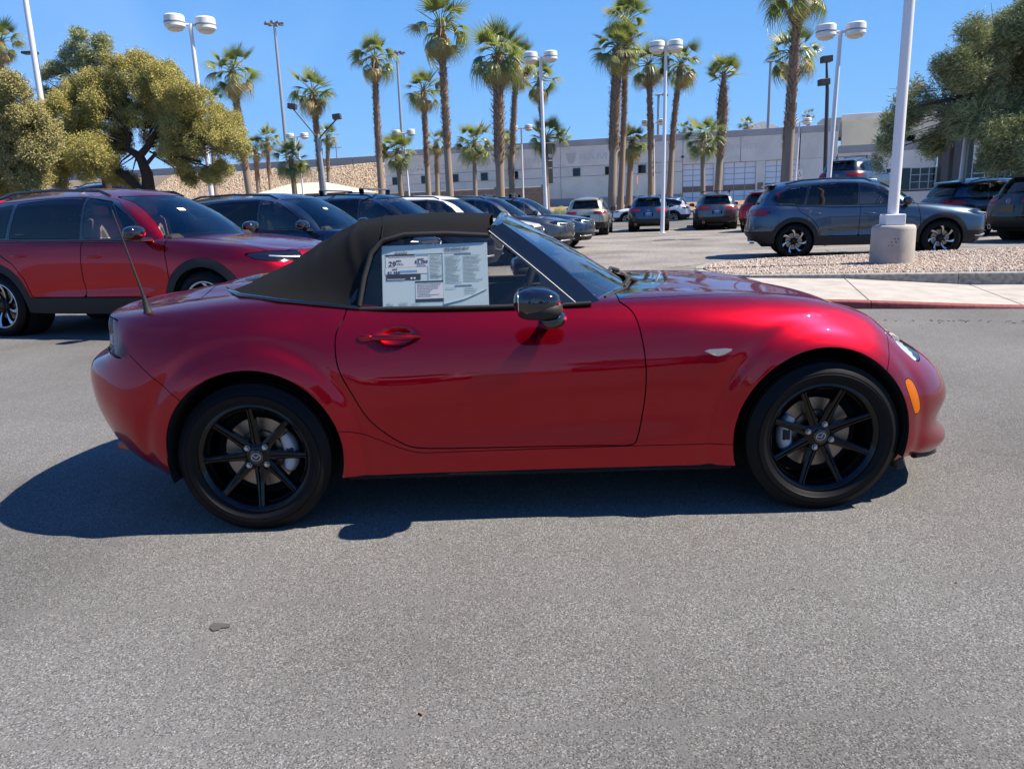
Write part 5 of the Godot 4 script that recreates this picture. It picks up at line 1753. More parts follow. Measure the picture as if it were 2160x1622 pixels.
# ---------------------------------------------------------------- a sport utility vehicle, front towards +x
func make_suv(P: Material) -> Node3D:
	var o := Node3D.new()
	var v3 := func(a: Array) -> Vector3: return Vector3(a[0], a[1], a[2])
	var side := func(x: float, zy: Array, inner: float, mid: float) -> Array:
		var r := []
		for q in zy:
			r.append(Vector3(x, q[0], q[1]))
		r.append(Vector3(x, inner, 0.5))
		r.append(Vector3(x, mid, 0))
		return r
	var sts := [
		[[-2.26, .36, 0], [-2.40, .50, 0], [-2.40, .74, 0], [-2.36, .96, 0], [-2.28, 1.10, 0], [-2.18, 1.12, 0], [-2.05, 1.12, 0]].map(v3),
		[[-2.24, .36, .42], [-2.375, .50, .45], [-2.375, .74, .45], [-2.335, .96, .44], [-2.255, 1.10, .40], [-2.15, 1.12, .26], [-2.0, 1.12, 0]].map(v3),
		[[-2.12, .34, .74], [-2.24, .50, .79], [-2.24, .74, .81], [-2.20, .96, .78], [-2.13, 1.10, .70], [-2.05, 1.12, .45], [-1.9, 1.12, 0]].map(v3),
		side.call(-1.88, [[.32, .87], [.50, .93], [.74, .945], [.97, .915], [1.10, .845]], 1.115, 1.12),
		side.call(-1.42, [[.30, .90], [.49, .955], [.74, .965], [.96, .935], [1.09, .868]], 1.10, 1.11),
		side.call(-0.7, [[.27, .885], [.46, .925], [.72, .93], [.94, .918], [1.07, .87]], 1.08, 1.09),
		side.call(0.0, [[.27, .885], [.46, .922], [.72, .926], [.93, .916], [1.06, .87]], 1.07, 1.08),
		side.call(0.7, [[.27, .885], [.46, .925], [.72, .932], [.92, .918], [1.05, .862]], 1.07, 1.08),
		side.call(1.1, [[.28, .888], [.48, .94], [.73, .948], [.92, .92], [1.035, .848]], 1.07, 1.085),
		side.call(1.42, [[.29, .89], [.49, .95], [.73, .955], [.905, .915], [1.005, .825]], 1.04, 1.055),
		side.call(1.85, [[.27, .84], [.47, .905], [.71, .90], [.865, .86], [.95, .765]], .985, 1.0),
		[[2.08, .26, .70], [2.16, .46, .76], [2.18, .70, .75], [2.15, .83, .71], [2.10, .91, .63], [2.08, .94, .38], [2.08, .955, 0]].map(v3),
		[[2.22, .25, .4], [2.33, .44, .42], [2.36, .68, .42], [2.33, .81, .40], [2.27, .89, .36], [2.22, .915, .22], [2.18, .93, 0]].map(v3),
		[[2.26, .25, 0], [2.37, .44, 0], [2.41, .68, 0], [2.38, .81, 0], [2.31, .89, 0], [2.26, .91, 0], [2.21, .925, 0]].map(v3)]
	var nu := 170
	var nv := 44
	var p := skin(sts, nu, nv)
	var arch := func(q: Vector3) -> float: return minf(Vector2(q.x - 1.42, (q.y - 0.37) * 1.0).length(), Vector2(q.x + 1.42, q.y - 0.37).length())
	# a crease along the flanks
	for k in p.size():
		var q := p[k]
		if q.z > 0.6 and absf(q.x) < 1.9:
			var f := exp(-pow((q.y - 0.56 - 0.03 * q.x) / 0.07, 2.0)) * 0.022 * smoothstep(1.1, 0.5, absf(q.x))
			p[k].z -= f
	var nn := outward(p, nu, nv)
	var fd := rounded([Vector2(1.02, 0.46), Vector2(1.0, 0.8), Vector2(0.94, 1.12), Vector2(-0.13, 1.16), Vector2(-0.15, 0.8), Vector2(-0.15, 0.46)], 1)
	var rd := PackedVector2Array([Vector2(-0.15, 0.46), Vector2(-0.15, 0.8), Vector2(-0.13, 1.16), Vector2(-1.42, 1.18), Vector2(-1.33, 0.98), Vector2(-1.10, 0.84), Vector2(-0.96, 0.66), Vector2(-0.90, 0.46)])
	var hl := PackedVector2Array([Vector2(1.86, .895), Vector2(2.05, .91), Vector2(2.5, .885), Vector2(2.5, .80), Vector2(2.2, .795), Vector2(2.0, .835)])
	var tl := PackedVector2Array([Vector2(-2.6, .93), Vector2(-2.6, 1.035), Vector2(-2.1, 1.045), Vector2(-1.88, .985), Vector2(-2.05, .92)])
	var fs := [
		field(p, nn, func(q, n): return arch.call(q) - 0.405 if q.z > 0.4 else 1.0),
		field(p, nn, func(q, n): return minf(arch.call(q) - 0.495 if q.z > 0.4 else 1.0, q.y - (0.455 if absf(q.x) < 1.9 else (0.50 if q.x > 0 else 0.58)))),
		field(p, nn, func(q, n): return sd_poly(Vector2(q.x, q.y), hl) if q.z > 0.36 and q.x > 1.5 else 1.0),
		field(p, nn, func(q, n): return maxf(absf(q.z) - (0.22 + 0.75 * (q.y - 0.50)), maxf(0.50 - q.y, q.y - 0.845)) if q.x > 2.0 else 1.0),
		field(p, nn, func(q, n): return sd_poly(Vector2(q.x, q.y), tl) if q.z > 0.34 and q.x < -1.5 else 1.0),
		field(p, nn, func(q, n): return maxf(absf(q.z) - 0.62, maxf(0.60 - q.y, q.x + 2.0)) if q.x < -1.7 else 1.0),
		field(p, nn, func(q, n): return sd_poly(Vector2(q.x, q.y), fd) if q.z > 0.6 else 1.0),
		field(p, nn, func(q, n): return sd_poly(Vector2(q.x, q.y), rd) if q.z > 0.6 else 1.0),
		field(p, nn, func(q, n): return maxf(maxf(absf(q.z) - (0.80 - 0.12 * (q.x - 1.0)), 0.95 - q.x), maxf(q.x - 2.2, 0.90 - q.y)) if q.x > 0.7 else 1.0)]
	var cut := panels(p, nn, nu, nv, fs, [0.0, 0.002, 0.003, 0.003, 0.003, 0.004, 0.005, 0.005, 0.004])
	obj("body", cut[9].both(), P, o)
	obj("cladding", cut[1].both(), M.cladding, o)
	obj("grille", cut[3].both(), M.matte_black, o)
	obj("tailgate", cut[5].both(), P, o)
	obj("hood", cut[8].both(), P, o)
	for s in 2:
		var pick := func(m: MB) -> MB: return m if s == 0 else m.mirrored()
		obj("headlight", pick.call(cut[2]), M.gloss_black, o)
		obj("tail_light", pick.call(cut[4]), M.red_lens, o)
		var d := obj("front_door", pick.call(cut[6]), P, o)
		var zs := 1.0 if s == 0 else -1.0
		obj("handle", MB.new().ball(Vector3(0.03, 0.905, 0.932 * zs), Vector3(0.11, 0.016, 0.022), Basis.IDENTITY, 16, 8), P, d)
		d = obj("rear_door", pick.call(cut[7]), P, o)
		obj("handle", MB.new().ball(Vector3(-1.02, 0.93, 0.937 * zs), Vector3(0.11, 0.016, 0.022), Basis.IDENTITY, 16, 8), P, d)
		var mi := obj("mirror", MB.new().ball(Vector3(0.72, 1.145, 1.03 * zs), Vector3(0.085, 0.075, 0.13), Basis.IDENTITY, 20, 12, 0.8), M.gloss_black, o)
		obj("mirror_arm", MB.new().box(Vector3(0.74, 1.07, 0.92 * zs), Vector3(0.09, 0.045, 0.2), Basis.IDENTITY, 0.015), M.gloss_black, mi)
		# running light and reflector in the headlight
		obj("running_light", MB.new().tube([Vector3(2.10, .86, .705 * zs), Vector3(2.22, .845, .615 * zs), Vector3(2.32, .835, .47 * zs)], 0.014, 6, true), M.machined, o)
		obj("exhaust_tip", MB.new().lathe([Vector2(0.045, 0.0), Vector2(0.05, 0.10), Vector2(0.042, 0.10), Vector2(0.04, 0.0)], 18, Transform3D(Basis(Vector3.UP, Vector3.LEFT, Vector3.BACK), Vector3(-2.22, 0.36, 0.58 * zs))), M.chrome, o)
		obj("reflector", MB.new().box(Vector3(-2.345, 0.56, 0.56 * zs), Vector3(0.02, 0.035, 0.26), Basis(Vector3.UP, -0.18 * zs), 0.006), M.red_lens, o)
		obj("skid_trim", MB.new().tube([Vector3(2.06, .40, .80 * zs), Vector3(2.24, .39, .62 * zs), Vector3(2.36, .40, .34 * zs)], 0.022, 6), M.satin_metal, o)
	# glasshouse
	var gh := [
		[[1.15, 1.02, 0], [.85, 1.25, 0], [.55, 1.45, 0], [.3, 1.575, 0], [-.2, 1.655, 0]].map(v3),
		[[1.08, 1.02, .45], [.8, 1.25, .42], [.5, 1.44, .38], [.25, 1.57, .28], [-.25, 1.656, 0]].map(v3),
		[[.88, 1.01, .80], [.6, 1.25, .735], [.33, 1.43, .655], [.1, 1.55, .44], [-.3, 1.66, 0]].map(v3),
		[[.6, 1.01, .862], [.36, 1.27, .79], [.12, 1.47, .69], [-.05, 1.58, .44], [-.4, 1.665, 0]].map(v3),
		[[0, 1.01, .868], [-.1, 1.3, .80], [-.2, 1.52, .69], [-.3, 1.608, .44], [-.55, 1.67, 0]].map(v3),
		[[-.7, 1.02, .868], [-.72, 1.31, .80], [-.75, 1.53, .69], [-.8, 1.615, .44], [-.85, 1.67, 0]].map(v3),
		[[-1.3, 1.04, .862], [-1.3, 1.31, .79], [-1.27, 1.515, .68], [-1.25, 1.6, .43], [-1.2, 1.655, 0]].map(v3),
		[[-1.82, 1.05, .825], [-1.76, 1.31, .75], [-1.68, 1.49, .635], [-1.6, 1.575, .4], [-1.5, 1.632, 0]].map(v3),
		[[-2.10, 1.07, .68], [-2.0, 1.31, .63], [-1.88, 1.478, .55], [-1.8, 1.55, .36], [-1.75, 1.6, 0]].map(v3),
		[[-2.20, 1.07, .35], [-2.09, 1.31, .33], [-1.96, 1.475, .3], [-1.9, 1.545, .2], [-1.85, 1.583, 0]].map(v3),
		[[-2.22, 1.07, 0], [-2.11, 1.31, 0], [-1.98, 1.478, 0], [-1.92, 1.55, 0], [-1.88, 1.58, 0]].map(v3)]
	nu = 130
	nv = 40
	p = skin(gh, nu, nv)
	nn = outward(p, nu, nv)
	var w1 := PackedVector2Array([Vector2(.70, 1.10), Vector2(.40, 1.335), Vector2(.17, 1.475), Vector2(-.04, 1.525), Vector2(-.14, 1.53), Vector2(-.14, 1.10)])
	var w2 := PackedVector2Array([Vector2(-.19, 1.10), Vector2(-.18, 1.532), Vector2(-.7, 1.535), Vector2(-1.12, 1.505), Vector2(-1.20, 1.12)])
	var w3 := PackedVector2Array([Vector2(-1.26, 1.13), Vector2(-1.18, 1.498), Vector2(-1.5, 1.46), Vector2(-1.80, 1.34), Vector2(-1.86, 1.26), Vector2(-1.74, 1.15)])
	var wf := PackedVector2Array([Vector2(.80, 1.0), Vector2(.43, 1.355), Vector2(.18, 1.50), Vector2(-.04, 1.552), Vector2(-.7, 1.56), Vector2(-1.15, 1.53), Vector2(-1.52, 1.485), Vector2(-1.84, 1.355), Vector2(-1.92, 1.26), Vector2(-1.80, 1.12), Vector2(-1.75, 1.0)])
	fs = [
		field(p, nn, func(q, n): return maxf(maxf(absf(q.z) - (0.755 - 0.52 * (q.y - 1.05)), q.y - 1.545), maxf(1.02 - q.y, 0.05 - q.x)) if q.x > -0.1 else 1.0),
		field(p, nn, func(q, n): return maxf(maxf(absf(q.z) - (0.60 - 0.30 * (q.y - 1.12)), q.y - 1.475), maxf(1.155 - q.y, q.x + 1.8)) if q.x < -1.6 else 1.0),
		field(p, nn, func(q, n): return sd_poly(Vector2(q.x, q.y), w1) if q.z > 0.5 else 1.0),
		field(p, nn, func(q, n): return sd_poly(Vector2(q.x, q.y), w2) if q.z > 0.5 else 1.0),
		field(p, nn, func(q, n): return sd_poly(Vector2(q.x, q.y), w3) if q.z > 0.5 and q.x > -1.95 else 1.0),
		field(p, nn, func(q, n): return sd_poly(Vector2(q.x, q.y), wf) if q.z > 0.5 and q.y < 1.6 else 1.0)]
	cut = panels(p, nn, nu, nv, fs, [0.004, 0.004, 0.003, 0.003, 0.003, 0.001])
	obj("roof", cut[6].both(), P, o)
	obj("windshield", cut[0].both(), M.screen_glass, o)
	obj("rear_window", cut[1].both(), M.tint_glass, o)
	for s in 2:
		for k in 3:
			obj("side_window", cut[2 + k] if s == 0 else cut[2 + k].mirrored(), M.screen_glass if k == 0 else M.tint_glass, o)
		obj("window_frame", cut[5] if s == 0 else cut[5].mirrored(), M.gloss_black, o)
		var zs := 1.0 if s == 0 else -1.0
		obj("window_trim", MB.new().tube([Vector3(.78, 1.072, .874 * zs), Vector3(0, 1.082, .878 * zs), Vector3(-.7, 1.092, .878 * zs), Vector3(-1.3, 1.112, .872 * zs), Vector3(-1.74, 1.132, .826 * zs)], 0.008, 5), M.gloss_black, o)
		obj("roof_rail", MB.new().tube([Vector3(.08, 1.555, .60 * zs), Vector3(-.05, 1.612, .60 * zs), Vector3(-.7, 1.645, .60 * zs), Vector3(-1.3, 1.63, .59 * zs), Vector3(-1.62, 1.56, .56 * zs)], 0.018, 6), M.gloss_black, o)
	obj("spoiler", MB.new().ball(Vector3(-1.92, 1.545, 0), Vector3(0.17, 0.035, 0.56), Basis(Vector3.BACK, 0.12), 24, 8, 0.8), P, o)
	obj("rear_wiper", MB.new().tube([Vector3(-2.20, 1.17, 0.0), Vector3(-2.19, 1.19, 0.2), Vector3(-2.17, 1.20, 0.40)], 0.012, 5), M.matte_black, o)
	var e := obj("emblem", emblem(0.062), M.chrome, o)
	e.transform = Transform3D(Basis(Vector3(0, 0, 1), Vector3(0.1, 1, 0).normalized(), Vector3(-1, 0.1, 0).normalized()), Vector3(-2.372, 0.965, 0))
	e = obj("emblem", emblem(0.085), M.chrome, o)
	e.transform = Transform3D(Basis(Vector3(0, 0, -1), Vector3(0, 1, 0), Vector3(1, 0, 0)), Vector3(2.405, 0.74, 0))
	obj("plate_recess", MB.new().box(Vector3(-2.398, 0.79, 0), Vector3(0.03, 0.17, 0.44), Basis.IDENTITY, 0.01), M.gloss_black, o)
	# grille bars and the bright line round the grille
	var gb := MB.new()
	for k in 6:
		var y := 0.54 + k * 0.052
		gb.tube([Vector3(2.37, y, -(0.22 + 0.7 * (y - 0.5))), Vector3(2.402, y, 0), Vector3(2.37, y, 0.22 + 0.7 * (y - 0.5))], 0.008, 5)
	obj("grille_bars", gb, M.gloss_black, o)
	obj("grille_trim", MB.new().tube([Vector3(2.335, .80, .47), Vector3(2.37, .66, .335), Vector3(2.385, .53, .26), Vector3(2.40, .495, 0.1), Vector3(2.40, .495, -0.1), Vector3(2.385, .53, -.26), Vector3(2.37, .66, -.335), Vector3(2.335, .80, -.47)], 0.013, 6), M.satin_metal, o)
	# floor, wheel wells and cabin
	obj("underbody", MB.new().box(Vector3(0, 0.36, 0), Vector3(4.2, 0.22, 1.5), Basis.IDENTITY, 0.03), M.lining, o)
	var cab := obj("cabin", MB.new().box(Vector3(-0.5, 0.78, 0), Vector3(3.0, 0.5, 1.64), Basis.IDENTITY, 0.03), M.lining, o)
	obj("dashboard", MB.new().box(Vector3(0.72, 1.02, 0), Vector3(0.5, 0.14, 1.5), Basis(Vector3.BACK, 0.15), 0.05), M.matte_black, cab)
	for s in [-1, 1]:
		obj("seat_back", MB.new().box(Vector3(-0.22, 1.12, 0.40 * s), Vector3(0.15, 0.44, 0.48), Basis(Vector3.BACK, 0.2), 0.06), M.seat_cream, cab)
		obj("headrest", MB.new().box(Vector3(-0.29, 1.40, 0.40 * s), Vector3(0.10, 0.16, 0.26), Basis(Vector3.BACK, 0.15), 0.045), M.seat_cream, cab)
	obj("rear_bench", MB.new().box(Vector3(-1.15, 1.10, 0), Vector3(0.16, 0.42, 1.3), Basis(Vector3.BACK, 0.25), 0.06), M.seat_cream, cab)
	var sw := []
	for k in 21:
		var a := TAU * k / 20.0
		sw.append(Vector3(0.42 + 0.07 * sin(a), 1.11 + 0.16 * sin(a), -0.4 + 0.18 * cos(a)))
	obj("steering_wheel", MB.new().tube(sw, 0.014, 6, false), M.matte_black, cab)
	for x in [-1.42, 1.42]:
		for s in [-1, 1]:
			obj("wheel_well", MB.new().lathe([Vector2(0.0, 0.0), Vector2(0.41, 0.0), Vector2(0.415, 0.36)], 28, Transform3D(Basis(Vector3(1, 0, 0), Vector3(0, 0, s), Vector3(0, 1, 0)), Vector3(x, 0.37, 0.54 * s))), M.lining, o)
	return o


func add_wheels(o: Node3D, style: String) -> void:
	for x in [-1.42, 1.42]:
		for s in [0, 1]:
			var w := make_wheel(0.362, 0.235, 0.258, style)
			o.add_child(w, true)
			w.transform = Transform3D(Basis(Vector3.UP, PI * s) * Basis(Vector3.BACK, x * 0.9), Vector3(x, 0.362, 0.825 if s == 0 else -0.825))


func repaint(o: Node, from: Material, to: Material) -> void:
	for c in o.get_children():
		if c is MeshInstance3D and c.material_override == from:
			c.material_override = to
		repaint(c, from, to)


func build_parked() -> void:
	var P: Material = M.suv_red
	var proto := make_suv(P)
	var group := "sport utility vehicles parked in the lot"
	# label, paint, place, turn, wheels, cross bars, size
	var cars := [
		["large red SUV with black arches parked behind the roadster's tail", "suv_red", Vector3(-4.32, 0, -9.36), -16.5, "bright", false, 1.0],
		["dark navy SUV parked right beside the large red SUV", "suv_navy", Vector3(-3.40, 0, -12.55), -15.5, "seven", false, 0.985],
		["black SUV with silver roof cross bars third in the parked row", "suv_black", Vector3(-2.45, 0, -15.6), -15.0, "seven", true, 1.0],
		["white SUV fourth in the parked row behind the soft top", "suv_white", Vector3(-1.45, 0, -18.6), -15.0, "seven", false, 0.985],
		["dark grey SUV fifth in the row, its nose over the roadster's windscreen", "suv_grey", Vector3(-0.48, 0, -21.6), -14.5, "seven", false, 0.99],
		["slate blue SUV at the far end of the parked row, nose by the open aisle", "suv_slate", Vector3(0.45, 0, -24.56), -14.0, "seven", true, 0.98],
		["slate blue SUV seen from its side behind the gravel island", "suv_slate", Vector3(7.77, 0, -16.99), -15.1, "seven", false, 1.0]]
	for c in cars:
		parked(proto, P, c, group)
	# seen from behind: heading away from the road
	for c in [
		["pale beige SUV seen from behind, leftmost of the rear facing three", "suv_zircon", Vector3(3.85, 0, -35.6), 74.0 + 5, "bright", false, 1.0],
		["dark blue SUV with a blue plate, middle of the rear facing three", "suv_blue", Vector3(7.05, 0, -38.0), 74.0 + 4, "seven", false, 1.0],
		["grey SUV with roof bars and blue plate, right of the rear facing three", "suv_grey", Vector3(10.0, 0, -37.2), 74.0 + 4, "seven", true, 1.0],
		["red SUV mostly hidden behind the tail of the slate blue one", "suv_red", Vector3(11.45, 0, -32.6), 52.0, "seven", false, 1.0],
		["white SUV on the road behind the twin palm trunks", "suv_white", Vector3(9.2, 0, -49.0), 164.0, "bright", false, 1.0],
		["grey SUV with black roof bars raised on a display platform", "suv_grey", Vector3(15.1, 1.14, -33.2), 44.0, "seven", true, 1.0],
		["nearer black SUV under the willow-leaved tree at the right edge", "suv_black", Vector3(14.9, 0, -19.6), 9.0, "seven", false, 1.04],
		["farther dark grey SUV beside the black one at the right edge", "suv_navy", Vector3(15.0, 0, -23.4), 9.0, "seven", false, 1.0],
		["white SUV roof showing behind the dark ones at right", "suv_white", Vector3(19.2, 0, -29.2), 9.0, "seven", false, 1.0],
		["bright red SUV half hidden under the left olive tree", "suv_red", Vector3(-15.2, 0.98, -24.2), -16.0, "seven", false, 1.08],
		["black SUV roof under the olive tree beside the bright red one", "suv_black", Vector3(-12.6, 0.98, -26.6), -16.0, "seven", false, 0.99]]:
		parked(proto, P, c, group)
	# the row across the aisle, which the roadster's flank mirrors
	for c in [
		["silver grey SUV across the aisle, mirrored in the roadster's door", "suv_grey", Vector3(-5.2, 0, 11.2), 82.0, "seven", false, 1.0],
		["white SUV across the aisle, mirrored in the roadster's door", "suv_white", Vector3(-1.6, 0, 12.0), 82.0, "seven", false, 1.0],
		["black SUV across the aisle, mirrored in the roadster's front fender", "suv_black", Vector3(2.2, 0, 12.6), 82.0, "seven", false, 1.0],
		["red SUV across the aisle, mirrored in the roadster's front fender", "suv_red", Vector3(6.0, 0, 13.2), 82.0, "seven", false, 1.0]]:
		parked(proto, P, c, group)
	proto.free()
	# the display platform
	var pl := thing("display_platform", "low concrete display platform under the raised grey SUV", "platform", Vector3(15.1, 0, -33.2), 44.0)
	obj("slab", MB.new().box(Vector3(0, 0.57, 0), Vector3(5.6, 1.13, 2.6), Basis.IDENTITY, 0.03), M.concrete, pl)
	struct("raised_terrace", MB.new().box(Vector3(-17.5, 0.49, -27.5), Vector3(16, 0.98, 10.5), Basis(UX, Vector3.UP, -VX), 0.03), M.concrete)
	# white pickup at the right
	build_pickup()


func parked(proto: Node3D, P: Material, c: Array, group: String) -> void:
	var o: Node3D = proto.duplicate()
	o.name = numbered("parked_suv")
	add_child(o)
	tag(o, c[0], "SUV", group)
	o.position = c[2]
	o.rotation_degrees.y = c[3]
	o.scale = Vector3.ONE * c[6]
	add_wheels(o, c[4])
	if c[1] != "suv_red":
		repaint(o, P, M[c[1]])
	if c[1] in ["suv_black", "suv_navy", "suv_blue"]:
		repaint(o, M.seat_cream, M.seat_dark)
	if c[5]:
		for x in [-0.15, -1.0]:
			var m := MB.new()
			m.box(Vector3(x, 1.735, 0), Vector3(0.07, 0.028, 1.24), Basis.IDENTITY, 0.010)
			obj("cross_bar", m, M.satin_metal if c[1] == "suv_black" else M.gloss_black, o)
			for s in [-1, 1]:
				obj("bar_foot", MB.new().box(Vector3(x, 1.69, 0.62 * s), Vector3(0.10, 0.11, 0.05), Basis(Vector3.RIGHT, 0.25 * s), 0.015), M.gloss_black, o)
	if "blue plate" in c[0]:
		var pt := obj("plate", MB.new().box(Vector3(-2.418, 0.79, 0), Vector3(0.012, 0.155, 0.31), Basis.IDENTITY, 0.004), M.plate_blue, o)
		obj("plate_frame", MB.new().box(Vector3(-2.424, 0.855, 0), Vector3(0.006, 0.02, 0.2)), M.print_white, pt)
		obj("plate_marks", MB.new().box(Vector3(-2.424, 0.79, 0), Vector3(0.006, 0.03, 0.16)), M.print_blue, pt)
	if "display platform" in c[0]:
		var t := obj("lettering", words("M A Z D A", 0.05, 0.006), M.satin_metal, o)
		t.transform = Transform3D(Basis(Vector3(0, 0, 1), Vector3(0, 1, 0), Vector3(-1, 0, 0)), Vector3(-2.386, 0.87, 0))
	if c[1] == "suv_red" or c[1] == "suv_navy":
		obj("windshield_sticker", MB.new().box(Vector3(0.66, 1.385, 0.18), Vector3(0.004, 0.05, 0.11), Basis(Vector3.BACK, 0.95), 0.001), M.print_white, o)


func build_pickup() -> void:
	var o := thing("pickup_truck", "white pickup truck showing its bed side and tail lamp behind the pole", "pickup", Vector3(13.0, 0, -28.6), 170.0)
	var bed := MB.new()
	bed.box(Vector3(-1.7, 1.02, 0.86), Vector3(2.3, 0.72, 0.12), Basis.IDENTITY, 0.03)
	bed.box(Vector3(-1.7, 1.02, -0.86), Vector3(2.3, 0.72, 0.12), Basis.IDENTITY, 0.03)
	bed.box(Vector3(-1.7, 0.72, 0), Vector3(2.3, 0.1, 1.7), Basis.IDENTITY, 0.02)
	obj("bed", bed, M.suv_white, o)
	obj("tailgate", MB.new().box(Vector3(-2.88, 1.02, 0), Vector3(0.08, 0.66, 1.56), Basis.IDENTITY, 0.03), M.suv_white, o)
	obj("bed_rail", MB.new().box(Vector3(-1.7, 1.395, 0.86), Vector3(2.34, 0.04, 0.14), Basis.IDENTITY, 0.015), M.matte_black, o)
	obj("bed_rail", MB.new().box(Vector3(-1.7, 1.395, -0.86), Vector3(2.34, 0.04, 0.14), Basis.IDENTITY, 0.015), M.matte_black, o)
	for s in [-1, 1]:
		obj("tail_light", MB.new().box(Vector3(-2.86, 1.12, 0.865 * s), Vector3(0.10, 0.34, 0.14), Basis.IDENTITY, 0.02), M.red_lens, o)
	var cab := PackedVector2Array([Vector2(-0.5, 0.6), Vector2(-0.5, 1.35), Vector2(-0.35, 1.85), Vector2(1.0, 1.88), Vector2(1.75, 1.32), Vector2(2.9, 1.2), Vector2(2.95, 0.6)])
	obj("cab", MB.new().prism(cab, -0.9, 0.9, Transform3D.IDENTITY, 0.06), M.suv_white, o)
	for s in [-1, 1]:
		obj("side_window", MB.new().prism(PackedVector2Array([Vector2(-0.3, 1.4), Vector2(-0.22, 1.76), Vector2(0.95, 1.78), Vector2(1.45, 1.4)]), 0.903 * s, 0.908 * s), M.tint_glass, o)
	obj("bumper", MB.new().box(Vector3(-2.98, 0.6, 0), Vector3(0.16, 0.2, 1.7), Basis.IDENTITY, 0.03), M.chrome, o)
	for x in [-1.75, 1.9]:
		for s in [0, 1]:
			var w := make_wheel(0.39, 0.25, 0.25, "bright")
			o.add_child(w, true)
			w.transform = Transform3D(Basis(Vector3.UP, PI * s), Vector3(x, 0.39, 0.80 if s == 0 else -0.80))


# ---------------------------------------------------------------- the roadster, front towards +x, near side towards +z
func build_roadster() -> void:
	var o := thing("roadster", "glossy candy red two-seat roadster with black soft top and black wheels", "car", Vector3(0.096, 0, -3.74))
	var v3 := func(a: Array) -> Vector3: return Vector3(a[0], a[1], a[2])
	# one section of the flank: [z, y] from the sill to the crest, then the top towards the middle
	var sec := func(x: float, zy: Array) -> Array: return zy.map(func(q): return Vector3(x, q[1], q[0]))
	var sts := [
		[[-1.80, .24, 0], [-1.87, .30, 0], [-1.935, .42, 0], [-1.965, .56, 0], [-1.962, .675, 0], [-1.885, .745, 0], [-1.868, .862, 0], [-1.855, .878, 0], [-1.83, .888, 0]].map(v3),
		[[-1.76, .225, .40], [-1.83, .29, .42], [-1.90, .42, .44], [-1.93, .56, .45], [-1.927, .675, .44], [-1.848, .745, .42], [-1.835, .86, .37], [-1.825, .877, .22], [-1.81, .888, 0]].map(v3),
		[[-1.665, .235, .615], [-1.725, .30, .645], [-1.785, .42, .672], [-1.815, .56, .682], [-1.812, .672, .668], [-1.752, .748, .642], [-1.760, .857, .597], [-1.76, .886, .38], [-1.76, .902, 0]].map(v3),
		[[-1.560, .235, .735], [-1.605, .29, .762], [-1.650, .42, .788], [-1.668, .55, .797], [-1.664, .67, .778], [-1.66, .785, .735], [-1.65, .868, .675], [-1.65, .905, .42], [-1.65, .922, 0]].map(v3),
		sec.call(-1.42, [[.815, .225], [.83, .285], [.85, .41], [.862, .55], [.855, .68], [.805, .80], [.715, .888], [.43, .933], [0, .952]]),
		sec.call(-1.15, [[.825, .20], [.84, .27], [.862, .42], [.869, .56], [.862, .68], [.815, .805], [.71, .902], [.43, .945], [0, .962]]),
		sec.call(-0.88, [[.82, .212], [.832, .28], [.85, .42], [.855, .56], [.842, .68], [.785, .80], [.695, .893], [.42, .925], [0, .938]]),
		sec.call(-0.60, [[.812, .214], [.822, .28], [.833, .42], [.833, .56], [.815, .68], [.765, .79], [.685, .872], [.42, .89], [0, .90]]),
		sec.call(-0.25, [[.808, .213], [.818, .28], [.824, .42], [.822, .56], [.805, .68], [.757, .785], [.682, .862], [.42, .875], [0, .885]]),
		sec.call(0.10, [[.806, .21], [.818, .28], [.824, .41], [.822, .55], [.806, .68], [.76, .785], [.688, .860], [.42, .88], [0, .89]]),
		sec.call(0.40, [[.806, .207], [.82, .28], [.83, .41], [.83, .55], [.816, .68], [.775, .785], [.698, .860], [.42, .895], [0, .91]]),
		sec.call(0.68, [[.81, .204], [.828, .28], [.845, .42], [.848, .56], [.838, .68], [.795, .79], [.70, .862], [.42, .89], [0, .908]]),
		sec.call(0.92, [[.82, .20], [.84, .28], [.86, .42], [.865, .56], [.852, .68], [.80, .785], [.695, .855], [.42, .868], [0, .886]]),
		sec.call(1.16, [[.825, .17], [.845, .26], [.865, .41], [.866, .55], [.845, .66], [.785, .765], [.675, .83], [.42, .832], [0, .85]]),
		sec.call(1.38, [[.805, .19], [.825, .255], [.842, .38], [.838, .50], [.81, .605], [.745, .70], [.635, .765], [.40, .775], [0, .792]]),
		[[1.565, .185, .735], [1.588, .225, .755], [1.572, .33, .768], [1.57, .455, .765], [1.555, .55, .725], [1.54, .625, .655], [1.52, .682, .55], [1.53, .702, .35], [1.53, .715, 0]].map(v3),
		[[1.735, .150, .585], [1.768, .205, .605], [1.732, .292, .60], [1.752, .415, .612], [1.738, .498, .57], [1.712, .558, .51], [1.680, .600, .43], [1.67, .625, .27], [1.67, .638, 0]].map(v3),
		[[1.862, .150, .33], [1.886, .196, .35], [1.842, .282, .35], [1.866, .40, .36], [1.846, .475, .335], [1.806, .524, .29], [1.76, .558, .24], [1.74, .578, .15], [1.73, .59, 0]].map(v3),
		[[1.89, .150, 0], [1.912, .20, 0], [1.87, .282, 0], [1.905, .40, 0], [1.875, .465, 0], [1.83, .515, 0], [1.785, .55, 0], [1.765, .57, 0], [1.75, .58, 0]].map(v3)]
	var nu := 370
	var nv := 104
	var p := skin(sts, nu, nv)
	var fr := Vector2(1.130, 0.322)
	var rr := Vector2(-1.132, 0.322)
	var arch_r := 0.352
	var arch := func(q: Vector3) -> float:
		var a := Vector2(q.x - fr.x, (q.y - fr.y) * 0.975).length()
		var b := Vector2(q.x - rr.x, (q.y - rr.y) * 0.985).length()
		return minf(a, b) - arch_r
	var hp := Vector2(-0.555, 0.768)
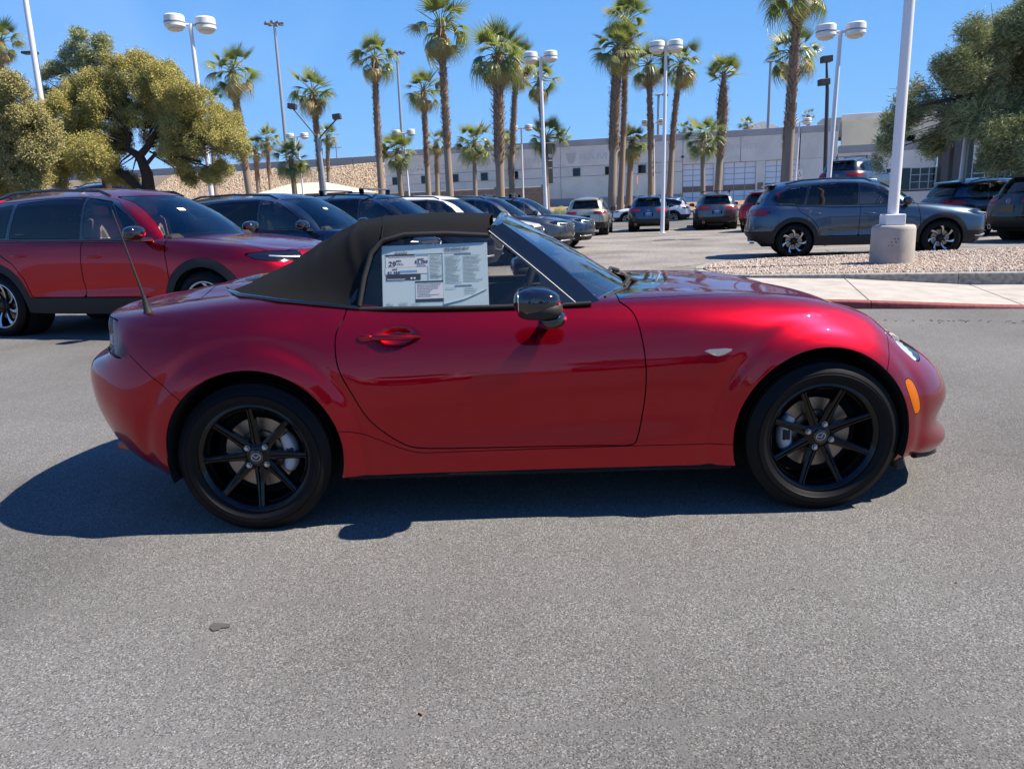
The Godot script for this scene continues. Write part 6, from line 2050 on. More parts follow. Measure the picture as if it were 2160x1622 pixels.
	for k in p.size():
		var q := p[k]
		if q.z > 0.5:
			var d: float = arch.call(q)
			if q.y < 0.80:      # the lip round each arch
				p[k].z += 0.006 * smoothstep(0.088, 0.040, d) + 0.007 * exp(-pow(maxf(d, 0.0) / 0.030, 2.0)) - 0.006 * exp(-pow((d - 0.095) / 0.030, 2.0))
			# a soft hollow along the lower door
			if absf(q.x) < 0.95:
				p[k].z -= 0.020 * exp(-pow((q.y - 0.40 - 0.05 * q.x) / 0.10, 2.0)) * smoothstep(0.95, 0.45, absf(q.x))
			var e := Vector2((q.x - hp.x - 0.01) / 0.092, (q.y - hp.y - 0.002) / 0.040).length()
			if q.y > 0.65:
				p[k].z -= 0.024 * smoothstep(1.0, 0.35, e)
		else:
			# fairings behind the seats
			if q.x < -1.1 and q.x > -1.62 and q.y > 0.85:
				p[k].y += 0.018 * exp(-pow((q.z - 0.32) / 0.13, 2.0)) * smoothstep(-1.62, -1.40, q.x)
	var nn := outward(p, nu, nv)
	var door := rounded([Vector2(-.690, .905), Vector2(-.755, .850), Vector2(-.783, .79), Vector2(-.780, .70), Vector2(-.760, .63), Vector2(-.722, .552), Vector2(-.680, .469), Vector2(-.629, .408), Vector2(-.560, .352), Vector2(-.486, .322), Vector2(-.30, .314), Vector2(0.0, .310), Vector2(0.25, .306), Vector2(.375, .304), Vector2(.402, .335), Vector2(.425, .45), Vector2(.434, .58), Vector2(.428, .69), Vector2(.410, .795), Vector2(.388, .84), Vector2(.350, .868), Vector2(.30, .91), Vector2(-.2, .93)], 3)
	var lamp_f := rounded([Vector2(1.498, .655), Vector2(1.520, .695), Vector2(1.565, .700), Vector2(1.625, .668), Vector2(1.650, .625), Vector2(1.625, .578), Vector2(1.585, .575), Vector2(1.54, .610)], 3)
	var lamp_r := rounded([Vector2(-1.95, .86), Vector2(-1.72, .868), Vector2(-1.69, .842), Vector2(-1.655, .795), Vector2(-1.608, .748), Vector2(-1.66, .726), Vector2(-1.74, .742), Vector2(-1.95, .752)], 3)
	var amber := rounded([Vector2(1.472, .522), Vector2(1.503, .527), Vector2(1.531, .50), Vector2(1.551, .45), Vector2(1.562, .400), Vector2(1.553, .386), Vector2(1.526, .386), Vector2(1.500, .44)], 3)
	var fuel := rounded([Vector2(-1.538, .50), Vector2(-1.535, .34), Vector2(-1.50, .325), Vector2(-1.478, .34), Vector2(-1.486, .40), Vector2(-1.50, .485), Vector2(-1.515, .51)], 2)
	var fs := [
		field(p, nn, func(q, n): return arch.call(q) if q.z > 0.45 else 1.0),
		field(p, nn, func(q, n): return maxf(maxf(q.z - 0.655, -0.86 - q.x), q.x - (0.47 - 0.25 * q.z * q.z / 0.43)) if q.y > 0.78 else 1.0),
		field(p, nn, func(q, n): return sd_poly(Vector2(q.x, q.y), door) if q.z > 0.55 and absf(q.x) < 1.0 else 1.0),
		field(p, nn, func(q, n): return maxf(sd_poly(Vector2(q.x, q.y), lamp_f), 0.30 - q.z) if q.x > 1.3 else 1.0),
		field(p, nn, func(q, n): return maxf(sd_poly(Vector2(q.x, q.y), lamp_r), 0.34 - q.z) if q.x < -1.5 else 1.0),
		field(p, nn, func(q, n): return sd_poly(Vector2(q.x, q.y), amber) if q.z > 0.5 and q.x > 1.3 else 1.0),
		# the cowl between screen and hood
		field(p, nn, func(q, n): return maxf(maxf(q.z - 0.655, q.x - (0.655 - 0.30 * pow(q.z / 0.66, 2.4))), 0.2 - q.x) if q.y > 0.80 and q.x < 0.8 else 1.0),
		# hood
		field(p, nn, func(q, n): return maxf(q.z - (0.655 - 0.17 * smoothstep(0.5, 1.65, q.x)), q.x - 1.70) if q.y > 0.56 and q.x > 0.2 else 1.0),
		# nose and tail
		field(p, nn, func(q, n): return minf(1.395 + 1.05 * (0.655 - q.y) * 0.0 - q.x + 0.55 * (q.y - 0.60), 1.0) if q.x > 1.0 else 1.0),
		field(p, nn, func(q, n): return (q.y - (0.748 - 0.80 * (q.x + 1.61))) if q.x < -1.2 and q.z > 0.0 else 1.0),
		# trunk lid
		field(p, nn, func(q, n): return maxf(q.z - 0.57, maxf(-1.83 - q.x, q.x + 1.40)) if q.y > 0.80 and q.x < -1.2 else 1.0),
		# sill below the door
		field(p, nn, func(q, n): return q.y - (0.300 + 0.115 * smoothstep(-0.45, -0.80, q.x)) if absf(q.x) < 0.9 else 1.0)]
	var cut := panels(p, nn, nu, nv, fs, [0.0, 0.0, 0.0025, 0.002, 0.002, 0.0015, 0.001, 0.0025, 0.002, 0.002, 0.0025, 0.0016])
	var R: Material = M.soul_red
	obj("sill", cut[11], R, o)
	obj("sill", cut[11].mirrored(), R, o)
	obj("body", cut[12].both(), R, o)
	obj("hood", cut[7].both(), R, o)
	obj("trunk_lid", cut[10].both(), R, o)
	obj("cowl", cut[6].both(), M.gloss_black, o)
	var nose: MeshInstance3D = obj("front_bumper", cut[8].both(), R, o)
	obj("rear_bumper", cut[9].both(), R, o)
	# dark skin a finger's breadth inside, so that joints read dark
	var inner := p.duplicate()
	for k in inner.size():
		inner[k] -= nn[k] * 0.012
	var keep := panels(inner, nn, nu, nv, [field(inner, nn, func(q, n): return arch.call(q) + 0.004 if q.z > 0.45 else 1.0), field(inner, nn, func(q, n): return maxf(maxf(q.z - 0.66, -0.88 - q.x), q.x - 0.49) if q.y > 0.76 else 1.0), fs[3], fs[4]], [0.0, 0.0, 0.0, 0.0])
	obj("inner_shell", keep[4].both(), M.lining, o)
	for s in 2:
		var zs := 1.0 if s == 0 else -1.0
		var pick := func(m: MB) -> MB: return m if s == 0 else m.mirrored()
		var d: MeshInstance3D = obj("door", pick.call(cut[2]), R, o)
		# handle: a bar over the hollow, and the lock end behind it
		var hb := MB.new()
		var pts := []
		var rad := []
		for k in 11:
			var t := k / 10.0
			pts.append(Vector3(lerpf(-0.640, -0.452, t), 0.7725 - 0.002 * t, (0.781 + 0.014 * sin(PI * minf(t * 1.1, 1.0)) - 0.004 * t) * zs))
			rad.append(0.0135 * (1.0 if t < 0.75 else lerpf(1.0, 0.45, (t - 0.75) / 0.25)))
		hb.tube(pts, rad, 14, true, 0.8)
		obj("handle", hb, R, d)
		obj("lock_cover", MB.new().ball(Vector3(-0.668, 0.7725, 0.781 * zs), Vector3(0.030, 0.0145, 0.014), Basis.IDENTITY, 18, 10, 0.7), R, d)
		obj("lock_button", MB.new().ball(Vector3(-0.632, 0.7725, 0.796 * zs), Vector3(0.004, 0.004, 0.003), Basis.IDENTITY, 10, 6), M.matte_black, d)
		obj("front_marker", pick.call(cut[5]), M.amber_lens, o)
		build_lamps(o, pick.call(cut[3]), pick.call(cut[4]), zs)
		# side repeater
		var rp := PackedVector2Array([Vector2(.655, .684), Vector2(.672, .691), Vector2(.735, .693), Vector2(.765, .689), Vector2(.762, .680), Vector2(.735, .666), Vector2(.710, .661), Vector2(.680, .672)])
		var rep := obj("side_repeater", MB.new().prism(rp, 0.838 * zs, 0.850 * zs, Transform3D.IDENTITY, 0.004), M.chrome, o)
		obj("lens", MB.new().prism(rp, 0.8505 * zs, 0.854 * zs, Transform3D.IDENTITY, 0.003), M.lamp_cover, rep)
		# mirror
		build_mirror(o, zs)
		# black strip under the sill
		obj("sill_strip", MB.new().tube([Vector3(-.775, .206, .797 * zs), Vector3(-.4, .204, .799 * zs), Vector3(0, .202, .797 * zs), Vector3(.4, .199, .797 * zs), Vector3(.785, .195, .803 * zs)], 0.012, 8), M.lining, o)
		# wheel wells
		for c in [fr, rr]:
			var well := MB.new().lathe([Vector2(0.0, 0.0), Vector2(arch_r - 0.002, 0.0), Vector2(arch_r + 0.004, 0.42)], 48, Transform3D(Basis(Vector3(1, 0, 0), Vector3(0, 0, zs), Vector3(0, 1, 0)), Vector3(c.x, c.y, 0.42 * zs)), -0.30, PI + 0.30)
			obj("wheel_well", well, M.lining, o)
		obj("splash_guard", MB.new().box(Vector3(1.485, 0.195, 0.71 * zs), Vector3(0.05, 0.11, 0.14), Basis(Vector3.BACK, 0.35), 0.012), M.matte_black, o)
		for x in [-1.143, 1.147]:
			var w := make_wheel(0.307, 0.205, 0.222, "roadster")
			o.add_child(w, true)
			w.transform = Transform3D(Basis(Vector3.UP, 0.0 if s == 0 else PI) * Basis(Vector3.BACK, 0.02 if x < 0 else 0.42), Vector3(x, 0.307, 0.745 * zs))
			var cb := MB.new()
			var dir := 1.0 if x < 0 else -1.0
			var arc := []
			for k in 7:
				var a := lerpf(-0.5, 0.62, k / 6.0)
				arc.append(Vector3(x + dir * cos(a) * 0.135, 0.307 + sin(a) * 0.135, 0.745 * zs + 0.015 * zs))
			cb.tube(arc, [0.026, 0.034, 0.036, 0.036, 0.036, 0.034, 0.026], 10, true, 0.9)
			var cal := obj("brake_caliper", cb, M.caliper_grey, o)
			obj("caliper_window", MB.new().box(Vector3(x + dir * 0.135, 0.315, 0.745 * zs + 0.047 * zs), Vector3(0.03, 0.045, 0.008), Basis.IDENTITY, 0.003), M.matte_black, cal)
	# lip spoiler along the bottom of the nose
	var lip := []
	for q in [[1.575, .182, .728], [1.66, .163, .660], [1.742, .146, .575], [1.812, .145, .455], [1.866, .146, .32], [1.889, .146, .16], [1.897, .146, 0.0]]:
		lip.append(v3.call(q))
	var l2 := lip.duplicate()
	for k in range(lip.size() - 2, -1, -1):
		l2.append(flip(lip[k]))
	obj("front_lip", MB.new().tube(l2, 0.014, 8, true, 0.7), M.cladding, nose)
	var e: MeshInstance3D = obj("emblem", emblem(0.055), M.chrome, nose)
	e.transform = Transform3D(Basis(Vector3(0, 0, -1), Vector3(-0.45, 0.9, 0).normalized(), Vector3(0.9, 0.45, 0).normalized()), Vector3(1.875, 0.49, 0))
	obj("grille", MB.new().ball(Vector3(1.815, 0.285, 0), Vector3(0.07, 0.06, 0.34), Basis.IDENTITY, 28, 14, 0.7), M.matte_black, nose)
	obj("underbody", MB.new().box(Vector3(0, 0.235, 0), Vector3(3.2, 0.14, 1.30), Basis.IDENTITY, 0.03), M.lining, o)
	obj("exhaust_tip", MB.new().lathe([Vector2(0.036, 0.0), Vector2(0.042, 0.12), Vector2(0.034, 0.12), Vector2(0.03, 0.0)], 20, Transform3D(Basis(Vector3.UP, Vector3.LEFT, Vector3.BACK), Vector3(-1.70, 0.27, 0.30))), M.chrome, o)
	obj("rear_reflector", MB.new().box(Vector3(-1.742, 0.325, 0.652), Vector3(0.012, 0.026, 0.11), Basis(Vector3.UP, 1.0) , 0.004), M.red_lens, o)
	# antenna on the rear fender
	var an := obj("antenna", MB.new().lathe([Vector2(0.026, -0.010), Vector2(0.025, 0.004), Vector2(0.016, 0.022), Vector2(0.011, 0.055), Vector2(0.008, 0.085), Vector2(0.0, 0.086)], 20, Transform3D(Basis(Vector3.BACK, 0.13), Vector3(-1.565, 0.875, 0.655))), M.cladding, o)
	var rod := []
	for k in 9:
		rod.append(Vector3(-1.575, 0.955, 0.655).lerp(Vector3(-1.655, 1.30, 0.648), k / 8.0))
	obj("rod", MB.new().tube(rod, [0.0062, 0.0056, 0.005, 0.0046, 0.0042, 0.0038, 0.0036, 0.0034, 0.0034], 8), M.cladding, an)
	build_top(o)


func middle(m: MB) -> Array:
	var c := Vector3.ZERO
	var n := Vector3.ZERO
	for k in m.v.size():
		c += m.v[k]
		n += m.n[k]
	return [c / m.v.size(), n.normalized()]


func build_lamps(o: Node3D, front: MB, rear: MB, zs: float) -> void:
	# the clear cover over a bright reflector bowl
	var h := obj("headlight", front, M.lamp_cover, o)
	var back := MB.new()
	for k in front.v.size():
		back.add(front.v[k] - front.n[k] * (0.012 + 0.02 * absf(sin(front.v[k].x * 60.0))), front.n[k])
	back.ix = front.ix.duplicate()
	obj("reflector", back, M.lamp_reflector, h)
	var c := middle(front)
	obj("projector", MB.new().ball(c[0] - c[1] * 0.030 + Vector3(-0.04, 0.012, 0.03 * zs), Vector3(0.030, 0.026, 0.026), Basis.IDENTITY, 18, 12), M.chrome, h)
	obj("running_light", MB.new().tube([c[0] - c[1] * 0.008 + Vector3(-0.055, 0.022, 0.03 * zs), c[0] - c[1] * 0.008 + Vector3(0.0, 0.012, 0.0), c[0] - c[1] * 0.008 + Vector3(0.045, -0.02, -0.03 * zs)], 0.006, 6), M.print_white, h)
	var t := obj("tail_light", rear, M.tail_cover, o)
	var bowl := MB.new()
	for k in rear.v.size():
		bowl.add(rear.v[k] - rear.n[k] * 0.016, rear.n[k])
	bowl.ix = rear.ix.duplicate()
	obj("lamp_bowl", bowl, M.red_lens, t)
	c = middle(rear)
	var side: Vector3 = Vector3.UP.cross(c[1]).normalized()
	if side.x > 0:
		side = -side
	var up: Vector3 = Vector3(c[1]).cross(side).normalized()
	if up.y < 0:
		up = -up
	var glow := MB.new()
	var pts := []
	for k in 23:
		var a := TAU * k / 22.0
		pts.append(c[0] - c[1] * 0.008 + side * (cos(a) * 0.036 + 0.02) + up * (sin(a) * 0.032 + 0.012))
	glow.tube(pts, 0.005, 6, false)
	obj("lamp_ring", glow, M.red_lens, t)
	obj("reverse_light", MB.new().tube([c[0] - c[1] * 0.006 + side * 0.10 - up * 0.018, c[0] - c[1] * 0.004 + side * 0.02 - up * 0.036, c[0] - c[1] * 0.006 - side * 0.045 - up * 0.046], [0.009, 0.008, 0.003], 8, true, 0.5), M.print_white, t)


func build_mirror(o: Node3D, zs: float) -> void:
	var m := obj("mirror", mirror_shell(zs), M.gloss_black, o)
	obj("lower_shell", MB.new().ball(Vector3(0.018, 0.879, 0.915 * zs), Vector3(0.086, 0.036, 0.088), Basis(Vector3.BACK, 0.03), 32, 14, 0.72), M.cladding, m)
	obj("foot", MB.new().ball(Vector3(0.066, 0.834, 0.865 * zs), Vector3(0.056, 0.036, 0.085), Basis(Vector3.BACK, 0.12), 24, 12, 0.85), M.gloss_black, m)
	obj("stalk", MB.new().tube([Vector3(0.10, 0.868, 0.70 * zs), Vector3(0.085, 0.850, 0.79 * zs), Vector3(0.06, 0.85, 0.87 * zs)], [0.024, 0.022, 0.026], 12, true, 0.8), M.gloss_black, m)
	obj("mirror_glass", MB.new().ball(Vector3(-0.062, 0.912, 0.925 * zs), Vector3(0.006, 0.046, 0.070), Basis.IDENTITY, 24, 10, 0.8), M.chrome, m)


func mirror_shell(zs: float) -> MB:
	# bulbous housing: upright cut at the back, drawn out towards the front
	var mb := MB.new().ball(Vector3.ZERO, Vector3(1, 1, 1), Basis.IDENTITY, 36, 22, 0.78)
	for k in mb.v.size():
		var q := mb.v[k]
		var f := (q.x + 1.0) * 0.5
		var pos := Vector3(lerpf(-0.080, 0.098, f), 0.912 + q.y * (0.060 - 0.016 * f * f) - 0.006 * f, (0.925 + q.z * (0.092 - 0.018 * f)))
		mb.v[k] = Vector3(pos.x, pos.y, pos.z * zs)
		var g := mb.n[k]
		mb.n[k] = Vector3(g.x / 0.092, g.y / 0.057, g.z * zs / 0.09).normalized()
	var o := MB.new()
	o.join(mb)
	return o


func build_top(o: Node3D) -> void:
	var v3 := func(a: Array) -> Vector3: return Vector3(a[0], a[1], a[2])
	# cloth: from the hem up to the ridge, header first, round to the middle of the tail
	var sts := [
		[[-.160, 1.150, .590], [-.165, 1.190, .515], [-.165, 1.219, .29], [-.150, 1.230, 0]].map(v3),
		[[-.34, 1.164, .592], [-.34, 1.203, .515], [-.34, 1.232, .29], [-.34, 1.243, 0]].map(v3),
		[[-.51, 1.166, .594], [-.50, 1.206, .515], [-.51, 1.233, .29], [-.53, 1.243, 0]].map(v3),
		[[-.602, 1.148, .602], [-.605, 1.197, .52], [-.64, 1.225, .29], [-.67, 1.236, 0]].map(v3),
		[[-.652, 1.100, .618], [-.675, 1.170, .53], [-.72, 1.212, .29], [-.76, 1.223, 0]].map(v3),
		[[-.688, .985, .655], [-.745, 1.105, .56], [-.81, 1.178, .295], [-.85, 1.193, 0]].map(v3),
		[[-.708, .884, .686], [-.82, 1.028, .59], [-.90, 1.128, .30], [-.935, 1.148, 0]].map(v3),
		[[-.86, .903, .680], [-.92, .998, .58], [-.985, 1.085, .30], [-1.01, 1.108, 0]].map(v3),
		[[-1.03, .922, .664], [-1.035, .978, .55], [-1.075, 1.035, .30], [-1.095, 1.058, 0]].map(v3),
		[[-1.20, .940, .590], [-1.165, .974, .47], [-1.175, 1.004, .26], [-1.185, 1.016, 0]].map(v3),
		[[-1.325, .950, .38], [-1.275, .966, .29], [-1.262, .978, .16], [-1.262, .984, 0]].map(v3),
		[[-1.375, .954, 0], [-1.345, .958, 0], [-1.315, .962, 0], [-1.30, .965, 0]].map(v3)]
	var nu := 130
	var nv := 36
	var p := skin(sts, nu, nv, false, true)
	# the bow under the cloth and a few slack folds
	for k in p.size():
		var q := p[k]
		var f := exp(-pow((q.x + 0.735 - 0.30 * (1.1 - q.y)) / 0.022, 2.0)) * 0.006 * smoothstep(0.95, 1.1, q.y)
		var w := 0.0022 * sin(q.x * 60.0 + q.y * 25.0) * smoothstep(1.0, 1.15, q.y) * smoothstep(-0.75, -0.95, q.x)
		p[k] += Vector3(-0.3, 1.0, 0.6 * signf(q.z)) * (f + w)
	var nn := outward(p, nu, nv)
	var mb := MB.new()
	for i in p.size():
		mb.add(p[i], nn[i], Vector2(p[i].x, p[i].y))
	for i in nu - 1:
		for j in nv - 1:
			var a := i * nv + j
			mb.quad(a, a + 1, a + nv + 1, a + nv)
	var top := obj("soft_top", mb.both(), M.soft_top_cloth, o)
	# header: the black front rail of the roof
	var rail := []
	for k in 17:
		var s := k / 8.0 - 1.0
		rail.append(Vector3(-0.128 + 0.022 * (1.0 - s * s) - 0.022 * pow(absf(s), 6.0), 1.222 - 0.050 * pow(absf(s), 2.4), 0.560 * s))
	obj("header", MB.new().tube(rail, 0.022, 10, true, 0.75), M.gloss_black, o)
	for s in [-1, 1]:
		obj("seam", MB.new().tube([Vector3(-.604, 1.152, .604 * s), Vector3(-.607, 1.199, .523 * s), Vector3(-.642, 1.2285, .29 * s), Vector3(-.67, 1.239, 0)], 0.003, 6, false), M.soft_top_cloth, top)
		# weather strip along the window, and the seal round the tail of the cloth
		obj("window_seal", MB.new().tube([Vector3(-.17, 1.146, .590 * s), Vector3(-.34, 1.160, .593 * s), Vector3(-.51, 1.161, .596 * s), Vector3(-.598, 1.142, .604 * s), Vector3(-.647, 1.095, .620 * s), Vector3(-.678, 1.0, .654 * s), Vector3(-.700, .89, .688 * s)], 0.0105, 8), M.cladding, top)
		obj("hem_seal", MB.new().tube([Vector3(-.70, .882, .692 * s), Vector3(-.86, .902, .686 * s), Vector3(-1.03, .922, .670 * s), Vector3(-1.205, .942, .598 * s), Vector3(-1.335, .952, .385 * s), Vector3(-1.372, .955, .2 * s), Vector3(-1.388, .956, 0)], 0.009, 8), M.gloss_black, top)
		obj("belt_strip", MB.new().tube([Vector3(-.70, .877, .690 * s), Vector3(-.3, .868, .690 * s), Vector3(.1, .864, .694 * s), Vector3(.235, .868, .698 * s)], 0.009, 8), M.cladding, o)
		# door glass, leaning in
		var win := rounded([Vector2(-.690, .868), Vector2(-.672, 1.0), Vector2(-.640, 1.09), Vector2(-.590, 1.138), Vector2(-.51, 1.156), Vector2(-.34, 1.154), Vector2(-.225, 1.147), Vector2(-.172, 1.140), Vector2(.010, .998), Vector2(.160, .868)], 3)
		var gl := MB.new()
		var lean := Transform3D(Basis(Vector3(1, 0, 0), Vector3(0, 1, -0.335 * s), Vector3(0, 0.335, 1 * s).normalized()), Vector3(0, 0.29, 0.685 * s) + Vector3(0, -0.29, 0.335 * 0.868 * s))
		var gn: Vector3 = (lean.basis * Vector3(0, 0, 1)).normalized() * s
		gn = gn if gn.z * s > 0 else -gn
		var tr := Geometry2D.triangulate_polygon(win)
		for q in win:
			gl.add(lean * Vector3(q.x, q.y, 0), gn, q)
		for k in range(0, tr.size(), 3):
			gl.tri(tr[k], tr[k + 1], tr[k + 2])
		obj("side_window", gl, M.clear_glass, o)
		# black quarter sail with the mirror on it, pillar and its bright edge
		var sail := PackedVector2Array([Vector2(.055, .866), Vector2(.165, .866), Vector2(.085, .935), Vector2(.040, .982), Vector2(.026, .978)])
		obj("mirror_sail", MB.new().prism(sail, 0.004, 0.012, lean), M.gloss_black, o)
		var edge := []
		for k in 9:
			var t := k / 8.0
			edge.append(Vector3(lerpf(.190, -.168, t) - 0.010 * sin(PI * t), lerpf(.856, 1.165, t) + 0.012 * sin(PI * t), lerpf(.689, .590, t) * s))
		var pg := PackedVector3Array()
		for k in 13:
			var f := k / 12.0
			var a3 := Vector3(lerpf(.194, -.164, f) - 0.010 * sin(PI * f), lerpf(.850, 1.168, f) + 0.012 * sin(PI * f), lerpf(.686, .586, f) * s)
			var b3 := Vector3(lerpf(.292, -.113, f), lerpf(.848, 1.190, f) + 0.016 * sin(PI * f), lerpf(.657, .552, f) * s)
			for q in [[0.0, -0.030], [0.02, 0.0], [0.10, 0.009], [0.35, 0.014], [0.65, 0.014], [0.90, 0.012], [0.985, 0.011], [1.0, 0.010]]:
				pg.append(a3.lerp(b3, q[0]) + Vector3(0.22, 0.38, 0.90 * s) * q[1])
		var pm := MB.new().grid(pg, 13, 8, Vector3(0.2, 0.4, 1.0 * s))
		for k in pm.n.size():        # a flat face: only its ends roll over
			pm.n[k] = pm.n[k].lerp(Vector3(0.16, 0.33, 0.93 * s), 0.75).normalized()
		obj("windscreen_pillar", pm, M.gloss_black, o)
		obj("pillar_trim", MB.new().tube(edge, 0.0024, 6), M.trim_dark, o)
	# windscreen
	var ps := PackedVector3Array()
	for i in 33:
		var s := i / 16.0 - 1.0
		for j in 13:
			var t := j / 12.0
			var x := lerpf(.505 - .215 * s * s, -.085 - .030 * s * s, t)
			var y := lerpf(.868 - .022 * s * s, 1.222 - .034 * s * s, t) + 0.016 * sin(PI * t)
			ps.append(Vector3(x, y, s * lerpf(.655, .55, t)))
	obj("windscreen", MB.new().grid(ps, 33, 13, Vector3(0.5, 0.8, 0)), M.windscreen_glass, o)
	obj("dash_card", MB.new().box(Vector3(0.215, 0.872, 0.42), Vector3(0.11, 0.003, 0.10), Basis(Vector3.UP, 0.2), 0.001), M.print_white, o)
	for s in [-1, 1]:
		var z0 := 0.40 if s == 1 else -0.22
		var arm := obj("wiper", MB.new().tube([Vector3(.50, .905, z0 - 0.18), Vector3(.45, .925, z0 - 0.10), Vector3(.405, .905, z0 + 0.06)], [0.012, 0.009, 0.006], 8), M.matte_black, o)
		obj("blade", MB.new().tube([Vector3(.485, .898, z0 - 0.22), Vector3(.41, .898, z0 + 0.05), Vector3(.30, .880, z0 + 0.22)], 0.0075, 6), M.matte_black, arm)
	obj("cowl_hump", MB.new().ball(Vector3(0.555, 0.888, 0.10), Vector3(0.035, 0.022, 0.06), Basis.IDENTITY, 16, 8), M.matte_black, o)
	# cabin
	var tub := MB.new()
	tub.box(Vector3(-0.22, 0.36, 0), Vector3(1.25, 0.06, 1.26))
	tub.box(Vector3(-0.84, 0.62, 0), Vector3(0.05, 0.56, 1.26), Basis.IDENTITY, 0.02)
	for s in [-1, 1]:
		tub.box(Vector3(-0.2, 0.61, 0.655 * s), Vector3(1.3, 0.46, 0.05), Basis.IDENTITY, 0.02)
	tub.box(Vector3(-0.1, 0.50, 0), Vector3(1.2, 0.24, 0.24), Basis.IDENTITY, 0.05)
	var cab := obj("cabin", tub, M.seat_dark, o)
	obj("dashboard", MB.new().ball(Vector3(0.24, 0.79, 0), Vector3(0.24, 0.085, 0.63), Basis.IDENTITY, 32, 14, 0.75), M.seat_dark, cab)
	for s in [-1, 1]:
		obj("seat_cushion", MB.new().box(Vector3(-0.27, 0.50, 0.34 * s), Vector3(0.48, 0.16, 0.46), Basis(Vector3.BACK, 0.1), 0.06), M.seat_dark, cab)
		obj("seat_back", MB.new().box(Vector3(-0.60, 0.77, 0.34 * s), Vector3(0.15, 0.60, 0.46), Basis(Vector3.BACK, 0.26), 0.065), M.seat_dark, cab)
		obj("headrest", MB.new().box(Vector3(-0.70, 1.06, 0.34 * s), Vector3(0.11, 0.18, 0.26), Basis(Vector3.BACK, 0.2), 0.05), M.seat_dark, cab)
	var sw := []
	for k in 29:
		var a := TAU * k / 28.0
		sw.append(Vector3(-0.02 + 0.07 * sin(a), 0.80 + 0.165 * sin(a), -0.34 + 0.18 * cos(a)))
	obj("steering_wheel", MB.new().tube(sw, 0.015, 8, false), M.matte_black, cab)
	obj("wheel_hub", MB.new().ball(Vector3(0.0, 0.80, -0.34), Vector3(0.03, 0.06, 0.07), Basis.IDENTITY, 16, 8), M.matte_black, cab)
	obj("rear_view_mirror", MB.new().ball(Vector3(-0.12, 1.13, 0.0), Vector3(0.02, 0.032, 0.11), Basis.IDENTITY, 18, 10, 0.8), M.matte_black, cab)
	build_sticker(o)


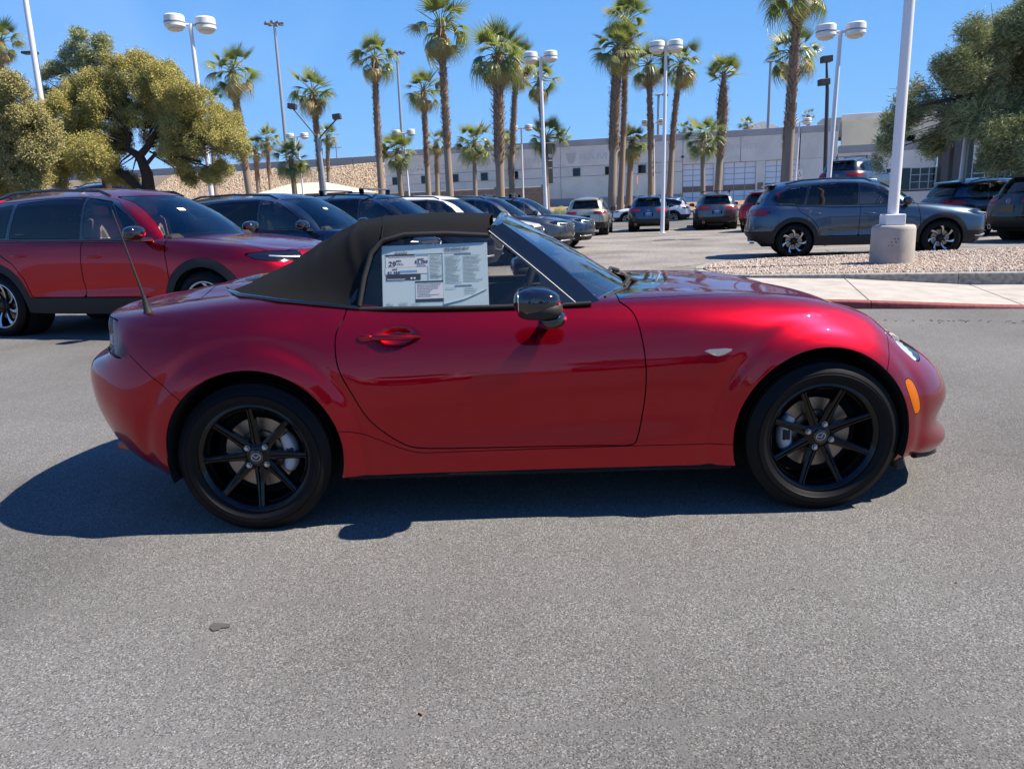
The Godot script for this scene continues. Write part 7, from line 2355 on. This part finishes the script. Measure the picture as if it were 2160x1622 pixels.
func build_sticker(o: Node3D) -> void:
	# a price sheet taped inside the near window: origin at its middle, x to the right, y up, in the plane of the glass
	var sl := Vector3(0, 1, -0.335).normalized()
	var nrm := Vector3(0, 0.335, 1).normalized()
	var mid := Vector3(-0.392, 0.994, 0.685 - 0.335 * (0.994 - 0.868)) - nrm * 0.006
	var fr := Transform3D(Basis(Vector3.RIGHT, sl, nrm), mid)
	var sheet := obj("price_sheet", MB.new().box(Vector3.ZERO, Vector3(0.43, 0.268, 0.0015)), M.print_paper, o)
	sheet.transform = fr
	var put := func(called: String, x: float, y: float, w: float, h: float, m: Material, lift := 0.0016) -> void:
		var b := obj(called, MB.new().box(Vector3.ZERO, Vector3(w, h, 0.0012)), m, sheet)
		b.position = Vector3(x, y, lift)
	var say := func(text: String, x: float, y: float, h: float, bold := true, m: Material = M.print_dark) -> void:
		var t := words(text, h, 0.0008, bold)
		t.horizontal_alignment = HORIZONTAL_ALIGNMENT_LEFT
		var b := obj("lettering", t, m, sheet)
		b.position = Vector3(x, y, 0.003)
	# coordinates of the print are fractions of the sheet seen in the photograph
	var X := func(f: float) -> float: return (f - 0.5) * 0.43
	var Y := func(f: float) -> float: return (0.5 - f) * 0.268
	put.call("white_box", X.call(0.235), Y.call(0.255), 0.172, 0.046, M.print_white)
	put.call("white_box", X.call(0.085), Y.call(0.395), 0.048, 0.026, M.print_white)
	put.call("white_box", X.call(0.285), Y.call(0.395), 0.122, 0.026, M.print_white)
	put.call("white_box", X.call(0.443), Y.call(0.72), 0.112, 0.064, M.print_white)
	put.call("black_bar", X.call(0.173), Y.call(0.16), 0.116, 0.0105, M.print_dark)
	put.call("blue_bar", X.call(0.375), Y.call(0.16), 0.056, 0.0105, M.print_blue)
	put.call("black_bar", X.call(0.20), Y.call(0.495), 0.140, 0.024, M.print_dark)
	put.call("blue_bar", X.call(0.25), Y.call(0.405), 0.070, 0.008, M.print_blue, 0.0026)
	put.call("black_bar", X.call(0.443), Y.call(0.575), 0.114, 0.006, M.print_dark)
	put.call("black_bar", X.call(0.443), Y.call(0.86), 0.114, 0.013, M.print_dark)
	put.call("grey_bar", X.call(0.765), Y.call(0.16), 0.068, 0.005, M.print_grey)
	put.call("grey_bar", X.call(0.765), Y.call(0.655), 0.068, 0.005, M.print_grey)
	put.call("rule", X.call(0.573), Y.call(0.55), 0.0012, 0.225, M.print_grey)
	put.call("rule", X.call(0.435), Y.call(0.35), 0.0012, 0.105, M.print_grey)
	put.call("rule", X.call(0.30), Y.call(0.145), 0.235, 0.0012, M.print_grey)
	say.call("mazda", X.call(0.125), Y.call(0.115), 0.0115, true, M.print_grey)
	say.call("2026 MAZDA MX-5", X.call(0.595), Y.call(0.07), 0.0085, true, M.print_grey)
	say.call("Fuel Economy and Environment", X.call(0.065), Y.call(0.175), 0.0052, true, M.print_white)
	say.call("29", X.call(0.062), Y.call(0.285), 0.0205)
	say.call("MPG", X.call(0.135), Y.call(0.243), 0.0065)
	say.call("spend", X.call(0.335), Y.call(0.222), 0.0065)
	say.call("$2,250", X.call(0.310), Y.call(0.268), 0.0125)
	say.call("COST", X.call(0.095), Y.call(0.372), 0.006)
	say.call("$2,150", X.call(0.050), Y.call(0.425), 0.0120)
	say.call("fueleconomy.gov", X.call(0.045), Y.call(0.525), 0.0065, true, M.print_white)
	# small print: rows of short grey strokes
	var small := MB.new()
	var r := RandomNumberGenerator.new()
	r.seed = 12
	for c in [[0.605, 0.74, 0.19, 0.60, 22], [0.775, 0.95, 0.19, 0.58, 20], [0.46, 0.56, 0.16, 0.44, 14], [0.46, 0.565, 0.46, 0.51, 4], [0.60, 0.84, 0.09, 0.13, 3], [0.33, 0.42, 0.29, 0.33, 3], [0.14, 0.20, 0.28, 0.30, 2], [0.33, 0.555, 0.61, 0.80, 9], [0.04, 0.10, 0.89, 0.93, 3], [0.16, 0.235, 0.89, 0.93, 3], [0.28, 0.41, 0.91, 0.915, 1], [0.60, 0.70, 0.69, 0.70, 1], [0.78, 0.94, 0.69, 0.77, 4]]:
		for k in c[4]:
			var y: float = lerpf(c[2], c[3], k / maxf(c[4] - 1.0, 1.0))
			var x: float = c[0]
			var stop: float = lerpf(c[0], c[1], r.randf_range(0.45, 1.0))
			while x < stop:
				var w := r.randf_range(0.006, 0.022)
				small.box(Vector3(X.call(x + w * 0.5), Y.call(y), 0.003), Vector3(w * 0.43, 0.0017, 0.0006))
				x += w + 0.006
	var so := obj("small_print", small, M.print_grey, sheet)
	so.set_meta("kind", "stuff")
	for x in [0.276, 0.305]:
		obj("round_mark", MB.new().lathe([Vector2(0.0045, 0.0), Vector2(0.0045, 0.001), Vector2(0.0, 0.001)], 16, Transform3D(AXLE, Vector3(X.call(x), Y.call(0.515), 0.0026))), M.print_white, sheet)
	# strips of clear tape and the crease across the right half
	obj("tape", MB.new().tube([Vector3(X.call(0.58), Y.call(0.93), 0.002), Vector3(X.call(0.78), Y.call(0.86), 0.002), Vector3(X.call(0.985), Y.call(0.72), 0.002)], 0.0035, 6, true, 0.25), M.print_white, sheet)


func build_small() -> void:
	# dead leaves and chips lying on the near asphalt
	var bits := MB.new()
	for k in 7:
		var q := Vector3(rng.randf_range(-2.6, 2.6), 0.006, rng.randf_range(-2.8, -1.2))
		var s := rng.randf_range(0.003, 0.007)
		bits.box(q, Vector3(s * 2.2, 0.0025, s), Basis.from_euler(Vector3(rng.randf_range(-0.3, 0.3), rng.randf() * 6, rng.randf_range(-0.3, 0.3))))
	for k in 220:
		var f := rng.randf()
		var q := isl(lerpf(-2.0, 6.0, f), 0.008, 2.3 + 0.22 * rng.randf() * rng.randf())
		var s := rng.randf_range(0.005, 0.014)
		bits.box(q, Vector3(s * 2.2, 0.006, s), Basis.from_euler(Vector3(0, rng.randf() * 6, rng.randf_range(-0.3, 0.3))))
	var g := obj("dry_leaf_litter", bits, M.dry_leaf)
	g.set_meta("kind", "stuff")
	tag(g, "dry leaf crumbs scattered along the red kerb and asphalt", "leaf litter")
